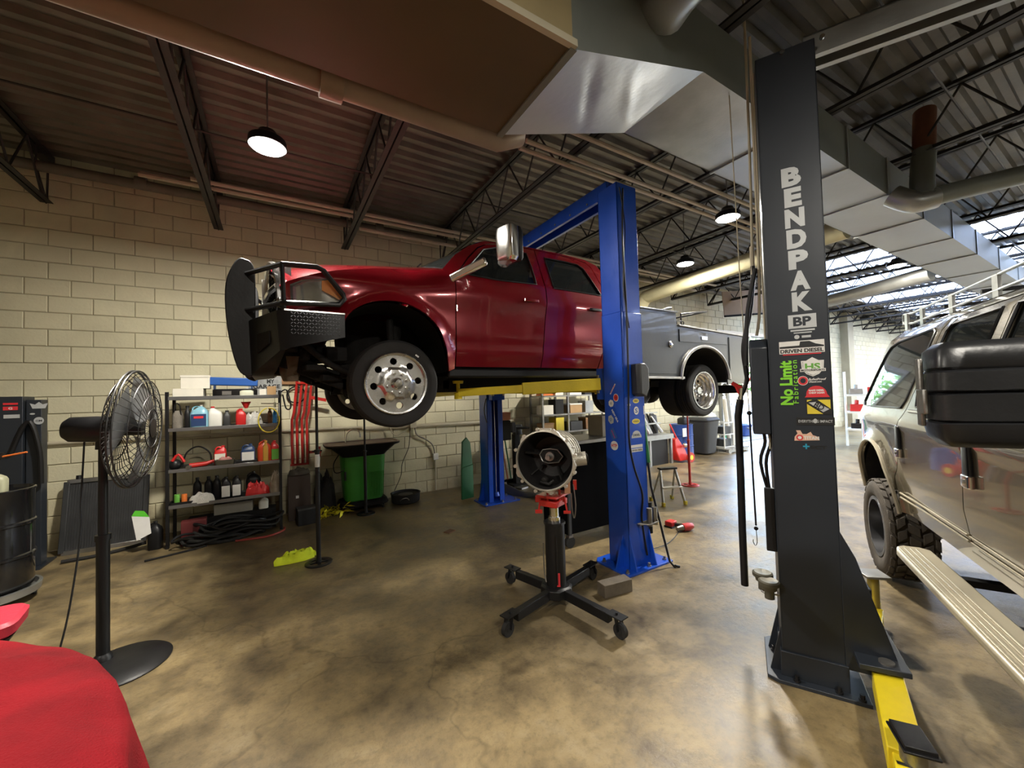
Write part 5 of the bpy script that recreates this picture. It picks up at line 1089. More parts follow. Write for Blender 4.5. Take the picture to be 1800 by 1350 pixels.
sad.beam(JC-vr*.16+V((0, 0, .89)), JC+vr*.10+V((0, 0, .89)), .05, .05).tube([JC+V((0, 0, .82)), JC+V((0, 0, .90))], .05, 14)
sad.build('saddle', M_redm, TJ, smooth=False, bevel=.006)
MB().tube([JC-vr*.11+vd*.03+V((0, 0, .93)), JC-vr*.13+vd*.05+V((0, 0, .80))], .008, 6).tube([JC-vr*.16+vd*.05+V((0, 0, .795)), JC-vr*.10+vd*.05+V((0, 0, .795))], .018, 6).tube([JC+vr*.09+vd*.05+V((0, 0, .92)), JC+vr*.11+vd*.07+V((0, 0, .80))], .008, 6).tube([JC+vr*.08+vd*.07+V((0, 0, .795)), JC+vr*.14+vd*.07+V((0, 0, .795))], .014, 6).build('adjuster_screw', M_redm, TJ)
MB().tube([JC+vr*.17+vd*.03+V((0, 0, 1.02)), JC+vr*.185+vd*.05+V((0, 0, .85)), JC+vr*.17+vd*.05+V((0, 0, .74)), JC+vr*.155+vd*.05+V((0, 0, .80)), JC+vr*.15+vd*.05+V((0, 0, .95))], .005, 5, sm=4).build('safety_chain', M_steel, TJ)
MB().beam(JC+vr*.12+V((0, 0, .94)), JC+vr*.12+V((0, 0, 1.06)), .05, .05, vd).build('support_bracket', M_yellow if 0 else mat('orange_tan_paint', (.45, .22, .12), .5), TJ)
MB().beam(JC+vr*.185+V((0, 0, .97)), JC+vr*.185+V((0, 0, 1.05)), .03, .03, vd).build('support_bracket', M_redm, TJ)
# gearbox: bell housing facing the viewer, body behind to the right
GB = thing('gearbox', 'cast aluminium gearbox with a round dark bell housing on top of the transmission jack', 'gearbox', (2.0, 2.78, .95))
ga = V((-.80, -.60, 0)).normalized()      # axis toward viewer-left
gr_ = V((-ga.y, ga.x, 0)); gc = V((1.875, 2.62, 1.255)); M_cast = mat('cast_aluminium', (.50, .47, .40), .45, .75, .22, 9, .2)
if gr_.dot(V((.855, -.518, 0))) < 0: gr_ = -gr_
def gl(x, y, z): return gc+(gr_*x+V((0, 0, 1))*y+ga*z)*1.12     # z toward viewer
def rp(an, r0_=.222): return r0_+.018*max(0, math.cos(an*5+.7))**6+.010*max(0, math.cos(an*3+2))**4
n = 60; vs = []; fs = []
rings = [(lambda a: rp(a), 0), (lambda a: rp(a)-.004, .012), (lambda a: .213, .014), (lambda a: .207, .0), (lambda a: .190, -.10), (lambda a: .15, -.20), (lambda a: .06, -.22)]
for fr__, zz in rings:
    for j in range(n): a = 2*PI*j/n; vs.append(gl(fr__(a)*math.cos(a), fr__(a)*math.sin(a), zz))
fs = [(i*n+j, i*n+(j+1) % n, (i+1)*n+(j+1) % n, (i+1)*n+j) for i in range(len(rings)-1) for j in range(n)]
inner = MB().add(vs[3*n:], [(i*n+j, i*n+(j+1) % n, (i+1)*n+(j+1) % n, (i+1)*n+j) for i in range(3) for j in range(n)]+[[3*n+j for j in range(n)]])
MB().add(vs[:4*n], [f for f in fs if max(f) < 4*n]).build('bell_flange', M_cast, GB)
inner.build('bell_interior', mat('oily_black', (.010, .009, .009), .5, .0, .3, 8, .1, spec=.3), GB)
out = [(.222, -.002), (.215, -.05), (.20, -.12), (.165, -.22), (.15, -.30), (.15, -.44), (.12, -.46), (.10, -.62), (.05, -.63)]
mb = MB(); vs = [gl(r*math.cos(2*PI*j/40), r*math.sin(2*PI*j/40)*(1.08 if r < .16 else 1), z) for r, z in out for j in range(40)]
mb.add(vs, [((i+1)*40+j, (i+1)*40+(j+1) % 40, i*40+(j+1) % 40, i*40+j) for i in range(len(out)-1) for j in range(40)]); mb.build('case', M_cast, GB)
rb_ = MB()
for j in range(14):
    a = 2*PI*j/14; rb_.beam(gl(.222*math.cos(a), .222*math.sin(a), -.02), gl(.165*math.cos(a), .175*math.sin(a), -.24), .008, .02, gl(math.cos(a), math.sin(a), 0)-gc)
rb_.ring([(.0, 0)], (0, 0, 0)) if 0 else None
rb_.build('ribs', M_cast, GB, smooth=False)
b = MB()
for j in range(12):
    a = 2*PI*j/12+.2; MB().cyl(gl(.232*math.cos(a), .232*math.sin(a), -.012), gl(.232*math.cos(a), .232*math.sin(a), .014), .014, n=10).build('bolt_boss', M_cast, GB)
b = MB()
for r_ in (.178, .165, .17):
    pass
for zz in (-.24, -.30, -.36, -.42): b.tube([gl(.168*math.cos(t*PI/12), .178*math.sin(t*PI/12), zz) for t in range(24)], .009, 5, closed=True)
for j in range(16):
    a = 2*PI*j/16; b.cyl(gl(.168*math.cos(a), .178*math.sin(a), -.26), gl(.168*math.cos(a), .178*math.sin(a), -.23), .012, n=7)
b.build('case_ribs', M_cast, GB)
hx = [(.0, .062), (.06, .055), (.105, .0), (.065, -.05), (-.03, -.062), (-.075, -.045), (-.10, .01), (-.07, .05)]
MB().prism(hx, gl(.0, .01, -.20), tuple(gr_), (0, 0, 1), tuple(ga*.035)).build('pump_cover', M_dark, GB, bevel=.008)
MB().tube([gl(x*.9, y*.9+.01, -.163) for x, y in hx], .006, 6, closed=True).build('cover_gasket', M_steel, GB)
MB().cyl(gl(0, .01, -.17), gl(0, .01, -.07), .020, n=16).cyl(gl(0, .01, -.17), gl(0, .01, -.13), .038, n=18).build('input_shaft', M_steel, GB)
MB().sphere(gl(-.02, -.15, -.06), .03).cyl(gl(-.02, -.15, -.12), gl(-.02, -.15, -.04), .025).tube([gl(-.05, -.165, -.05), gl(.02, -.175, -.03), gl(.05, -.15, -.05)], .012, 8).build('release_fork', M_dark, GB)
for a in (-2.4, 2.9, -1.0): MB().beam(gl(.09*math.cos(a), .09*math.sin(a), -.19), gl(.19*math.cos(a), .19*math.sin(a), -.09), .012, .03, ga).build('inner_rib', M_dark, GB)
MB().tube([gl(.20, .0, -.10), gl(.28, .01, -.12)], .055, 20).build('starter_opening', M_cast, GB); MB().tube([gl(.275, .01, -.115), gl(.283, .01, -.12)], .042, 18).build('starter_hole', M_dark, GB)
MB().box(gl(.0, .228, -.01), (.12, .04, .015), math.atan2(gr_.y, gr_.x)).build('top_lug', M_cast, GB)
# wood block
wb = MB().box((2.60, 2.61, .055), (.30, .115, .11), R(-8)).build('wood_block', M_wood, None, smooth=False, bevel=.004); tag(wb, 'short dark weathered timber block lying on the floor beside the transmission jack', 'block')
# rolling tool cart behind the blue post
TC = thing('tool_cart', 'black rolling tool cabinet with a grey edged top behind the near blue post', 'tool cabinet', (3.3, 3.7, 0))
MB().bx(2.86, 3.95, 3.58, 4.05, .17, 1.20).build('cabinet_body', mat('matt_black', (.004, .004, .0045), .9, 0, .2, 5, spec=.02), TC, bevel=.006); MB().bx(2.83, 3.98, 3.54, 4.08, 1.20, 1.24).build('cart_top', M_steel, TC, bevel=.004)
MB().bx(2.86, 2.90, 3.555, 3.58, .17, 1.2).build('corner_post', M_chbox, TC, bevel=.004); MB().bx(2.98, 3.10, 3.574, 3.579, .98, 1.10).build('paper_label', M_paper, TC)
for x in (2.93, 3.88):
    for y in (3.64, 3.98):
        MB().bx(x-.03, x+.03, y-.03, y+.03, .12, .17).build('caster_fork', M_steel, TC); MB().tube([(x, y-.02, .065), (x, y+.02, .065)], .065, 18).build('caster_wheel', M_rubber, TC)
cb = MB().bx(0, .26, 0, .22, 0, .26)
c1 = MB().bx(3.55, 3.90, 3.68, 3.95, 1.24, 1.48).build('cardboard_box', mat('grey_carton', (.36, .33, .26), .8), None, bevel=.004); tag(c1, 'grey-brown carton with a worn lid standing on the black tool cabinet', 'box')
MB().bx(3.53, 3.92, 3.66, 3.97, 1.47, 1.50).build('lid', mat('grey_carton', (.36, .33, .26), .8), c1)
# jack stands (tall poles)
def tall_stand(loc, h, m, label, top, disc=.14):
    t = thing('support_stand', label, 'stand', (0, 0, 0))
    MB().ring([(disc, 0), (disc, .012), (disc-.02, .02), (disc-.05, .012), (disc-.05, 0)], (0, 0, 0), 'Z', 28).beam((-disc+.03, 0, .012), (disc-.03, 0, .012), .03, .014).beam((0, -disc+.03, .012), (0, disc-.03, .012), .03, .014).build('base_ring', m, t)
    MB().cyl((0, 0, .01), (0, 0, .14), .03, .02, 14).build('socket', m, t)
    MB().cyl((0, 0, .05), (0, 0, h*.62), .024, n=14).build('lower_pole', m, t); MB().cyl((0, 0, h*.6), (0, 0, h), .015, n=12).build('screw_pole', m, t)
    MB().tube([(0, 0, h*.62), (0, 0, h*.62+.03)], .030, 8).tube([(-.05, 0, h*.62+.015), (.05, 0, h*.62+.015)], .007, 6).build('collar', m, t)
    MB().bx(-.05, .05, -.035, .035, h, h+.015).bx(-.05, -.04, -.035, .035, h, h+.04).bx(.04, .05, -.035, .035, h, h+.04).build('saddle', m, t)
    t.location = loc; return t
s1 = tall_stand((.40, 4.90, 0), 1.97, M_black, 'tall black support stand with a white label, under the front of the red pickup', 1)
MB().tube([(.0, -.0, 1.06), (0, 0, 1.20)], .026, 12).build('white_label', M_paper, s1)
tall_stand((1.21, 6.54, 0), 1.55, M_black, 'tall black support stand in front of the green parts washer', 1)
tall_stand((6.68, 4.66, 0), 1.34, M_redm, 'tall dark red support stand under the dark service body', 1, .16)
def blob(name, c, rx, ry, h, m, seed, rz=0, amp=.35, fq=9, n=34, k=12, fold=0):
    mb = MB(); vs = []
    for i in range(k+1):
        t = i/k
        for j in range(n):
            a = 2*PI*j/n; r = math.sin(t*PI/2)**.8
            nn = noise.noise(V((math.cos(a)*r*fq*.25+seed, math.sin(a)*r*fq*.25, seed*1.7))); n2 = noise.noise(V((math.cos(a)*r*fq*.8+seed, math.sin(a)*r*fq*.8, seed)))
            n3 = math.sin(a*7+seed+3*nn)*fold*r
            x = math.cos(a)*r*rx*(1+.22*nn*t+n3*.3); y = math.sin(a)*r*ry*(1+.22*nn*t); z = h*(1-t**2.6)*(1+amp*nn+amp*.6*n2)+(.004 if t > .98 else 0)+abs(n3)*h*.4*(1-t)
            q = Matrix.Rotation(rz, 3, 'Z') @ V((x, y, max(.002, z))); vs.append(V(c)+q)
    mb.add(vs, [(i*n+j, (i+1)*n+j, (i+1)*n+(j+1) % n, i*n+(j+1) % n) for i in range(k) for j in range(n)])
    return mb.build(name, m, None, ang=80)
tag(blob('safety_vest', (.20, 5.13, 0), .21, .085, .085, M_hiv, 2.2, R(8), .8, 14, fold=.5), 'crumpled fluorescent yellow vest lying on the floor beside a tall stand', 'vest')
yp = thing('tape_pile', 'tangled pile of yellow barrier tape on the floor beside the green parts washer', 'tape', (.85, 6.85, 0))
random.seed(5); mb = MB()
for i in range(60):
    c = V((random.uniform(.60, 1.02), random.uniform(6.55, 6.95), 0)); c.z = random.uniform(.01, .16)*(.4+(c.x-.6)*1.6); d_ = V((random.uniform(-1, 1), random.uniform(-.5, .5), random.uniform(-.4, .6))).normalized()*random.uniform(.04, .10); w_ = d_.cross(V((random.random(), random.random(), 1))).normalized()*.02
    for q in (d_, w_): pass
    lo = min(0, (c-d_-w_).z, (c-d_+w_).z, (c+d_).z); c.z -= lo; c.z += .003
    mb.add([c-d_-w_, c-d_*.3+w_*1.3+V((0, 0, .015)), c+d_*.3-w_+V((0, 0, .01)), c+d_+w_*.5, c-d_*.3-w_*.9+V((0, 0, .015)), c+d_*.3+w_+V((0, 0, .02))], [(0, 4, 1), (4, 2, 5, 1), (2, 3, 5)])
o = mb.build('tape_strips', mat('yellow_tape', (.80, .72, .03), .45), yp, smooth=False); o['kind'] = 'stuff'
# oil drain pan / tyre by the wall
dp = thing('drain_pan', 'round black oil drain pan on the floor against the block wall', 'pan', (1.93, 6.86, 0))
MB().lathe([(.20, .0), (.235, .02), (.245, .15), (.255, .16), (.235, .165), (.225, .13), (.0, .12)], (1.93, 6.86, 0), 'Z', 36).build('pan', M_rubber, dp); MB().lathe([(0, .122), (.12, .122), (.12, .135), (0, .14)], (1.93, 6.86, 0), 'Z', 24).build('pan_grate', M_black, dp)
MB().tube([(1.78, 6.66, .08), (1.82, 6.61, .12), (1.88, 6.605, .12), (1.92, 6.62, .08)], .008, 6, sm=3).build('handle', M_steel, dp)
# step ladder (small, aluminium)
SL = thing('step_ladder', 'small aluminium two-step ladder with yellow feet standing beyond the blue post', 'ladder', (5.38, 4.15, 0))
la = R(-20); lx = V((math.cos(la), math.sin(la), 0)); ly = V((-lx.y, lx.x, 0)); lo = V((5.38, 4.15, 0))
for q in (-1, 1):
    f0 = lo+lx*q*.19-ly*.16; f1 = lo+lx*q*.13+ly*.0+V((0, 0, .54)); b0 = lo+lx*q*.19+ly*.20; 
    MB().beam(f0, f1, .022, .05, ly).build('front_rail', M_alu, SL, bevel=.003); MB().beam(b0, f1-V((0, 0, .03)), .02, .03, ly).build('rear_rail', M_alu, SL, bevel=.003)
    for p in (f0, b0): MB().box(p+V((0, 0, .03)), (.04, .06, .06), la).build('foot', M_yel, SL, bevel=.006)
MB().box(lo+V((0, 0, .55)), (.30, .10, .03), la).build('top_step', M_black, SL, bevel=.008); MB().box(lo-ly*.10+V((0, 0, .27)), (.33, .09, .022), la).build('step', M_alu, SL, bevel=.004)
# cordless impact wrench and battery on the floor
IW = thing('impact_wrench', 'red and black cordless impact wrench lying on the floor beyond the blue post', 'power tool', (4.45, 3.35, 0))
MB().tube([(4.42, 3.22, .05), (4.52, 3.20, .05), (4.58, 3.19, .05)], [.048, .05, .035], 16).build('motor_housing', M_redm, IW); MB().tube([(4.34, 3.24, .05), (4.42, 3.22, .05)], [.02, .04], 12).build('anvil', M_steel, IW)
MB().tube([(4.50, 3.22, .045), (4.47, 3.36, .04)], [.028, .024], 12).build('grip', M_black, IW); MB().box((4.46, 3.42, .045), (.13, .10, .07), .1).build('battery', M_redp, IW, bevel=.01); MB().box((4.46, 3.42, .012), (.14, .11, .02), .1).build('battery_shoe', M_black, IW)
cd = MB().tube([(3.55, 3.02, .03), (3.9, 3.05, .012), (4.3, 3.2, .01), (4.35, 3.26, .03)], .005, 6, sm=5).build('extension_cord', M_black); tag(cd, 'thin dark cord running over the floor from the blue post to the impact wrench', 'cord')
# leaning pry bar / hose by the blue post
pb_ = thing('pry_bar', 'long dark pole with a green sleeve leaning against the right side of the blue post', 'pole', (3.42, 2.70, 0))
MB().tube([(3.46, 2.62, .0), (3.43, 2.66, .06), (3.36, 2.80, .80), (3.345, 2.84, 1.30)], .012, 8).build('shaft', M_black, pb_); MB().tube([(3.355, 2.815, 1.05), (3.34, 2.85, 1.48)], .020, 8).build('grip_sleeve', M_dgreen, pb_)
MB().tube([(3.50, 2.60, .006), (3.46, 2.62, .02)], .012, 8).build('hooked_tip', M_black, pb_)
# hanging hose, hook cord
H = thing('hanging_hose', 'thick black hose with a red valve hanging in front of the charcoal post', 'hose', sv(3.2, .0, 1.6))
MB().tube([sv(3.25, .12, 4.9), sv(3.25, .115, 3.6), sv(3.25, .10, 2.66)], .009, 8, sm=3).tube([sv(3.25, .10, 2.80), sv(3.25, .10, 2.60)], .015, 8).build('drop_pipe', M_pvc, H)
MB().tube([sv(3.25, .10, 2.66), sv(3.25, .098, 2.55), sv(3.25, .07, 2.33), sv(3.25, .022, 2.10), sv(3.25, .03, 1.93), sv(3.25, .034, 1.86), sv(3.25, .01, 1.78), sv(3.25, -.02, 1.72)], .015, 9, sm=5).build('upper_hose', M_black, H)
MB().tube([sv(3.25, .03, 2.12), sv(3.25, .040, 1.95), sv(3.25, .02, 1.78)], .006, 6, sm=4).build('white_cord', M_paper, H)
MB().tube([sv(3.25, -.012, 1.72), sv(3.25, -.03, 1.6), sv(3.25, -.03, 1.2), sv(3.26, -.035, .8), sv(3.26, -.035, .40)], [.024]*5, 10).build('lower_hose', M_black, H)
MB().tube([sv(3.25, -.06, 1.84), sv(3.25, -.0, 1.80)], .014, 8).tube([sv(3.25, -.04, 1.83), sv(3.25, .0, 1.72)], .010, 8).build('valve_handle', M_redp, H)
MB().tube([sv(3.25, .0, 1.80), sv(3.25, -.012, 1.70)], .017, 8).build('valve_body', M_chrome, H)
HC = thing('hook_cord', 'thin black bungee cord with a wire hook hanging beside the black hose', 'cord', sv(3.3, .04, 1.2))
MB().tube([sv(3.3, .04, 1.62), sv(3.3, .05, .82)], .006, 6).sphere(sv(3.3, .04, 1.62), .016).sphere(sv(3.3, .05, .80), .014).build('cord', M_black, HC)
MB().tube([sv(3.3, .05, .79), sv(3.3, .052, .70), sv(3.3, .04, .68), sv(3.3, .03, .70), sv(3.3, .03, .72)], .003, 5, sm=3).build('hook', M_steel, HC)
MB().tube([sv(3.3, .04, 1.62), sv(3.29, .02, 2.6), sv(3.3, .0, 4.4)], .004, 5).build('hanging_line', M_pvc, HC)

# ================================================================== LEFT SIDE
SH = thing('shelving_unit', 'black steel shelving unit with four crowded shelves against the block wall', 'shelves', (-.55, 6.72, 0))
SX0, SX1, SY0, SY1 = -1.18, .08, 6.48, 6.94
LV = [1.90, 1.50, .98, .53]
for x in (SX0, SX1-.035):
    for y in (SY0, SY1-.035): MB().bx(x, x+.035, y, y+.035, 0, 1.96).build('post', M_black, SH, bevel=.003)
for z in LV:
    s_ = MB().bx(SX0+.01, SX1-.01, SY0+.01, SY1-.01, z-.035, z-.02).build('shelf', M_black, SH, smooth=False)
    MB().bx(SX0+.03, SX1-.03, SY0-.002, SY0+.012, z-.045, z).bx(SX0+.03, SX1-.03, SY1-.012, SY1, z-.045, z).build('shelf_edge', mat('shelf_edge_metal', (.20, .20, .20), .35, .6), s_, bevel=.003)
MB().tube([(SX1-.02, 6.5, 1.92), (SX1+.07, 6.5, 1.96), (SX1+.12, 6.5, 1.72), (SX1+.06, 6.5, 1.70), (SX1+.02, 6.5, 1.9)], .010, 6, sm=4).build('cable_loop', M_black, SH)
def one(o, label, cat, grp=None): return tag(o, label, cat, grp)
def jug(label, x, y, z, hw, hd, h, m, capm=None, handle=True, lab=None, tilt=0, name='jug', cat='jug', neck=0, grp=None):
    t = thing(name, label, cat, (x, y, z), grp)
    mb = MB().loft([(0, hw*.92, hd*.92), (h*.03, hw, hd), (h*.62, hw, hd), (h*.74, hw*.86, hd*.85, neck*.2, 0), (h*.86, hw*.42, hd*.55, neck*.8, 0), (h*.90, .018, .018, neck, 0), (h*.95, .017, .017, neck, 0)], (x, y, z), 24, 4); mb.build('body', m, t)
    if handle: MB().tube([(x-neck*.3-hw*.55, y, z+h*.66), (x-hw*.75, y, z+h*.82), (x-hw*.35, y, z+h*.93), (x+neck*.7, y, z+h*.88)], .011, 7, sm=3).build('handle', m, t)
    MB().cyl((x+neck, y, z+h*.93), (x+neck, y, z+h), .022, .020, 14).build('cap', capm or M_redp, t)
    if lab: MB().bx(x-hw*.82, x+hw*.82, y-hd-.003, y-hd+.004, z+h*.10, z+h*.60).build('label', lab, t, smooth=False)
    return t
def carton(label, x0, x1, y0, y1, z0, z1, m, rz=0, name='carton', cat='box', lid=None):
    t = thing(name, label, cat, ((x0+x1)/2, (y0+y1)/2, z0)); c = ((x0+x1)/2, (y0+y1)/2, (z0+z1)/2)
    MB().box(c, (x1-x0, y1-y0, z1-z0), rz).build('body', m, t, bevel=.004)
    if lid: MB().box((c[0], c[1], z1-.01), (x1-x0+.012, y1-y0+.012, .03), rz).build('lid', lid, t, bevel=.003)
    return t
z = LV[0]-.02
carton('white cardboard box on top of the black shelving unit, lower of the two', -1.11, -.80, 6.50, 6.78, z, z+.12, M_card)
carton('white cardboard box with a lid, stacked on the lower white box', -1.04, -.74, 6.52, 6.80, z+.121, z+.29, M_card, R(3), lid=M_card)
t = thing('tool_case', 'dark open tool tray under the blue case on top of the shelving unit', 'case', (-.45, 6.65, z)); MB().loft([(0, .24, .13), (.02, .25, .14), (.10, .25, .14), (.11, .24, .13)], (-.46, 6.65, z), 24, 8).build('body', M_black, t); MB().bx(-.6, -.5, 6.5, 6.51, z+.03, z+.08).build('latch', M_steel, t)
t = thing('blue_case', 'long blue metal tube with dark ends lying on top of the shelving unit', 'case', (-.45, 6.6, z+.13))
MB().beam((-.75, 6.62, z+.22), (-.20, 6.62, z+.20), .12, .11).build('body', M_bluep, t, bevel=.012); MB().beam((-.77, 6.62, z+.22), (-.75, 6.62, z+.22), .13, .12).build('end_cap', M_navy, t, bevel=.006)
MB().bx(-.70, -.68, 6.57, 6.67, z+.1, z+.17).bx(-.28, -.26, 6.57, 6.67, z+.1, z+.15).build('foot', M_navy, t)
jug('small milky plastic tub beside the white stick on top of the shelving unit', -.33, 6.56, z, .09, .06, .12, mat('milky', (.55, .55, .42), .4), M_white, False, name='tub', cat='tub')
carton('small cream carton on top of the shelving unit', -.18, -.10, 6.52, 6.60, z, z+.10, M_card); carton('small orange-tan carton at the right end of the shelving unit top', -.09, .02, 6.50, 6.60, z, z+.14, M_kraft)
z = LV[1]-.02
g = thing('canvas_bag', 'grey canvas bag standing at the left end of the second shelf', 'bag', (-1.07, 6.56, z)); MB().loft([(0, .05, .09), (.03, .055, .10), (.18, .05, .09), (.24, .035, .05)], (-1.07, 6.58, z), 20, 3).build('body', mat('grey_canvas', (.20, .18, .15), .9, 0, .3, 9, .3), g); MB().tube([(-1.10, 6.52, z+.22), (-1.08, 6.52, z+.33), (-1.04, 6.52, z+.30), (-1.03, 6.52, z+.18)], .008, 6, sm=3).build('strap', M_dark, g)
jug('narrow black flask beside the grey canvas bag', -.97, 6.56, z, .03, .05, .30, M_black, M_black, False, name='bottle', cat='bottle')
t = jug('clear washer fluid jug with blue liquid on the second shelf', -.85, 6.58, z, .095, .07, .31, M_bluejug, M_white, True, M_navy, neck=.02)
MB().bx(-.90, -.80, 6.505, 6.509, z+.13, z+.16).build('label_stripe', M_redprint, t, smooth=False)
jug('white plastic jug with a red cap beside the washer fluid jug', -.68, 6.58, z, .075, .065, .28, M_white, M_redp, True, neck=-.03)
jug('smoky clear bottle right of the white jug', -.555, 6.58, z, .04, .045, .22, M_chbox, M_black, False, name='bottle', cat='bottle')
t = jug('red funnel-topped bottle on the second shelf', -.40, 6.60, z, .06, .05, .24, M_redp, M_redp, True, name='bottle', cat='bottle'); MB().lathe([(.018, .24), (.06, .33), (.055, .33), (.012, .24)], (-.34, 6.60, z), 'Z', 18).build('funnel', M_redp, t)
blobm = mat('crumpled_plastic', (.55, .54, .50), .35, 0, .4, 14, .3)
tag(blob('plastic_bag', (-.24, 6.58, z), .10, .07, .15, blobm, 6.1, 0, .6, 12), 'crumpled white plastic bag on the second shelf', 'bag')
jug('brown glass bottle near the right end of the second shelf', -.06, 6.60, z, .028, .028, .24, mat('brown_glass', (.06, .025, .01), .15), M_card, False, name='bottle', cat='bottle')
jug('blue spray can near the right end of the second shelf', .0, 6.58, z, .026, .026, .22, mat('blue_can', (.03, .20, .50), .3, .4), M_white, False, name='spray_can', cat='can')
yh = MB().tube([(-.07+.125*math.cos(a), 6.46, 1.545+.17*math.sin(a)-.0) for a in [R(100+i*22) for i in range(17)]], .008, 7, sm=3).build('air_hose', M_yel); tag(yh, 'thin yellow hose looped in front of the second shelf', 'hose')
vt = thing('spray_valve', 'chrome valve fitting hanging at the right end under the top shelf', 'valve', (-.02, 6.46, 1.75)); MB().tube([(-.16, 6.46, 1.78), (.06, 6.46, 1.77)], .008, 6).tube([(.05, 6.46, 1.78), (.05, 6.46, 1.60)], .010, 6).tube([(0, 6.46, 1.79), (0, 6.46, 1.72)], .016, 8).build('body', M_chrome, vt)
z = LV[2]-.02
t = thing('work_light', 'red and black round work light at the left end of the third shelf', 'light', (-1.1, 6.56, z)); MB().sphere((-1.10, 6.58, z+.07), .07, 18, 10).build('base', M_black, t); MB().tube([(-1.12, 6.53, z+.12), (-1.06, 6.53, z+.20), (-1.0, 6.53, z+.10)], .016, 7, sm=3).build('bracket', M_redp, t)
o = MB().tube([(-1.05, 6.7, z+.02), (-1.0, 6.7, z+.2), (-.88, 6.7, z+.27), (-.76, 6.7, z+.18), (-.74, 6.7, z+.02)], .010, 7, sm=5).build('hose_length', M_black); tag(o, 'bent black hose arching at the back of the third shelf', 'hose')
t = jug('red oil bottle at the middle of the third shelf', -.64, 6.68, z, .07, .05, .26, M_redp, M_redp, True, M_card, name='oil_bottle', cat='bottle', neck=.03)
t = thing('die_grinder', 'red air tool lying along the front of the third shelf', 'power tool', (-.85, 6.54, z)); MB().tube([(-.95, 6.54, z+.04), (-.78, 6.55, z+.05), (-.70, 6.56, z+.08)], [.035, .03, .02], 12).build('body', M_redm, t); MB().tube([(-.94, 6.53, z+.03), (-.96, 6.47, z+.03)], .025, 12).build('head', M_steel, t)
t = thing('parts_bin', 'shallow dark bin with a pinkish rag in it on the third shelf', 'bin', (-.58, 6.54, z)); MB().loft([(0, .09, .05), (.01, .10, .055), (.085, .11, .06), (.085, .10, .05), (.02, .09, .045)], (-.58, 6.54, z), 24, 6).build('body', mat('olive_bin', (.07, .06, .04), .6), t)
tag(blob('rag', (-.58, 6.54, z+.06), .085, .045, .05, mat('pink_rag', (.50, .22, .20), .9), 3.3), 'pinkish rag lying in the shallow dark bin', 'rag')
t = jug('dark blue oil jug with a white and blue label on the third shelf', -.32, 6.57, z, .085, .06, .27, M_navy, M_navy, True, M_paper, neck=.03)
jug('orange-red jug behind the amber bottle on the third shelf', -.13, 6.62, z, .085, .05, .30, mat('orange_red', (.65, .07, .02), .4), M_redp, True, neck=.0)
jug('tall amber bottle in front of the orange-red jug', -.115, 6.53, z, .033, .03, .30, mat('amber_oil', (.55, .30, .05), .3), mat('amber_oil', (.55, .30, .05), .3), False, name='bottle', cat='bottle')
jug('red coolant jug with a green label at the right end of the third shelf', .0, 6.56, z, .052, .06, .29, M_redp, M_redp, True, M_hsgreen, neck=-.01)
carton('flat black tool case lying on the third shelf', -.45, -.22, 6.49, 6.51, z, z+.05, M_black, name='flat_case', cat='case')
z = LV[3]-.02
t = thing('tool_tray', 'black tray with small coloured cans at the left end of the bottom shelf', 'tray', (-1.03, 6.56, z)); MB().loft([(0, .12, .07), (.0, .13, .08), (.05, .135, .085), (.05, .125, .075), (.01, .12, .07)], (-1.02, 6.57, z), 24, 8).build('body', M_black, t); MB().cyl((-1.08, 6.56, z+.02), (-1.08, 6.56, z+.14), .03).build('small_can', M_hsgreen, t); MB().cyl((-1.01, 6.58, z+.02), (-1.01, 6.58, z+.13), .03).build('small_can', M_orange, t)
tag(blob('shop_towel', (-.82, 6.54, z), .13, .07, .12, mat('white_towel', (.62, .60, .55), .95, 0, .2, 12, .5), 9.2, 0, .25, 8), 'white shop towel heaped on the bottom shelf', 'towel')
for i, x in enumerate((-.90, -.78, -.69)): jug(['black oil bottle behind the left side of the white towel', 'black oil bottle behind the middle of the white towel', 'black oil bottle left of the two labelled jugs'][i], x, 6.76, z, .045, .05, .30, M_black, M_black, False, name='oil_bottle', cat='bottle')
for i, x in enumerate((-.575, -.455)): jug(['black jug with a pale label, left one of the pair on the bottom shelf', 'black jug with a pale label, right one of the pair on the bottom shelf'][i], x, 6.62, z, .055, .05, .29, M_black, M_black, True, M_paper)
tag(blob('work_gloves', (-.22, 6.55, z), .13, .06, .14, M_redp, 4.6, 0, .7, 12, fold=.4), 'bright red work gloves bundled on the bottom shelf', 'gloves')
jug('black round jug behind the red gloves', -.27, 6.74, z, .09, .07, .31, M_black, M_black, True)
tag(blob('wrapped_parts', (-.0, 6.57, z), .08, .07, .26, mat('tan_wrap', (.40, .33, .24), .6, 0, .4, 14, .4), 7.9, 0, .4, 12), 'tan plastic-wrapped parts at the right end of the bottom shelf', 'parts')
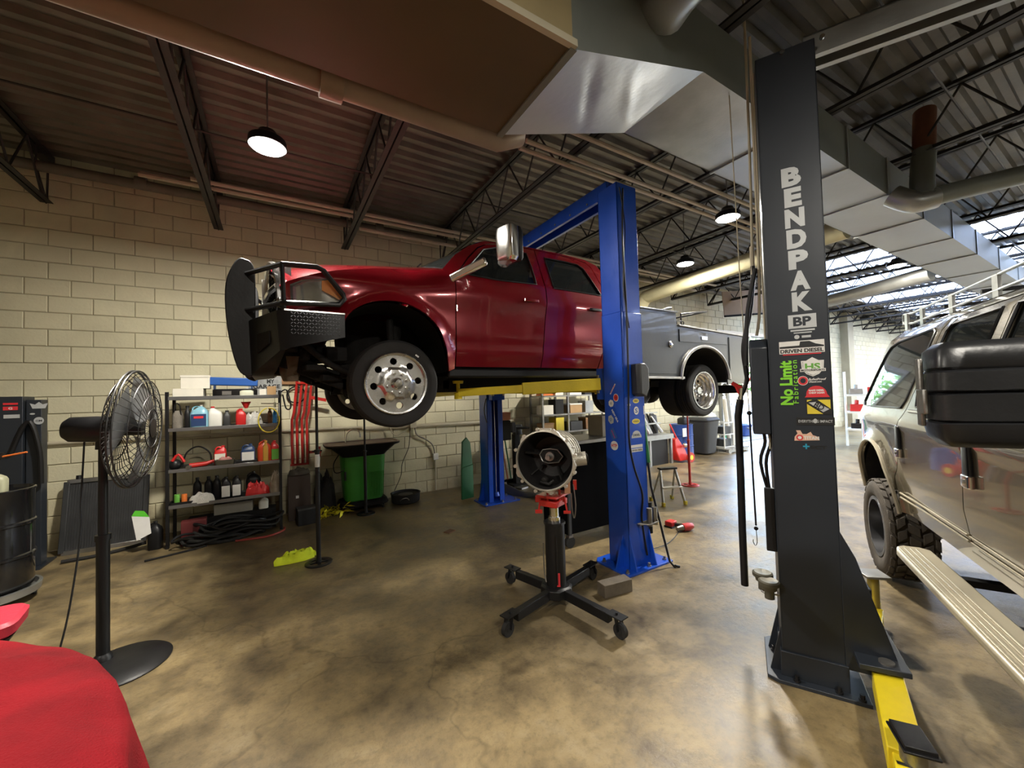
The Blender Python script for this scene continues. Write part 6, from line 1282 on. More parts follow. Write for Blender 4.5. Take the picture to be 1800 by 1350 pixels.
# floor beneath the shelves
carton('long pale carton with printed panels on the floor under the shelves', -.72, -.28, 6.70, 6.86, .28, .42, mat('pale_carton', (.32, .30, .25), .8)); carton('wooden crate at the back under the shelves carrying the pale carton', -1.0, .0, 6.66, 6.88, 0, .28, M_dark, name='crate', cat='crate')
jug('white round tin under the right end of the shelves', -.15, 6.74, .28, .06, .06, .16, M_card, M_card, False, name='tin', cat='can')
carton('dark red toolbox under the left end of the shelves', -1.04, -.78, 6.50, 6.655, 0, .30, mat('dull_red', (.14, .02, .02), .6), R(5), name='toolbox', cat='toolbox')
hp = thing('hose_coils', 'heap of coiled black hoses on the floor under the shelves', 'hoses', (-.5, 6.4, 0)); random.seed(11)
for k in range(13):
    cx, cy = random.uniform(-.75, -.30), 6.40+random.uniform(-.05, .08); rx, ry = random.uniform(.22, .42), random.uniform(.07, .14); z0 = .018+k*.017; ph = random.random()*6
    MB().tube([(cx+rx*math.cos(2*PI*i/14+ph), cy+ry*math.sin(2*PI*i/14+ph), z0+.03*math.sin(i*1.3+k)+.03) for i in range(14)], random.choice((.014, .018, .022)), 7, closed=True, sm=3).build('hose_coil', random.choice((M_rubber, M_black)), hp)
o = MB().tube([(-.45, 6.25, .02), (-.1, 6.22, .015), (.08, 6.34, .02), (.10, 6.45, .03)], .014, 7, sm=5).build('air_hose', mat('dull_red_hose', (.30, .04, .03), .5)); tag(o, 'dull red hose curving out in front of the black hose heap', 'hose')
o = MB().tube([(-1.30, 6.12, .012), (-1.0, 6.20, .012), (-.75, 6.30, .012)], .012, 7, sm=4).build('bar', M_dark); tag(o, 'long dark bar lying on the floor in front of the shelves', 'bar')
jug('black jug with a bright green and white paper over it, left of the shelving unit', -1.30, 6.62, 0, .07, .08, .34, M_black, M_black, True)
t = thing('paper_sign', 'bright green and white folded paper leaning left of the shelving unit', 'paper', (-1.38, 6.5, .2)); MB().prism([(0, .0), (.13, .06), (.11, .26), (-.05, .30)], (-1.45, 6.50, .16), (1, .1, 0), (0, .1, 1), (0, .004, 0)).build('sheet', M_paper, t, smooth=False); MB().prism([(-.05, .30), (.11, .26), (.06, .34), (-.02, .36)], (-1.45, 6.498, .16), (1, .1, 0), (0, .1, 1), (0, .004, 0)).build('green_fold', mat('bright_green', (.10, .55, .03), .5), t, smooth=False)
# MY GARAGE sign and brown board, red rack
bd_ = MB().bx(-.30, 1.12, 7.245, 7.285, 2.07, 2.17).build('board', M_board, None, bevel=.004); tag(bd_, 'brown wooden board fixed to the block wall above the red bars', 'board')
sg = thing('garage_sign', 'grey metal sign reading MY GARAGE on the wall above the shelving unit', 'sign', (-.1, 7.2, 1.9)); MB().prism([(-.21, -.14), (.21, -.14), (.22, -.12), (.22, .13), (.20, .15), (-.21, .15), (-.22, .13), (-.22, -.12)], (-.12, 7.235, 2.05), (1, 0, 0), (0, 0, 1), (0, .006, 0)).build('plate', mat('sign_metal', (.40, .41, .40), .5, .3, .3, 20), sg, smooth=False)
text('MY', 'lettering', M_print, sg, (-.05, 7.233, 2.12), (1, 0, 0), (0, 0, 1), .085, .003, .10); text('GARAGE', 'lettering', M_print, sg, (-.10, 7.233, 2.04), (1, 0, 0), (0, 0, 1), .085, .003, .36); text('>', 'lettering', M_print, sg, (.02, 7.233, 1.96), (1, 0, 0), (0, 0, 1), .07, .003, .04)
RR = thing('tube_rack', 'bright red tubular steel frame hanging on the block wall right of the shelves', 'frame', (.36, 7.1, .7))
for i, x in enumerate((.26, .33, .40, .47)):
    y = 7.10+.02*(i % 2); MB().tube([(x+.05, y, 2.14), (x-.0, y, 1.62), (x-.03, y, 1.5), (x-.03, y, .80)], .019, 8).build('tube', M_redm, RR)
for q_ in (MB().beam((.50, 7.06, 1.85), (.72, 7.04, 1.80), .03, .05), MB().tube([(.20, 7.08, .80), (.46, 7.08, .80)], .018, 6), MB().beam((.46, 7.06, .98), (.64, 7.04, .98), .03, .04), MB().tube([(.30, 7.09, 2.08), (.54, 7.09, 2.08)], .015, 6)): q_.build('cross_piece', M_redm, RR)
MB().beam((.60, 7.04, .90), (.60, 7.04, 1.06), .05, .03, (0, 1, 0)).build('foot_plate', M_redm, RR)
MB().ring([(.12, -.01), (.14, -.01), (.14, .01), (.12, .01)], (.30, 7.24, 1.90), 'Y', 24).build('belt_loop', M_dark, RR)
t = carton('tall brown metal cabinet standing between the shelving unit and the yellow tape', .16, .46, 6.82, 7.12, 0, .66, mat('brown_metal', (.045, .028, .020), .5), name='metal_cabinet', cat='cabinet'); MB().bx(.26, .30, 6.815, 6.82, .33, .37).build('sticker', M_paper, t, smooth=False)
t = carton('black battery box on the floor in front of the brown cabinet', .26, .50, 6.48, 6.66, 0, .24, M_black, R(6), name='battery_box', cat='box', lid=M_chbox)
tag(blob('work_gloves', (.30, 6.97, .66), .14, .08, .08, mat('grey_gloves', (.10, .09, .07), .9, 0, .4, 10, .3), 12.1, 0, .6), 'grey work gloves on top of the brown cabinet', 'gloves')
tag(blob('dark_sack', (.68, 7.08, 0), .16, .12, .55, mat('dark_fabric', (.035, .035, .035), .9, 0, .4, 8, .4), 8.1, 0, .4), 'dark fabric sack against the wall left of the parts washer', 'sack')
# parts washer
PW = thing('parts_washer', 'green parts washer drum with a wide black basin on top', 'parts washer', (1.22, 6.95, 0))
PC = (1.24, 6.93, 0)
MB().loft([(.16, .27, .20), (.18, .29, .22), (.55, .32, .235), (.88, .34, .25)], PC, 32, 5).build('tub', M_green, PW)
rb2 = MB()
for i in range(9): x = 1.30+i*.027; rb2.tube([(x, 6.705-.0, .22), (x+.01, 6.675, .62)], .006, 5)
rb2.build('tub_ribs', M_green, PW)
MB().loft([(.84, .30, .21), (.92, .37, .25), (1.03, .50, .31), (1.05, .57, .33), (1.075, .58, .335), (1.075, .55, .31), (1.045, .50, .28), (1.0, .46, .25), (.98, .40, .22)], PC, 36, 6).build('basin', M_black, PW)
MB().loft([(1.074, .57, .325), (1.088, .575, .33), (1.088, .545, .305), (1.07, .54, .30)], PC, 36, 6).build('basin_rim', mat('basin_rim', (.28, .20, .16), .5), PW)
MB().loft([(.08, .36, .27), (.10, .38, .29), (.15, .36, .27), (.17, .30, .24)], PC, 28, 5).build('base_tray', M_dark, PW)
for x in (.98, 1.52):
    for y in (6.74, 7.1): MB().tube([(x-.012, y, .04), (x+.012, y, .04)], .04, 14).build('caster_wheel', M_rubber, PW); MB().bx(x-.02, x+.02, y-.02, y+.02, .045, .1).build('caster_fork', M_steel, PW)
MB().tube([(1.0, 7.05, 1.06), (1.02, 7.05, 1.22), (1.1, 7.02, 1.30), (1.2, 7.0, 1.27), (1.22, 6.98, 1.16)], .012, 8, sm=5).build('faucet', M_chrome, PW)
MB().tube([(.86, 6.80, .92), (.78, 6.74, .80), (.80, 6.74, .66), (.92, 6.74, .68), (.96, 6.74, .80)], .008, 6, sm=4).build('power_cord', M_black, PW)
MB().bx(.93, .955, 6.70, 6.80, .52, .66).build('switch_box', M_black, PW, bevel=.004)
# wall conduits and cords
pipe('wall_conduit', 'painted conduit running along the block wall at waist height, left half', [(-7, 7.26, 1.40), (.2, 7.26, 1.33), (1.3, 7.26, 1.31)], .022, M_pvc, 'conduit', 0, 8)
pipe('wall_conduit', 'pale rail along the block wall from the parts washer to the far blue post', [(1.3, 7.27, 1.28), (4.7, 7.27, 1.24)], .035, M_pvc, 'conduit', 0, 8)
ob = thing('outlet_box', 'pale electrical box with hanging cords on the block wall left of the far blue post', 'outlet', (2.2, 7.24, 1.2)); MB().bx(2.14, 2.26, 7.20, 7.288, 1.24, 1.36).build('box', M_pvc, ob, bevel=.004)
MB().tube([(2.20, 7.27, 4.3), (2.20, 7.27, 1.36)], .012, 6).build('drop_conduit', M_pvc, ob)
MB().tube([(2.24, 7.26, 1.24), (2.28, 7.25, 1.10), (2.45, 7.25, 1.0), (2.58, 7.25, .88), (2.62, 7.26, .72)], .012, 6, sm=4).build('cord', M_steel, ob); MB().bx(2.58, 2.68, 7.22, 7.288, .60, .72).build('outlet', M_paper, ob, bevel=.006); MB().tube([(2.63, 7.27, .6), (2.63, 7.27, .02)], .012, 6).build('lower_conduit', M_pvc, ob)
MB().tube([(2.15, 7.24, 1.24), (2.13, 7.24, 1.0), (2.10, 7.24, .85), (1.98, 7.22, .6), (1.95, 7.2, .4), (1.80, 7.1, .16)], .006, 6, sm=4).build('long_cord', M_dark, ob)
MB().tube([(1.75, 7.24, 1.45), (1.80, 7.23, 1.2), (1.9, 7.23, 1.12), (2.05, 7.24, 1.2), (2.15, 7.25, 1.28)], .008, 6, sm=4).build('looped_cord', M_pvc, ob)
# leaning green panel, brooms behind far post
gp_ = thing('green_bin_lid', 'dark green plastic panel leaning behind the far blue post', 'panel', (2.86, 6.3, 0)); MB().prism([(-.14, 0), (.14, 0), (.16, .5), (.13, .95), (.05, 1.05), (-.06, .98), (-.11, .5)], (2.86, 6.30, .02), (.9, .2, 0), (0, .08, 1), (0, .05, 0)).build('panel', M_dgreen, gp_, bevel=.01); MB().beam((2.76, 6.31, .55), (2.99, 6.36, .58), .03, .02).build('rib', M_dgreen, gp_)
for i, (x0, x1, m, l) in enumerate([(3.86, 3.80, M_wood, 'brown wooden pole leaning on the wall right of the far blue post'), (4.02, 3.90, mat('orange_pole', (.50, .14, .06), .5), 'orange pole leaning beside the brown wooden pole'), (4.10, 4.0, M_dgreen, 'green pole leaning on the wall, rightmost of the three poles')]):
    t = thing('broom', l, 'broom', (x0, 6.95, 0)); MB().tube([(x0, 6.90, .08), (x1, 7.20, 1.75)], .016, 8).build('handle', m, t); MB().box((x0, 6.90, .05), (.22, .06, .10)).build('head', M_dark, t, bevel=.01)
o = MB().prism([(0, 0), (.42, 0), (.36, .5), (.10, .55)], (3.55, 6.85, .0), (1, 0, 0), (0, .35, 1), (0, .01, 0)).build('plywood_sheet', mat('pale_ply', (.45, .38, .26), .8, 0, .2, 5), None, smooth=False); tag(o, 'pale plywood offcut leaning on the wall right of the far blue post', 'plywood')
# loose bumper cover and parts on the floor right of the far post
bp2 = thing('bumper_part', 'dark plastic bumper section lying on the floor right of the far blue post', 'car part', (3.7, 6.0, 0)); fnb = lambda u, v: V((3.46+.42*u+.10*v, 6.42-.95*u+.22*v, .02+.13*math.sin(PI*min(1, v*1.1))*(.6+.4*math.sin(u*5))+.03*math.sin(u*9)))
g = MB().grid(fnb, 20, 8); n0 = len(g.v); g.add([p-V((0, 0, min(.012, p.z*.8))) for p in g.v[:n0]], [f[::-1] for f in g.f]); g.build('shell', M_chbox, bp2)
carton('small metal junction plate lying near the dark bumper section', 3.95, 4.15, 6.35, 6.5, 0, .03, M_steel, R(20), name='metal_plate', cat='plate'); t = thing('caliper', 'dark red brake caliper on the floor near the bumper section', 'car part', (4.25, 6.15, 0)); MB().loft([(0, .06, .05), (.01, .07, .06), (.06, .07, .06), (.08, .05, .04)], (4.25, 6.1, 0), 18, 3).build('body', mat('dull_red2', (.18, .03, .03), .6), t); MB().cyl((4.2, 6.05, .04), (4.2, 5.98, .04), .025).build('piston', M_steel, t)
o = MB().box((1.98, 4.98, .006), (.13, .10, .012), .5).build('cardboard_scrap', mat('brown_scrap', (.16, .08, .04), .8), None, smooth=False); tag(o, 'small brown square scrap lying on the open floor under the pickup', 'scrap')

# ---- pedestal fan
FN = thing('pedestal_fan', 'black pedestal fan with a wire cage on a round base at the left', 'fan', (-1.0, 3.88, 0))
fb = V((-.93, 3.80, 0)); fp = V((-1.045, 3.90, 0))
MB().lathe([(.27, .0), (.275, .008), (.26, .02), (.10, .035), (0, .04)], fb, 'Z', 44).build('base', M_black, FN)
MB().lathe([(.055, .02), (.05, .06), (.033, .08), (.0, .08)], fp, 'Z', 20).cyl(fp, fp+V((0, 0, .88)), .036, n=22).tube([fp+V((0, 0, .86)), fp+V((0, 0, .90))], .042, 22).build('lower_pole', M_black, FN)
MB().cyl(fp+V((0, 0, .86)), fp+V((.0, 0, 1.56)), .026, .024, 20).build('upper_pole', M_black, FN)
fa = V((.96, -.06, -.04)).normalized(); fc = V((-.875, 3.87, 1.635)); fu = V((0, 0, 1)); fs_ = fa.cross(fu).normalized(); fu = fs_.cross(fa)
def fl_(r, a, h): return fc+fs_*r*math.cos(a)+fu*r*math.sin(a)+fa*h
mb = MB(); pr = [(.02, -.36), (.06, -.36), (.085, -.33), (.09, -.20), (.085, -.10), (.05, -.09), (.0, -.09)]
mb.add([fl_(r, 2*PI*j/24, h) for r, h in pr for j in range(24)], [(i*24+j, (i+1)*24+j, (i+1)*24+(j+1) % 24, i*24+(j+1) % 24) for i in range(6) for j in range(24)]+[list(range(24))]); mb.build('motor_housing', M_black, FN)
MB().tube([fp+V((0, 0, 1.50)), fp+V((.0, 0, 1.58)), fc-fa*.22-V((0, 0, .06))], [.040, .045, .03], 16).build('tilt_joint', M_black, FN)
cage = MB(); NR = 44; FR = .415; DP = .10
for i in range(NR):
    a = 2*PI*i/NR
    cage.tube([fl_(.07, a, DP), fl_(.20, a+.08, DP*.96), fl_(.33, a+.14, DP*.72), fl_(FR-.02, a+.17, DP*.25), fl_(FR, a+.18, 0), fl_(FR-.02, a+.17, -DP*.3), fl_(.30, a+.12, -DP*.8), fl_(.10, a, -DP*.95)], .0023, 4, caps=False)
for r, h in ((.14, DP*.99), (.24, DP*.92), (.35, DP*.68), (FR+.003, .012), (FR+.003, -.012), (.35, -DP*.6), (.22, -DP*.9), (.13, -DP*.95)): cage.tube([fl_(r, 2*PI*j/40, h) for j in range(40)], .0035 if abs(h) > .02 else .006, 5, closed=True)
cage.build('wire_cage', M_steel if 0 else mat('cage_wire', (.05, .05, .05), .4, .6), FN)['kind'] = 'stuff'
MB().tube([fl_(0, 0, DP), fl_(0, 0, DP+.008)], .07, 24).build('badge', M_black, FN)
for k in range(3):
    def bl(u, v, k=k):
        r = .07+.31*u; a = 2*PI*k/3+(v-.5)*(1.15+.25*u)+.25*u; return fl_(r, a, .035*(v-.5)*2*(1-.3*u))
    MB().grid(bl, 10, 10).build('blade', mat('fan_blade', (.28, .29, .30), .4, .7), FN)
MB().tube([fl_(0, 0, -.09), fl_(0, 0, .05)], .05, 20).build('hub', M_black, FN)
MB().tube([fc-fa*.26-V((0, 0, .08)), fc-fa*.27-V((.0, .02, .5)), (-1.13, 3.80, .9), (-1.16, 3.72, .45), (-1.20, 3.62, .10), (-1.16, 3.5, .012), (-1.05, 3.4, .01)], .006, 6, sm=7).build('power_cord', M_black, FN)

# ---- radiator leaning on the wall
RD_ = thing('radiator', 'grey aluminium radiator leaning against the block wall behind the fan', 'radiator', (-1.87, 7.05, 0))
o0 = V((-2.24, 7.0, .02)); rux, ruy = V((1, 0, 0)), V((0, .20, .98)).normalized(); nrm = rux.cross(ruy)
def rdp(x, y, z): return o0+rux*x+ruy*y+nrm*z
MB().prism([(.0, .0), (.75, 0), (.75, .86), (0, .86)], rdp(0, 0, 0), rux, ruy, nrm*-.04).build('core', mat('radiator_core', (.055, .056, .058), .6, .4, .35, 8, .1), RD_, smooth=False)
b = MB()
for i in range(31): b.beam(rdp(.03+i*.023, .03, .003), rdp(.03+i*.023, .83, .003), .005, .006, nrm)
b.build('cooling_tubes', M_chbox, RD_, smooth=False)
for (a, c, e, f) in ((0, 0, .75, .0), (0, .86, .75, .86), (0, 0, 0, .86), (.75, 0, .75, .86)): MB().beam(rdp(a, c, .0), rdp(e, f, .0), .055, .045, nrm).build('frame_rail', M_alu if c == f else M_chbox, RD_, bevel=.006)
MB().cyl(rdp(.10, .88, .0), rdp(.10, .93, .0), .03).build('filler_neck', M_black, RD_)
o = MB().tube([(-2.12, 6.62, .03), (-1.85, 6.66, .02), (-1.6, 6.74, .03), (-1.42, 6.78, .05)], .02, 8, sm=3).build('hose_length', M_rubber); tag(o, 'dark hose lying on the floor in front of the radiator', 'hose')

# ---- far-left lift post, drum, pads
L3 = thing('two_post_lift', 'black lift post with stickers standing behind the black drum at the left edge', 'lift', (-2.4, 6.75, 0))
MB().bx(-2.60, -2.42, 6.62, 6.88, 0.02, 1.94).build('post', M_post, L3, bevel=.004); MB().bx(-2.41, -2.29, 6.66, 6.80, .02, 1.90).build('post_cover', M_post, L3, bevel=.004)
MB().bx(-2.75, -2.26, 6.55, 6.95, 0, .02).build('base_plate', M_post, L3, smooth=False)
for (x, y) in ((-2.44, 6.655), ): pass
MB().tube([(-2.50, 6.60, 1.30), (-2.40, 6.60, 1.62), (-2.34, 6.60, 1.62), (-2.28, 6.60, 1.3), (-2.27, 6.60, .95)], .022, 8, sm=3).build('hose', M_black, L3)
UX, UY = (1, 0, 0), (0, 0, 1)
stick(L3, (-2.31, 6.658, 1.83), UX, UY, [(-.05, -.03), (.05, -.03), (.07, .03), (.03, .015), (0, .045), (-.03, .015), (-.07, .03)], M_silver, lab='white winged badge sticker'); stick(L3, (-2.31, 6.658, 1.66), UX, UY, ell(.04, .042), M_silver, 0, ['GM'], M_print, .05, .03, lab='round silver sticker')
stick(L3, (-2.36, 6.658, 1.74), UX, UY, ell(.02, .01), M_silver, lab='small oval sticker')
stick(L3, (-2.51, 6.618, 1.86), UX, UY, rect(.11, .022), M_redprint, lab='small red sticker'); stick(L3, (-2.51, 6.618, 1.81), UX, UY, rect(.11, .04), M_redprint, 0, ['G'], M_paper, .03, .035, lab='red and white sticker'); stick(L3, (-2.50, 6.618, 1.72), UX, UY, rect(.12, .04), M_silver, lab='white emblem sticker')
DR = thing('oil_drum', 'glossy black steel drum on a grey dolly at the left edge', 'drum', (-2.32, 5.65, 0)); dc = (-2.27, 5.62, 0); q_ = 1
MB().lathe([(.28, .15), (.285, .16), (.285, .42), (.297, .43), (.297, .45), (.285, .46), (.285, .72), (.297, .73), (.297, .75), (.285, .76), (.285, 1.03), (.292, 1.04), (.292, 1.055), (.28, 1.06), (.272, 1.03), (0, 1.03)], dc, 'Z', 44).build('barrel', mat('gloss_black', (.012, .012, .013), .16, .1, .1, 4, .0, .5), DR)
dl = thing('drum_dolly', 'grey steel dolly under the glossy black drum', 'dolly', dc); MB().lathe([(.29, .08), (.325, .08), (.335, .145), (.31, .148), (.30, .10), (0, .10)], dc, 'Z', 40).build('tray', M_galv, dl)
for a in range(4): a_ = a*PI/2+.5; p = V(dc)+V((.28*math.cos(a_), .28*math.sin(a_), .04)); MB().tube([p-V((.012, 0, 0)), p+V((.012, 0, 0))], .04, 14).build('caster_wheel', M_rubber, dl); MB().box(p+V((0, 0, .035)), (.03, .05, .03)).build('caster_fork', M_steel, dl)
jug('cloudy jug with a yellow-green label on top of the black drum', -2.20, 5.56, 1.03, .075, .055, .20, mat('cloudy', (.42, .42, .28), .4), M_hsgreen, True)
carton('red plastic funnel base on the left of the black drum', -2.46, -2.34, 5.46, 5.60, 1.03, 1.10, M_redp, name='red_tray', cat='tray')
t = thing('pump', 'black hand pump with an orange handle on top of the black drum', 'pump', (-2.35, 5.7, 1.03)); MB().cyl((-2.36, 5.72, 1.03), (-2.36, 5.72, 1.42), .022).tube([(-2.46, 5.70, 1.40), (-2.20, 5.68, 1.36)], .035, 12).build('body', M_black, t); MB().tube([(-2.20, 5.68, 1.355), (-2.04, 5.66, 1.385)], .009, 8).build('handle', M_orange, t)
MB().tube([(-2.40, 5.50, 1.03), (-2.40, 5.50, 1.55)], .012, 8).build('suction_pipe', M_white, t)
# red seat and red cloth in the foreground
st_ = thing('rolling_seat', 'red padded rolling mechanic seat at the lower left edge', 'seat', (-1.4, 2.75, 0)); M_ = Matrix.Rotation(R(12), 3, 'Z')
MB().loft([(.73, .34, .14), (.745, .36, .16), (.79, .365, .165), (.805, .35, .15)], (-1.43, 2.90, 0), 28, 6, R(8)).build('cushion', M_pinkred, st_); MB().loft([(.68, .32, .13), (.73, .35, .155)], (-1.43, 2.90, 0), 28, 6, R(8)).build('seat_pan', M_black, st_)
MB().cyl((-1.42, 2.85, .08), (-1.42, 2.85, .70), .03).build('stem', M_chrome, st_)
for a in range(5): a_ = a*2*PI/5; MB().beam((-1.42, 2.85, .09), (-1.42+.26*math.cos(a_), 2.85+.26*math.sin(a_), .07), .03, .025).build('leg', M_black, st_); MB().sphere((-1.42+.26*math.cos(a_), 2.85+.26*math.sin(a_), .03), .03, 12, 8).build('caster', M_rubber, st_)
ct = thing('parts_cart', 'black rolling parts cart hidden under the red cloth', 'cart', (-1.2, 1.5, 0)); 
MB().bx(-1.95, -.68, .5, 1.85, .70, .84).bx(-1.95, -.68, .5, 1.85, .2, .23).build('tray', M_black, ct, bevel=.01)
for x in (-1.93, -.70):
    for y in (.53, 1.82): MB().bx(x-.02, x+.02, y-.02, y+.02, .07, .84).build('leg', M_black, ct); MB().sphere((x, y, .035), .035, 12, 8).build('caster', M_rubber, ct)
def cloth(u, v):
    a = 2*PI*u; rr = v*1.42; r = min(rr, 1); ov = max(0, rr-1); fold = math.sin(a*19+2*noise.noise(V((math.cos(a)*3, math.sin(a)*3, 1))))
    k = r-.03*max(0, r-.9)+ov*.16+.030*fold*min(1, ov*5)
    x = -1.30+.97*k*math.cos(a); y = 1.20+1.33*k*math.sin(a)
    n1 = noise.noise(V((x*1.9, y*1.9, 3.1))); n2 = noise.noise(V((x*5, y*5, 7))); n3 = 1-abs(noise.noise(V((x*2.6+y*1.2, y*2.6-x, 11))))*2
    z = .885+.035*(y-1.3)+.040*n1+.018*n2+.022*max(0, n3)**3-.07*max(0, (r-.80)/.2)**2.2
    z -= ov*(1.25+.12*fold)
    return V((x, y, max(z, .10)))
g = MB().grid(cloth, 150, 60); g = g.build('fender_cloth', M_cloth, None, ang=180); tag(g, 'rumpled bright red fleece cloth draped over a cart in the lower left corner', 'cloth')
so = g.modifiers.new('thick', 'SOLIDIFY'); so.thickness = .006; so.offset = -1

# ================================================================== FAR BACKGROUND ALONG THE WALL
# vise and shelving behind the gearbox
vs_ = thing('bench_vise', 'black bench vise on a stand in front of the block wall', 'vise', (4.2, 6.7, 0)); MB().bx(4.10, 4.22, 6.72, 6.84, 0, 1.0).bx(3.98, 4.36, 6.6, 6.95, 0, .03).build('pedestal', M_dark, vs_, bevel=.005)
MB().loft([(1.0, .10, .08), (1.05, .08, .07), (1.12, .11, .06), (1.2, .10, .06)], (4.18, 6.75, 0), 18, 4).tube([(4.10, 6.72, 1.15), (4.42, 6.66, 1.12)], [.045, .02], 12).bx(4.02, 4.10, 6.68, 6.82, 1.05, 1.25).tube([(4.06, 6.62, 1.0), (4.06, 6.62, 1.2)], .01, 6).build('jaw', M_black, vs_, bevel=.006)
SR = thing('shelving_unit', 'grey steel shelving with cartons against the wall behind the gearbox', 'shelves', (5.5, 6.95, 0))
for x in (4.80, 5.48, 6.50):
    for y in (6.72, 7.16): MB().bx(x-.02, x+.02, y-.02, y+.02, 0, 2.0).build('post', M_steel, SR)
for z in (.55, .98, 1.36, 1.76): MB().bx(4.78, 6.52, 6.70, 7.18, z-.03, z).build('shelf', M_steel, SR, smooth=False)
random.seed(21); k = 0
bl_ = ['orange-tan carton', 'small yellow carton', 'pale grey carton', 'brown carton', 'white carton', 'dark case', 'kraft carton', 'grey bin', 'amber carton', 'cream box', 'slim white binder box', 'black case', 'tall brown carton', 'flat white carton', 'small red box', 'wide kraft carton']
bm2 = [M_kraft, M_yel, M_chbox, M_board, M_card, M_black, M_kraft, M_galv, M_orange, M_card, M_white, M_black, M_board, M_card, M_redp, M_kraft]
for li, z in enumerate((.98, 1.36, 1.76, .55)):
    for x0, w_, h_ in ((4.84, .26, .22), (5.16, .22, .28), (5.56, .34, .18), (6.0, .24, .26)):
        lab = f"{bl_[k % 16]} on the {['second', 'third', 'top', 'lowest'][li]} shelf of the grey unit behind the gearbox"
        carton(lab, x0, x0+w_, 6.74, 7.0, z, z+h_*(.8+.4*random.random()), bm2[k % 16], lid=bm2[(k+3) % 16] if k % 3 == 0 else None); k += 1
# workbench with clutter right of the blue post
WB = thing('workbench', 'steel workbench crowded with parts against the wall beyond the blue post', 'workbench', (7.6, 6.6, 0))
MB().bx(6.6, 8.42, 6.28, 7.1, .68, .73).build('bench_top', M_galv, WB, smooth=False)
for x in (6.65, 7.60, 8.37):
    for y in (6.33, 7.05): MB().bx(x-.03, x+.03, y-.03, y+.03, 0, .68).build('leg', M_galv, WB)
MB().bx(6.6, 8.42, 6.27, 6.285, .62, .73).build('apron', M_galv, WB, smooth=False)
carton('black speaker-like cabinet under the steel workbench', 7.68, 8.30, 6.36, 6.75, 0, .60, M_black, name='cabinet', cat='cabinet')
carton('small pink and white box on the steel workbench', 7.30, 7.46, 6.34, 6.44, .73, .90, mat('pink_box', (.65, .22, .25), .6))
UB = thing('upright_rack', 'tall steel upright with clamps rising from the steel workbench', 'rack', (7.25, 6.5, .73)); MB().bx(7.55, 7.63, 6.46, 6.53, .73, 1.75).bx(7.2, 8.2, 6.47, 6.52, .98, 1.01).bx(7.2, 8.1, 6.47, 6.52, 1.25, 1.28).build('post', M_galv, UB, smooth=False)
random.seed(4)
for i in range(9):
    x = 7.55+i*.095; z = random.uniform(.02, .10); t = MB().tube([(x, 6.40+.25*random.random(), .735+.02), (x-.10-.2*random.random(), 6.6, 1.1+.35*random.random()*(1-i/12))], random.uniform(.015, .035), 8).build('bar_part', random.choice((M_steel, M_black, M_alu, M_dark))); tag(t, ['worn steel shaft leaning on the workbench rack, leftmost', 'dark rod leaning next to it on the workbench', 'pale rod in the middle of the workbench', 'short tube on the workbench behind the pink box', 'thick tube leaning at mid bench', 'slim rod leaning right of the thick tube', 'grey rod leaning over the bench right half', 'black pipe near the right end of the bench', 'last rod at the right end of the workbench'][i], 'rod', 'rods and tubes on the workbench')
for i in range(7):
    x = 6.75+i*.24; o = blob('car_part', (x, 6.7+.1*random.random(), .73), .15, .12, .20+.30*random.random(), random.choice((M_steel, M_dark, M_chbox, blobm, M_cast)), i*3.3, 0, .22, 9, 20, 8); tag(o, f"{['dark', 'grey', 'worn', 'black', 'pale', 'greasy', 'lumpy'][i]} engine part on the workbench, number {i+1} place from the blue post".replace(', number %d place from the blue post' % (i+1), [', nearest the blue post', ', second from the blue post', ', left of the upright', ', right of the upright', ', behind the pink box', ', near the right end', ', at the right end'][i]), 'car part')
o = blob('white_cover', (7.45, 6.8, 1.62), .5, .2, .12, M_white, 15.5, 0, .3) if 0 else None
hc = thing('hand_truck', 'bright red engine hoist cart with a yellow-hubbed wheel beside the workbench', 'cart', (8.6, 6.2, 0))
MB().prism([(.0, .05), (.34, .05), (.30, .30), (.12, .62), (.02, .58), (-.06, .30)], (8.50, 6.15, 0), (1, 0, 0), (0, .25, 1), (0, .22, 0)).build('frame', M_redm, hc, bevel=.02); MB().tube([(8.60, 6.30, .55), (8.52, 6.45, .95)], .02, 8).build('handle', M_redm, hc)
MB().ring([(.06, -.03), (.12, -.03), (.13, 0), (.12, .03), (.06, .03)], (8.78, 6.08, .13), 'Y', 22).build('wheel', M_redm, hc); MB().ring([(.0, -.032), (.06, -.034), (.06, .034), (0, .032)], (8.78, 6.08, .13), 'Y', 16).build('hub', M_yel, hc); MB().sphere((8.72, 6.18, .42), .06).build('pump', M_chrome, hc)
bd3 = thing('oil_drum', 'blue steel drum by the wall beyond the workbench', 'drum', (9.45, 6.75, 0)); 
MB().lathe([(.285, .0), (.29, .01), (.285, .03), (.285, .30), (.297, .315), (.285, .33), (.285, .58), (.297, .595), (.285, .61), (.285, .86), (.295, .88), (.28, .88), (.27, .86), (0, .86)], (9.40, 6.75, 0), 'Z', 36).build('barrel', M_drumb, bd3)
MB().bx(9.05, 9.20, 6.46, 6.47, .58, .80).build('paper_label', M_paper, bd3, smooth=False)
t = jug('black bucket with a white round mark on top of the blue drum', 9.42, 6.70, .88, .14, .12, .22, M_black, M_black, False, name='bucket', cat='bucket')
tb_ = thing('trash_bin', 'grey wheeled trash bin beside the blue drum', 'bin', (10.2, 6.7, 0)); MB().loft([(0.03, .22, .24), (.05, .24, .26), (.70, .30, .32), (.92, .33, .35), (.93, .35, .37)], (10.25, 6.70, 0), 28, 6).build('body', M_chbox, tb_); MB().loft([(.93, .36, .38), (.96, .37, .39), (1.02, .30, .34)], (10.25, 6.72, 0), 28, 6).build('lid', M_chbox, tb_)
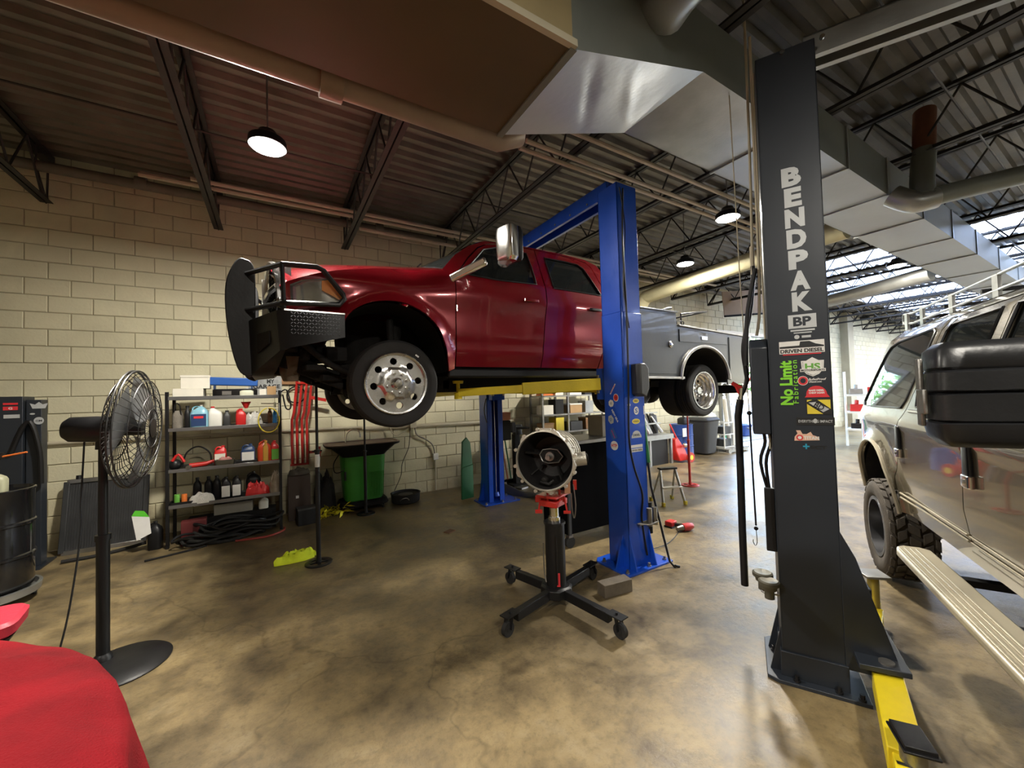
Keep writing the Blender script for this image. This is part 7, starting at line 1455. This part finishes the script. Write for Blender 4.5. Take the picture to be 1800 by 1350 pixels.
tag(blob('plastic_sheet', (10.5, 6.7, 1.02), .25, .2, .12, M_white, 5.5, 0, .5), 'white plastic sheet bunched on the trash bin lid', 'sheet')
pl_ = thing('pallet', 'weathered wooden pallet on the floor before the doorway', 'pallet', (11.1, 6.6, 0))
for y in (6.3, 6.6, 6.9): MB().bx(10.75, 11.75, y-.04, y+.04, .02, .10).build('runner', M_galv, pl_, smooth=False)
for i in range(7): MB().bx(10.75+i*.15, 10.86+i*.15, 6.24, 6.96, .10, .12).build('plank', mat('grey_plank', (.38, .36, .31), .8, 0, .2, 6), pl_, smooth=False)
for i in range(3): MB().bx(10.75+i*.42, 10.85+i*.42, 6.24, 6.96, 0, .02).build('bottom_plank', mat('grey_plank', (.38, .36, .31), .8, 0, .2, 6), pl_, smooth=False)
t = thing('steel_rack', 'low pale wire rack standing on the pallet', 'rack', (11.0, 6.5, .12)); mbr = MB()
for x in (10.80, 11.25):
    for y in (6.4, 6.8): mbr.tube([(x, y, .12), (x, y, .85)], .018, 6)
for z in (.15, .5, .83): mbr.tube([(10.80, 6.4, z), (11.25, 6.4, z), (11.25, 6.8, z), (10.80, 6.8, z)], .014, 6, closed=True)
mbr.build('frame', M_white, t)
for z in (.17, .52): MB().bx(10.84, 11.22, 6.45, 6.75, z, z+.2).build('crate', M_chbox, t)
for i, (x, h, m) in enumerate(((11.42, 1.5, M_card), (11.58, 1.7, M_galv), (11.70, 1.3, M_white))): t = MB().tube([(x, 6.62, .125), (x+.05, 6.75, h)], .06, 12).build('roll', m); tag(t, ['cream roll leaning on the pallet, leftmost', 'tall grey roll leaning on the pallet', 'white roll leaning on the pallet nearest the doorway'][i], 'roll')
wf = thing('wall_fan', 'grey round drum fan high beside the doorway', 'fan', (11.75, 7.0, 1.6)); MB().ring([(.14, -.08), (.24, -.10), (.25, 0), (.24, .10), (.14, .08)], (11.72, 6.95, 1.82), 'Y', 28).build('shroud', M_galv, wf); MB().tube([(11.72, 6.99, 1.6), (11.72, 7.0, .12)], .05, 10).build('stand', M_galv, wf); MB().tube([(11.72, 6.92, 1.82), (11.72, 6.99, 1.82)], .05, 12).build('hub', M_chbox, wf)
# outside the door
for i, (x, y, m, lab) in enumerate([(14.6, 8.4, M_dgreen, 'green tub on the ground outside the doorway'), (15.5, 8.5, M_drumb, 'blue tub outside the doorway'), (17.0, 8.4, M_orange, 'orange container outside the doorway')]):
    t = thing('tub', lab, 'tub', (x, y, -.04)); MB().loft([(0, .22, .22), (.02, .26, .26), (.42, .32, .32), (.44, .34, .34), (.44, .31, .31), (.1, .25, .25)], (x, y, -.04), 24, 4).build('body', m, t); MB().tube([(x-.3, y-.1, .38), (x, y-.38, .25), (x+.3, y-.1, .38)], .02, 6, sm=4).build('handle', M_steel, t)
tote = thing('tote_cage', 'white liquid tote in a wire cage outside the doorway', 'tote', (16, 11, 0))
for k in range(3):
    x0 = 14.6+k*1.6; MB().loft([(0, .5, .5), (.05, .56, .54), (1.0, .56, .54), (1.05, .5, .5)], (x0+.6, 11.2, .1), 24, 8).build('tank', M_white, tote)
    mbr = MB()
    for i in range(9): mbr.tube([(x0+.15*i, 10.58, 0), (x0+.15*i, 10.58, 1.3)], .014, 5)
    for z in (.05, .4, .8, 1.3): mbr.tube([(x0, 10.58, z), (x0+1.2, 10.58, z)], .014, 5)
    mbr.build('cage', M_galv, tote)
tag(blob('tarp', (18.2, 14.5, 0), 1.3, .9, 2.3, M_tarp, 6.6, 0, .6, 14, fold=.4), 'teal tarpaulin heaped outside the doorway', 'tarp')
random.seed(9)
for i, (x, y, h) in enumerate([(15.5, 17, 6), (20.5, 16, 7), (26, 18, 7.5), (13, 22, 8), (31, 15, 6)]):
    t = thing('tree', ['leafy tree straight outside the doorway', 'leafy tree right of the doorway outside', 'farther leafy tree outside', 'leafy tree behind the tubs outside', 'far right leafy tree outside'][i], 'tree', (x, y, -.04), 'trees outside the doorway'); MB().tube([(x, y, -.04), (x+.1, y, h*.5)], [.18, .1], 10).build('trunk', M_wood, t)
    mb = MB()
    for k in range(900):
        d_ = V((random.gauss(0, 1), random.gauss(0, 1), random.gauss(0, 1))).normalized(); p = V((x, y, h*.62))+V((d_.x*2.4, d_.y*2.4, d_.z*h*.42))*random.random()**.4; a = V((random.gauss(0, 1), random.gauss(0, 1), random.gauss(0, 1))).normalized()*.20; b_ = a.orthogonal().normalized()*.13
        mb.add([p-a, p+b_, p+a, p-b_], [(0, 1, 2, 3)])
    mb.build('foliage', M_leaf, t, smooth=False)
fn_ = struct(MB().bx(8, 40, 26, 26.2, -.04, 2.4), 'trim_2', M_white, smooth=False)
# far shelves right of the charcoal post
FS = thing('shelving_unit', 'white steel shelving with dark items far away right of the charcoal post', 'shelves', (14.5, 5.0, 0))
f0 = V((14.6, 4.9, 0)); fd = V((.35, -.94, 0)).normalized()
for q in (0, 1.1, 2.2):
    MB().box(f0+fd*q+V((0, 0, 1.1)), (.05, .05, 2.2)).build('post', M_white, FS)
for z in (.5, 1.0, 1.5): MB().beam(f0+V((0, 0, z)), f0+fd*2.2+V((0, 0, z)), .5, .05).build('shelf', M_white, FS)
k = 0
for z in (.53, 1.03, 1.53):
    for q in (.25, .65, 1.35, 1.85):
        p = f0+fd*q+V((0, 0, z)); s_ = .14+.10*((k*7) % 5)/5; o = MB().box(p+V((0, 0, s_/2)), (.28, .30, s_), .3).cyl(p+V((0, 0, s_)), p+V((.02, 0, s_+.12)), .05).build('storage_case', [M_black, M_chbox, M_dark, M_steel, M_redp][k % 5], None, bevel=.01); tag(o, f"{['black', 'dark grey', 'grimy', 'steel', 'red'][k % 5]} equipment case on the {['low', 'middle', 'high'][k//4]} shelf of the far white shelving, {['left end', 'second', 'third', 'right end'][k % 4]} spot", 'case'); k += 1
rj = thing('floor_jack', 'red floor jack standing on end beside the far white shelving', 'jack', (14.6, 3.4, 0)); MB().bx(14.5, 14.7, 3.3, 3.5, 0, .9).build('frame', M_redm, rj, bevel=.03); MB().tube([(14.6, 3.4, .9), (14.6, 3.5, 1.4)], .02, 8).build('handle', M_redm, rj)
pr_ = MB().bx(21.5, 22.1, 7.0, 7.3, 0, 5.0).build('wall_pier', M_wallb, None, smooth=False); pr_['kind'] = 'structure'; pr_.name = 'trim_3'
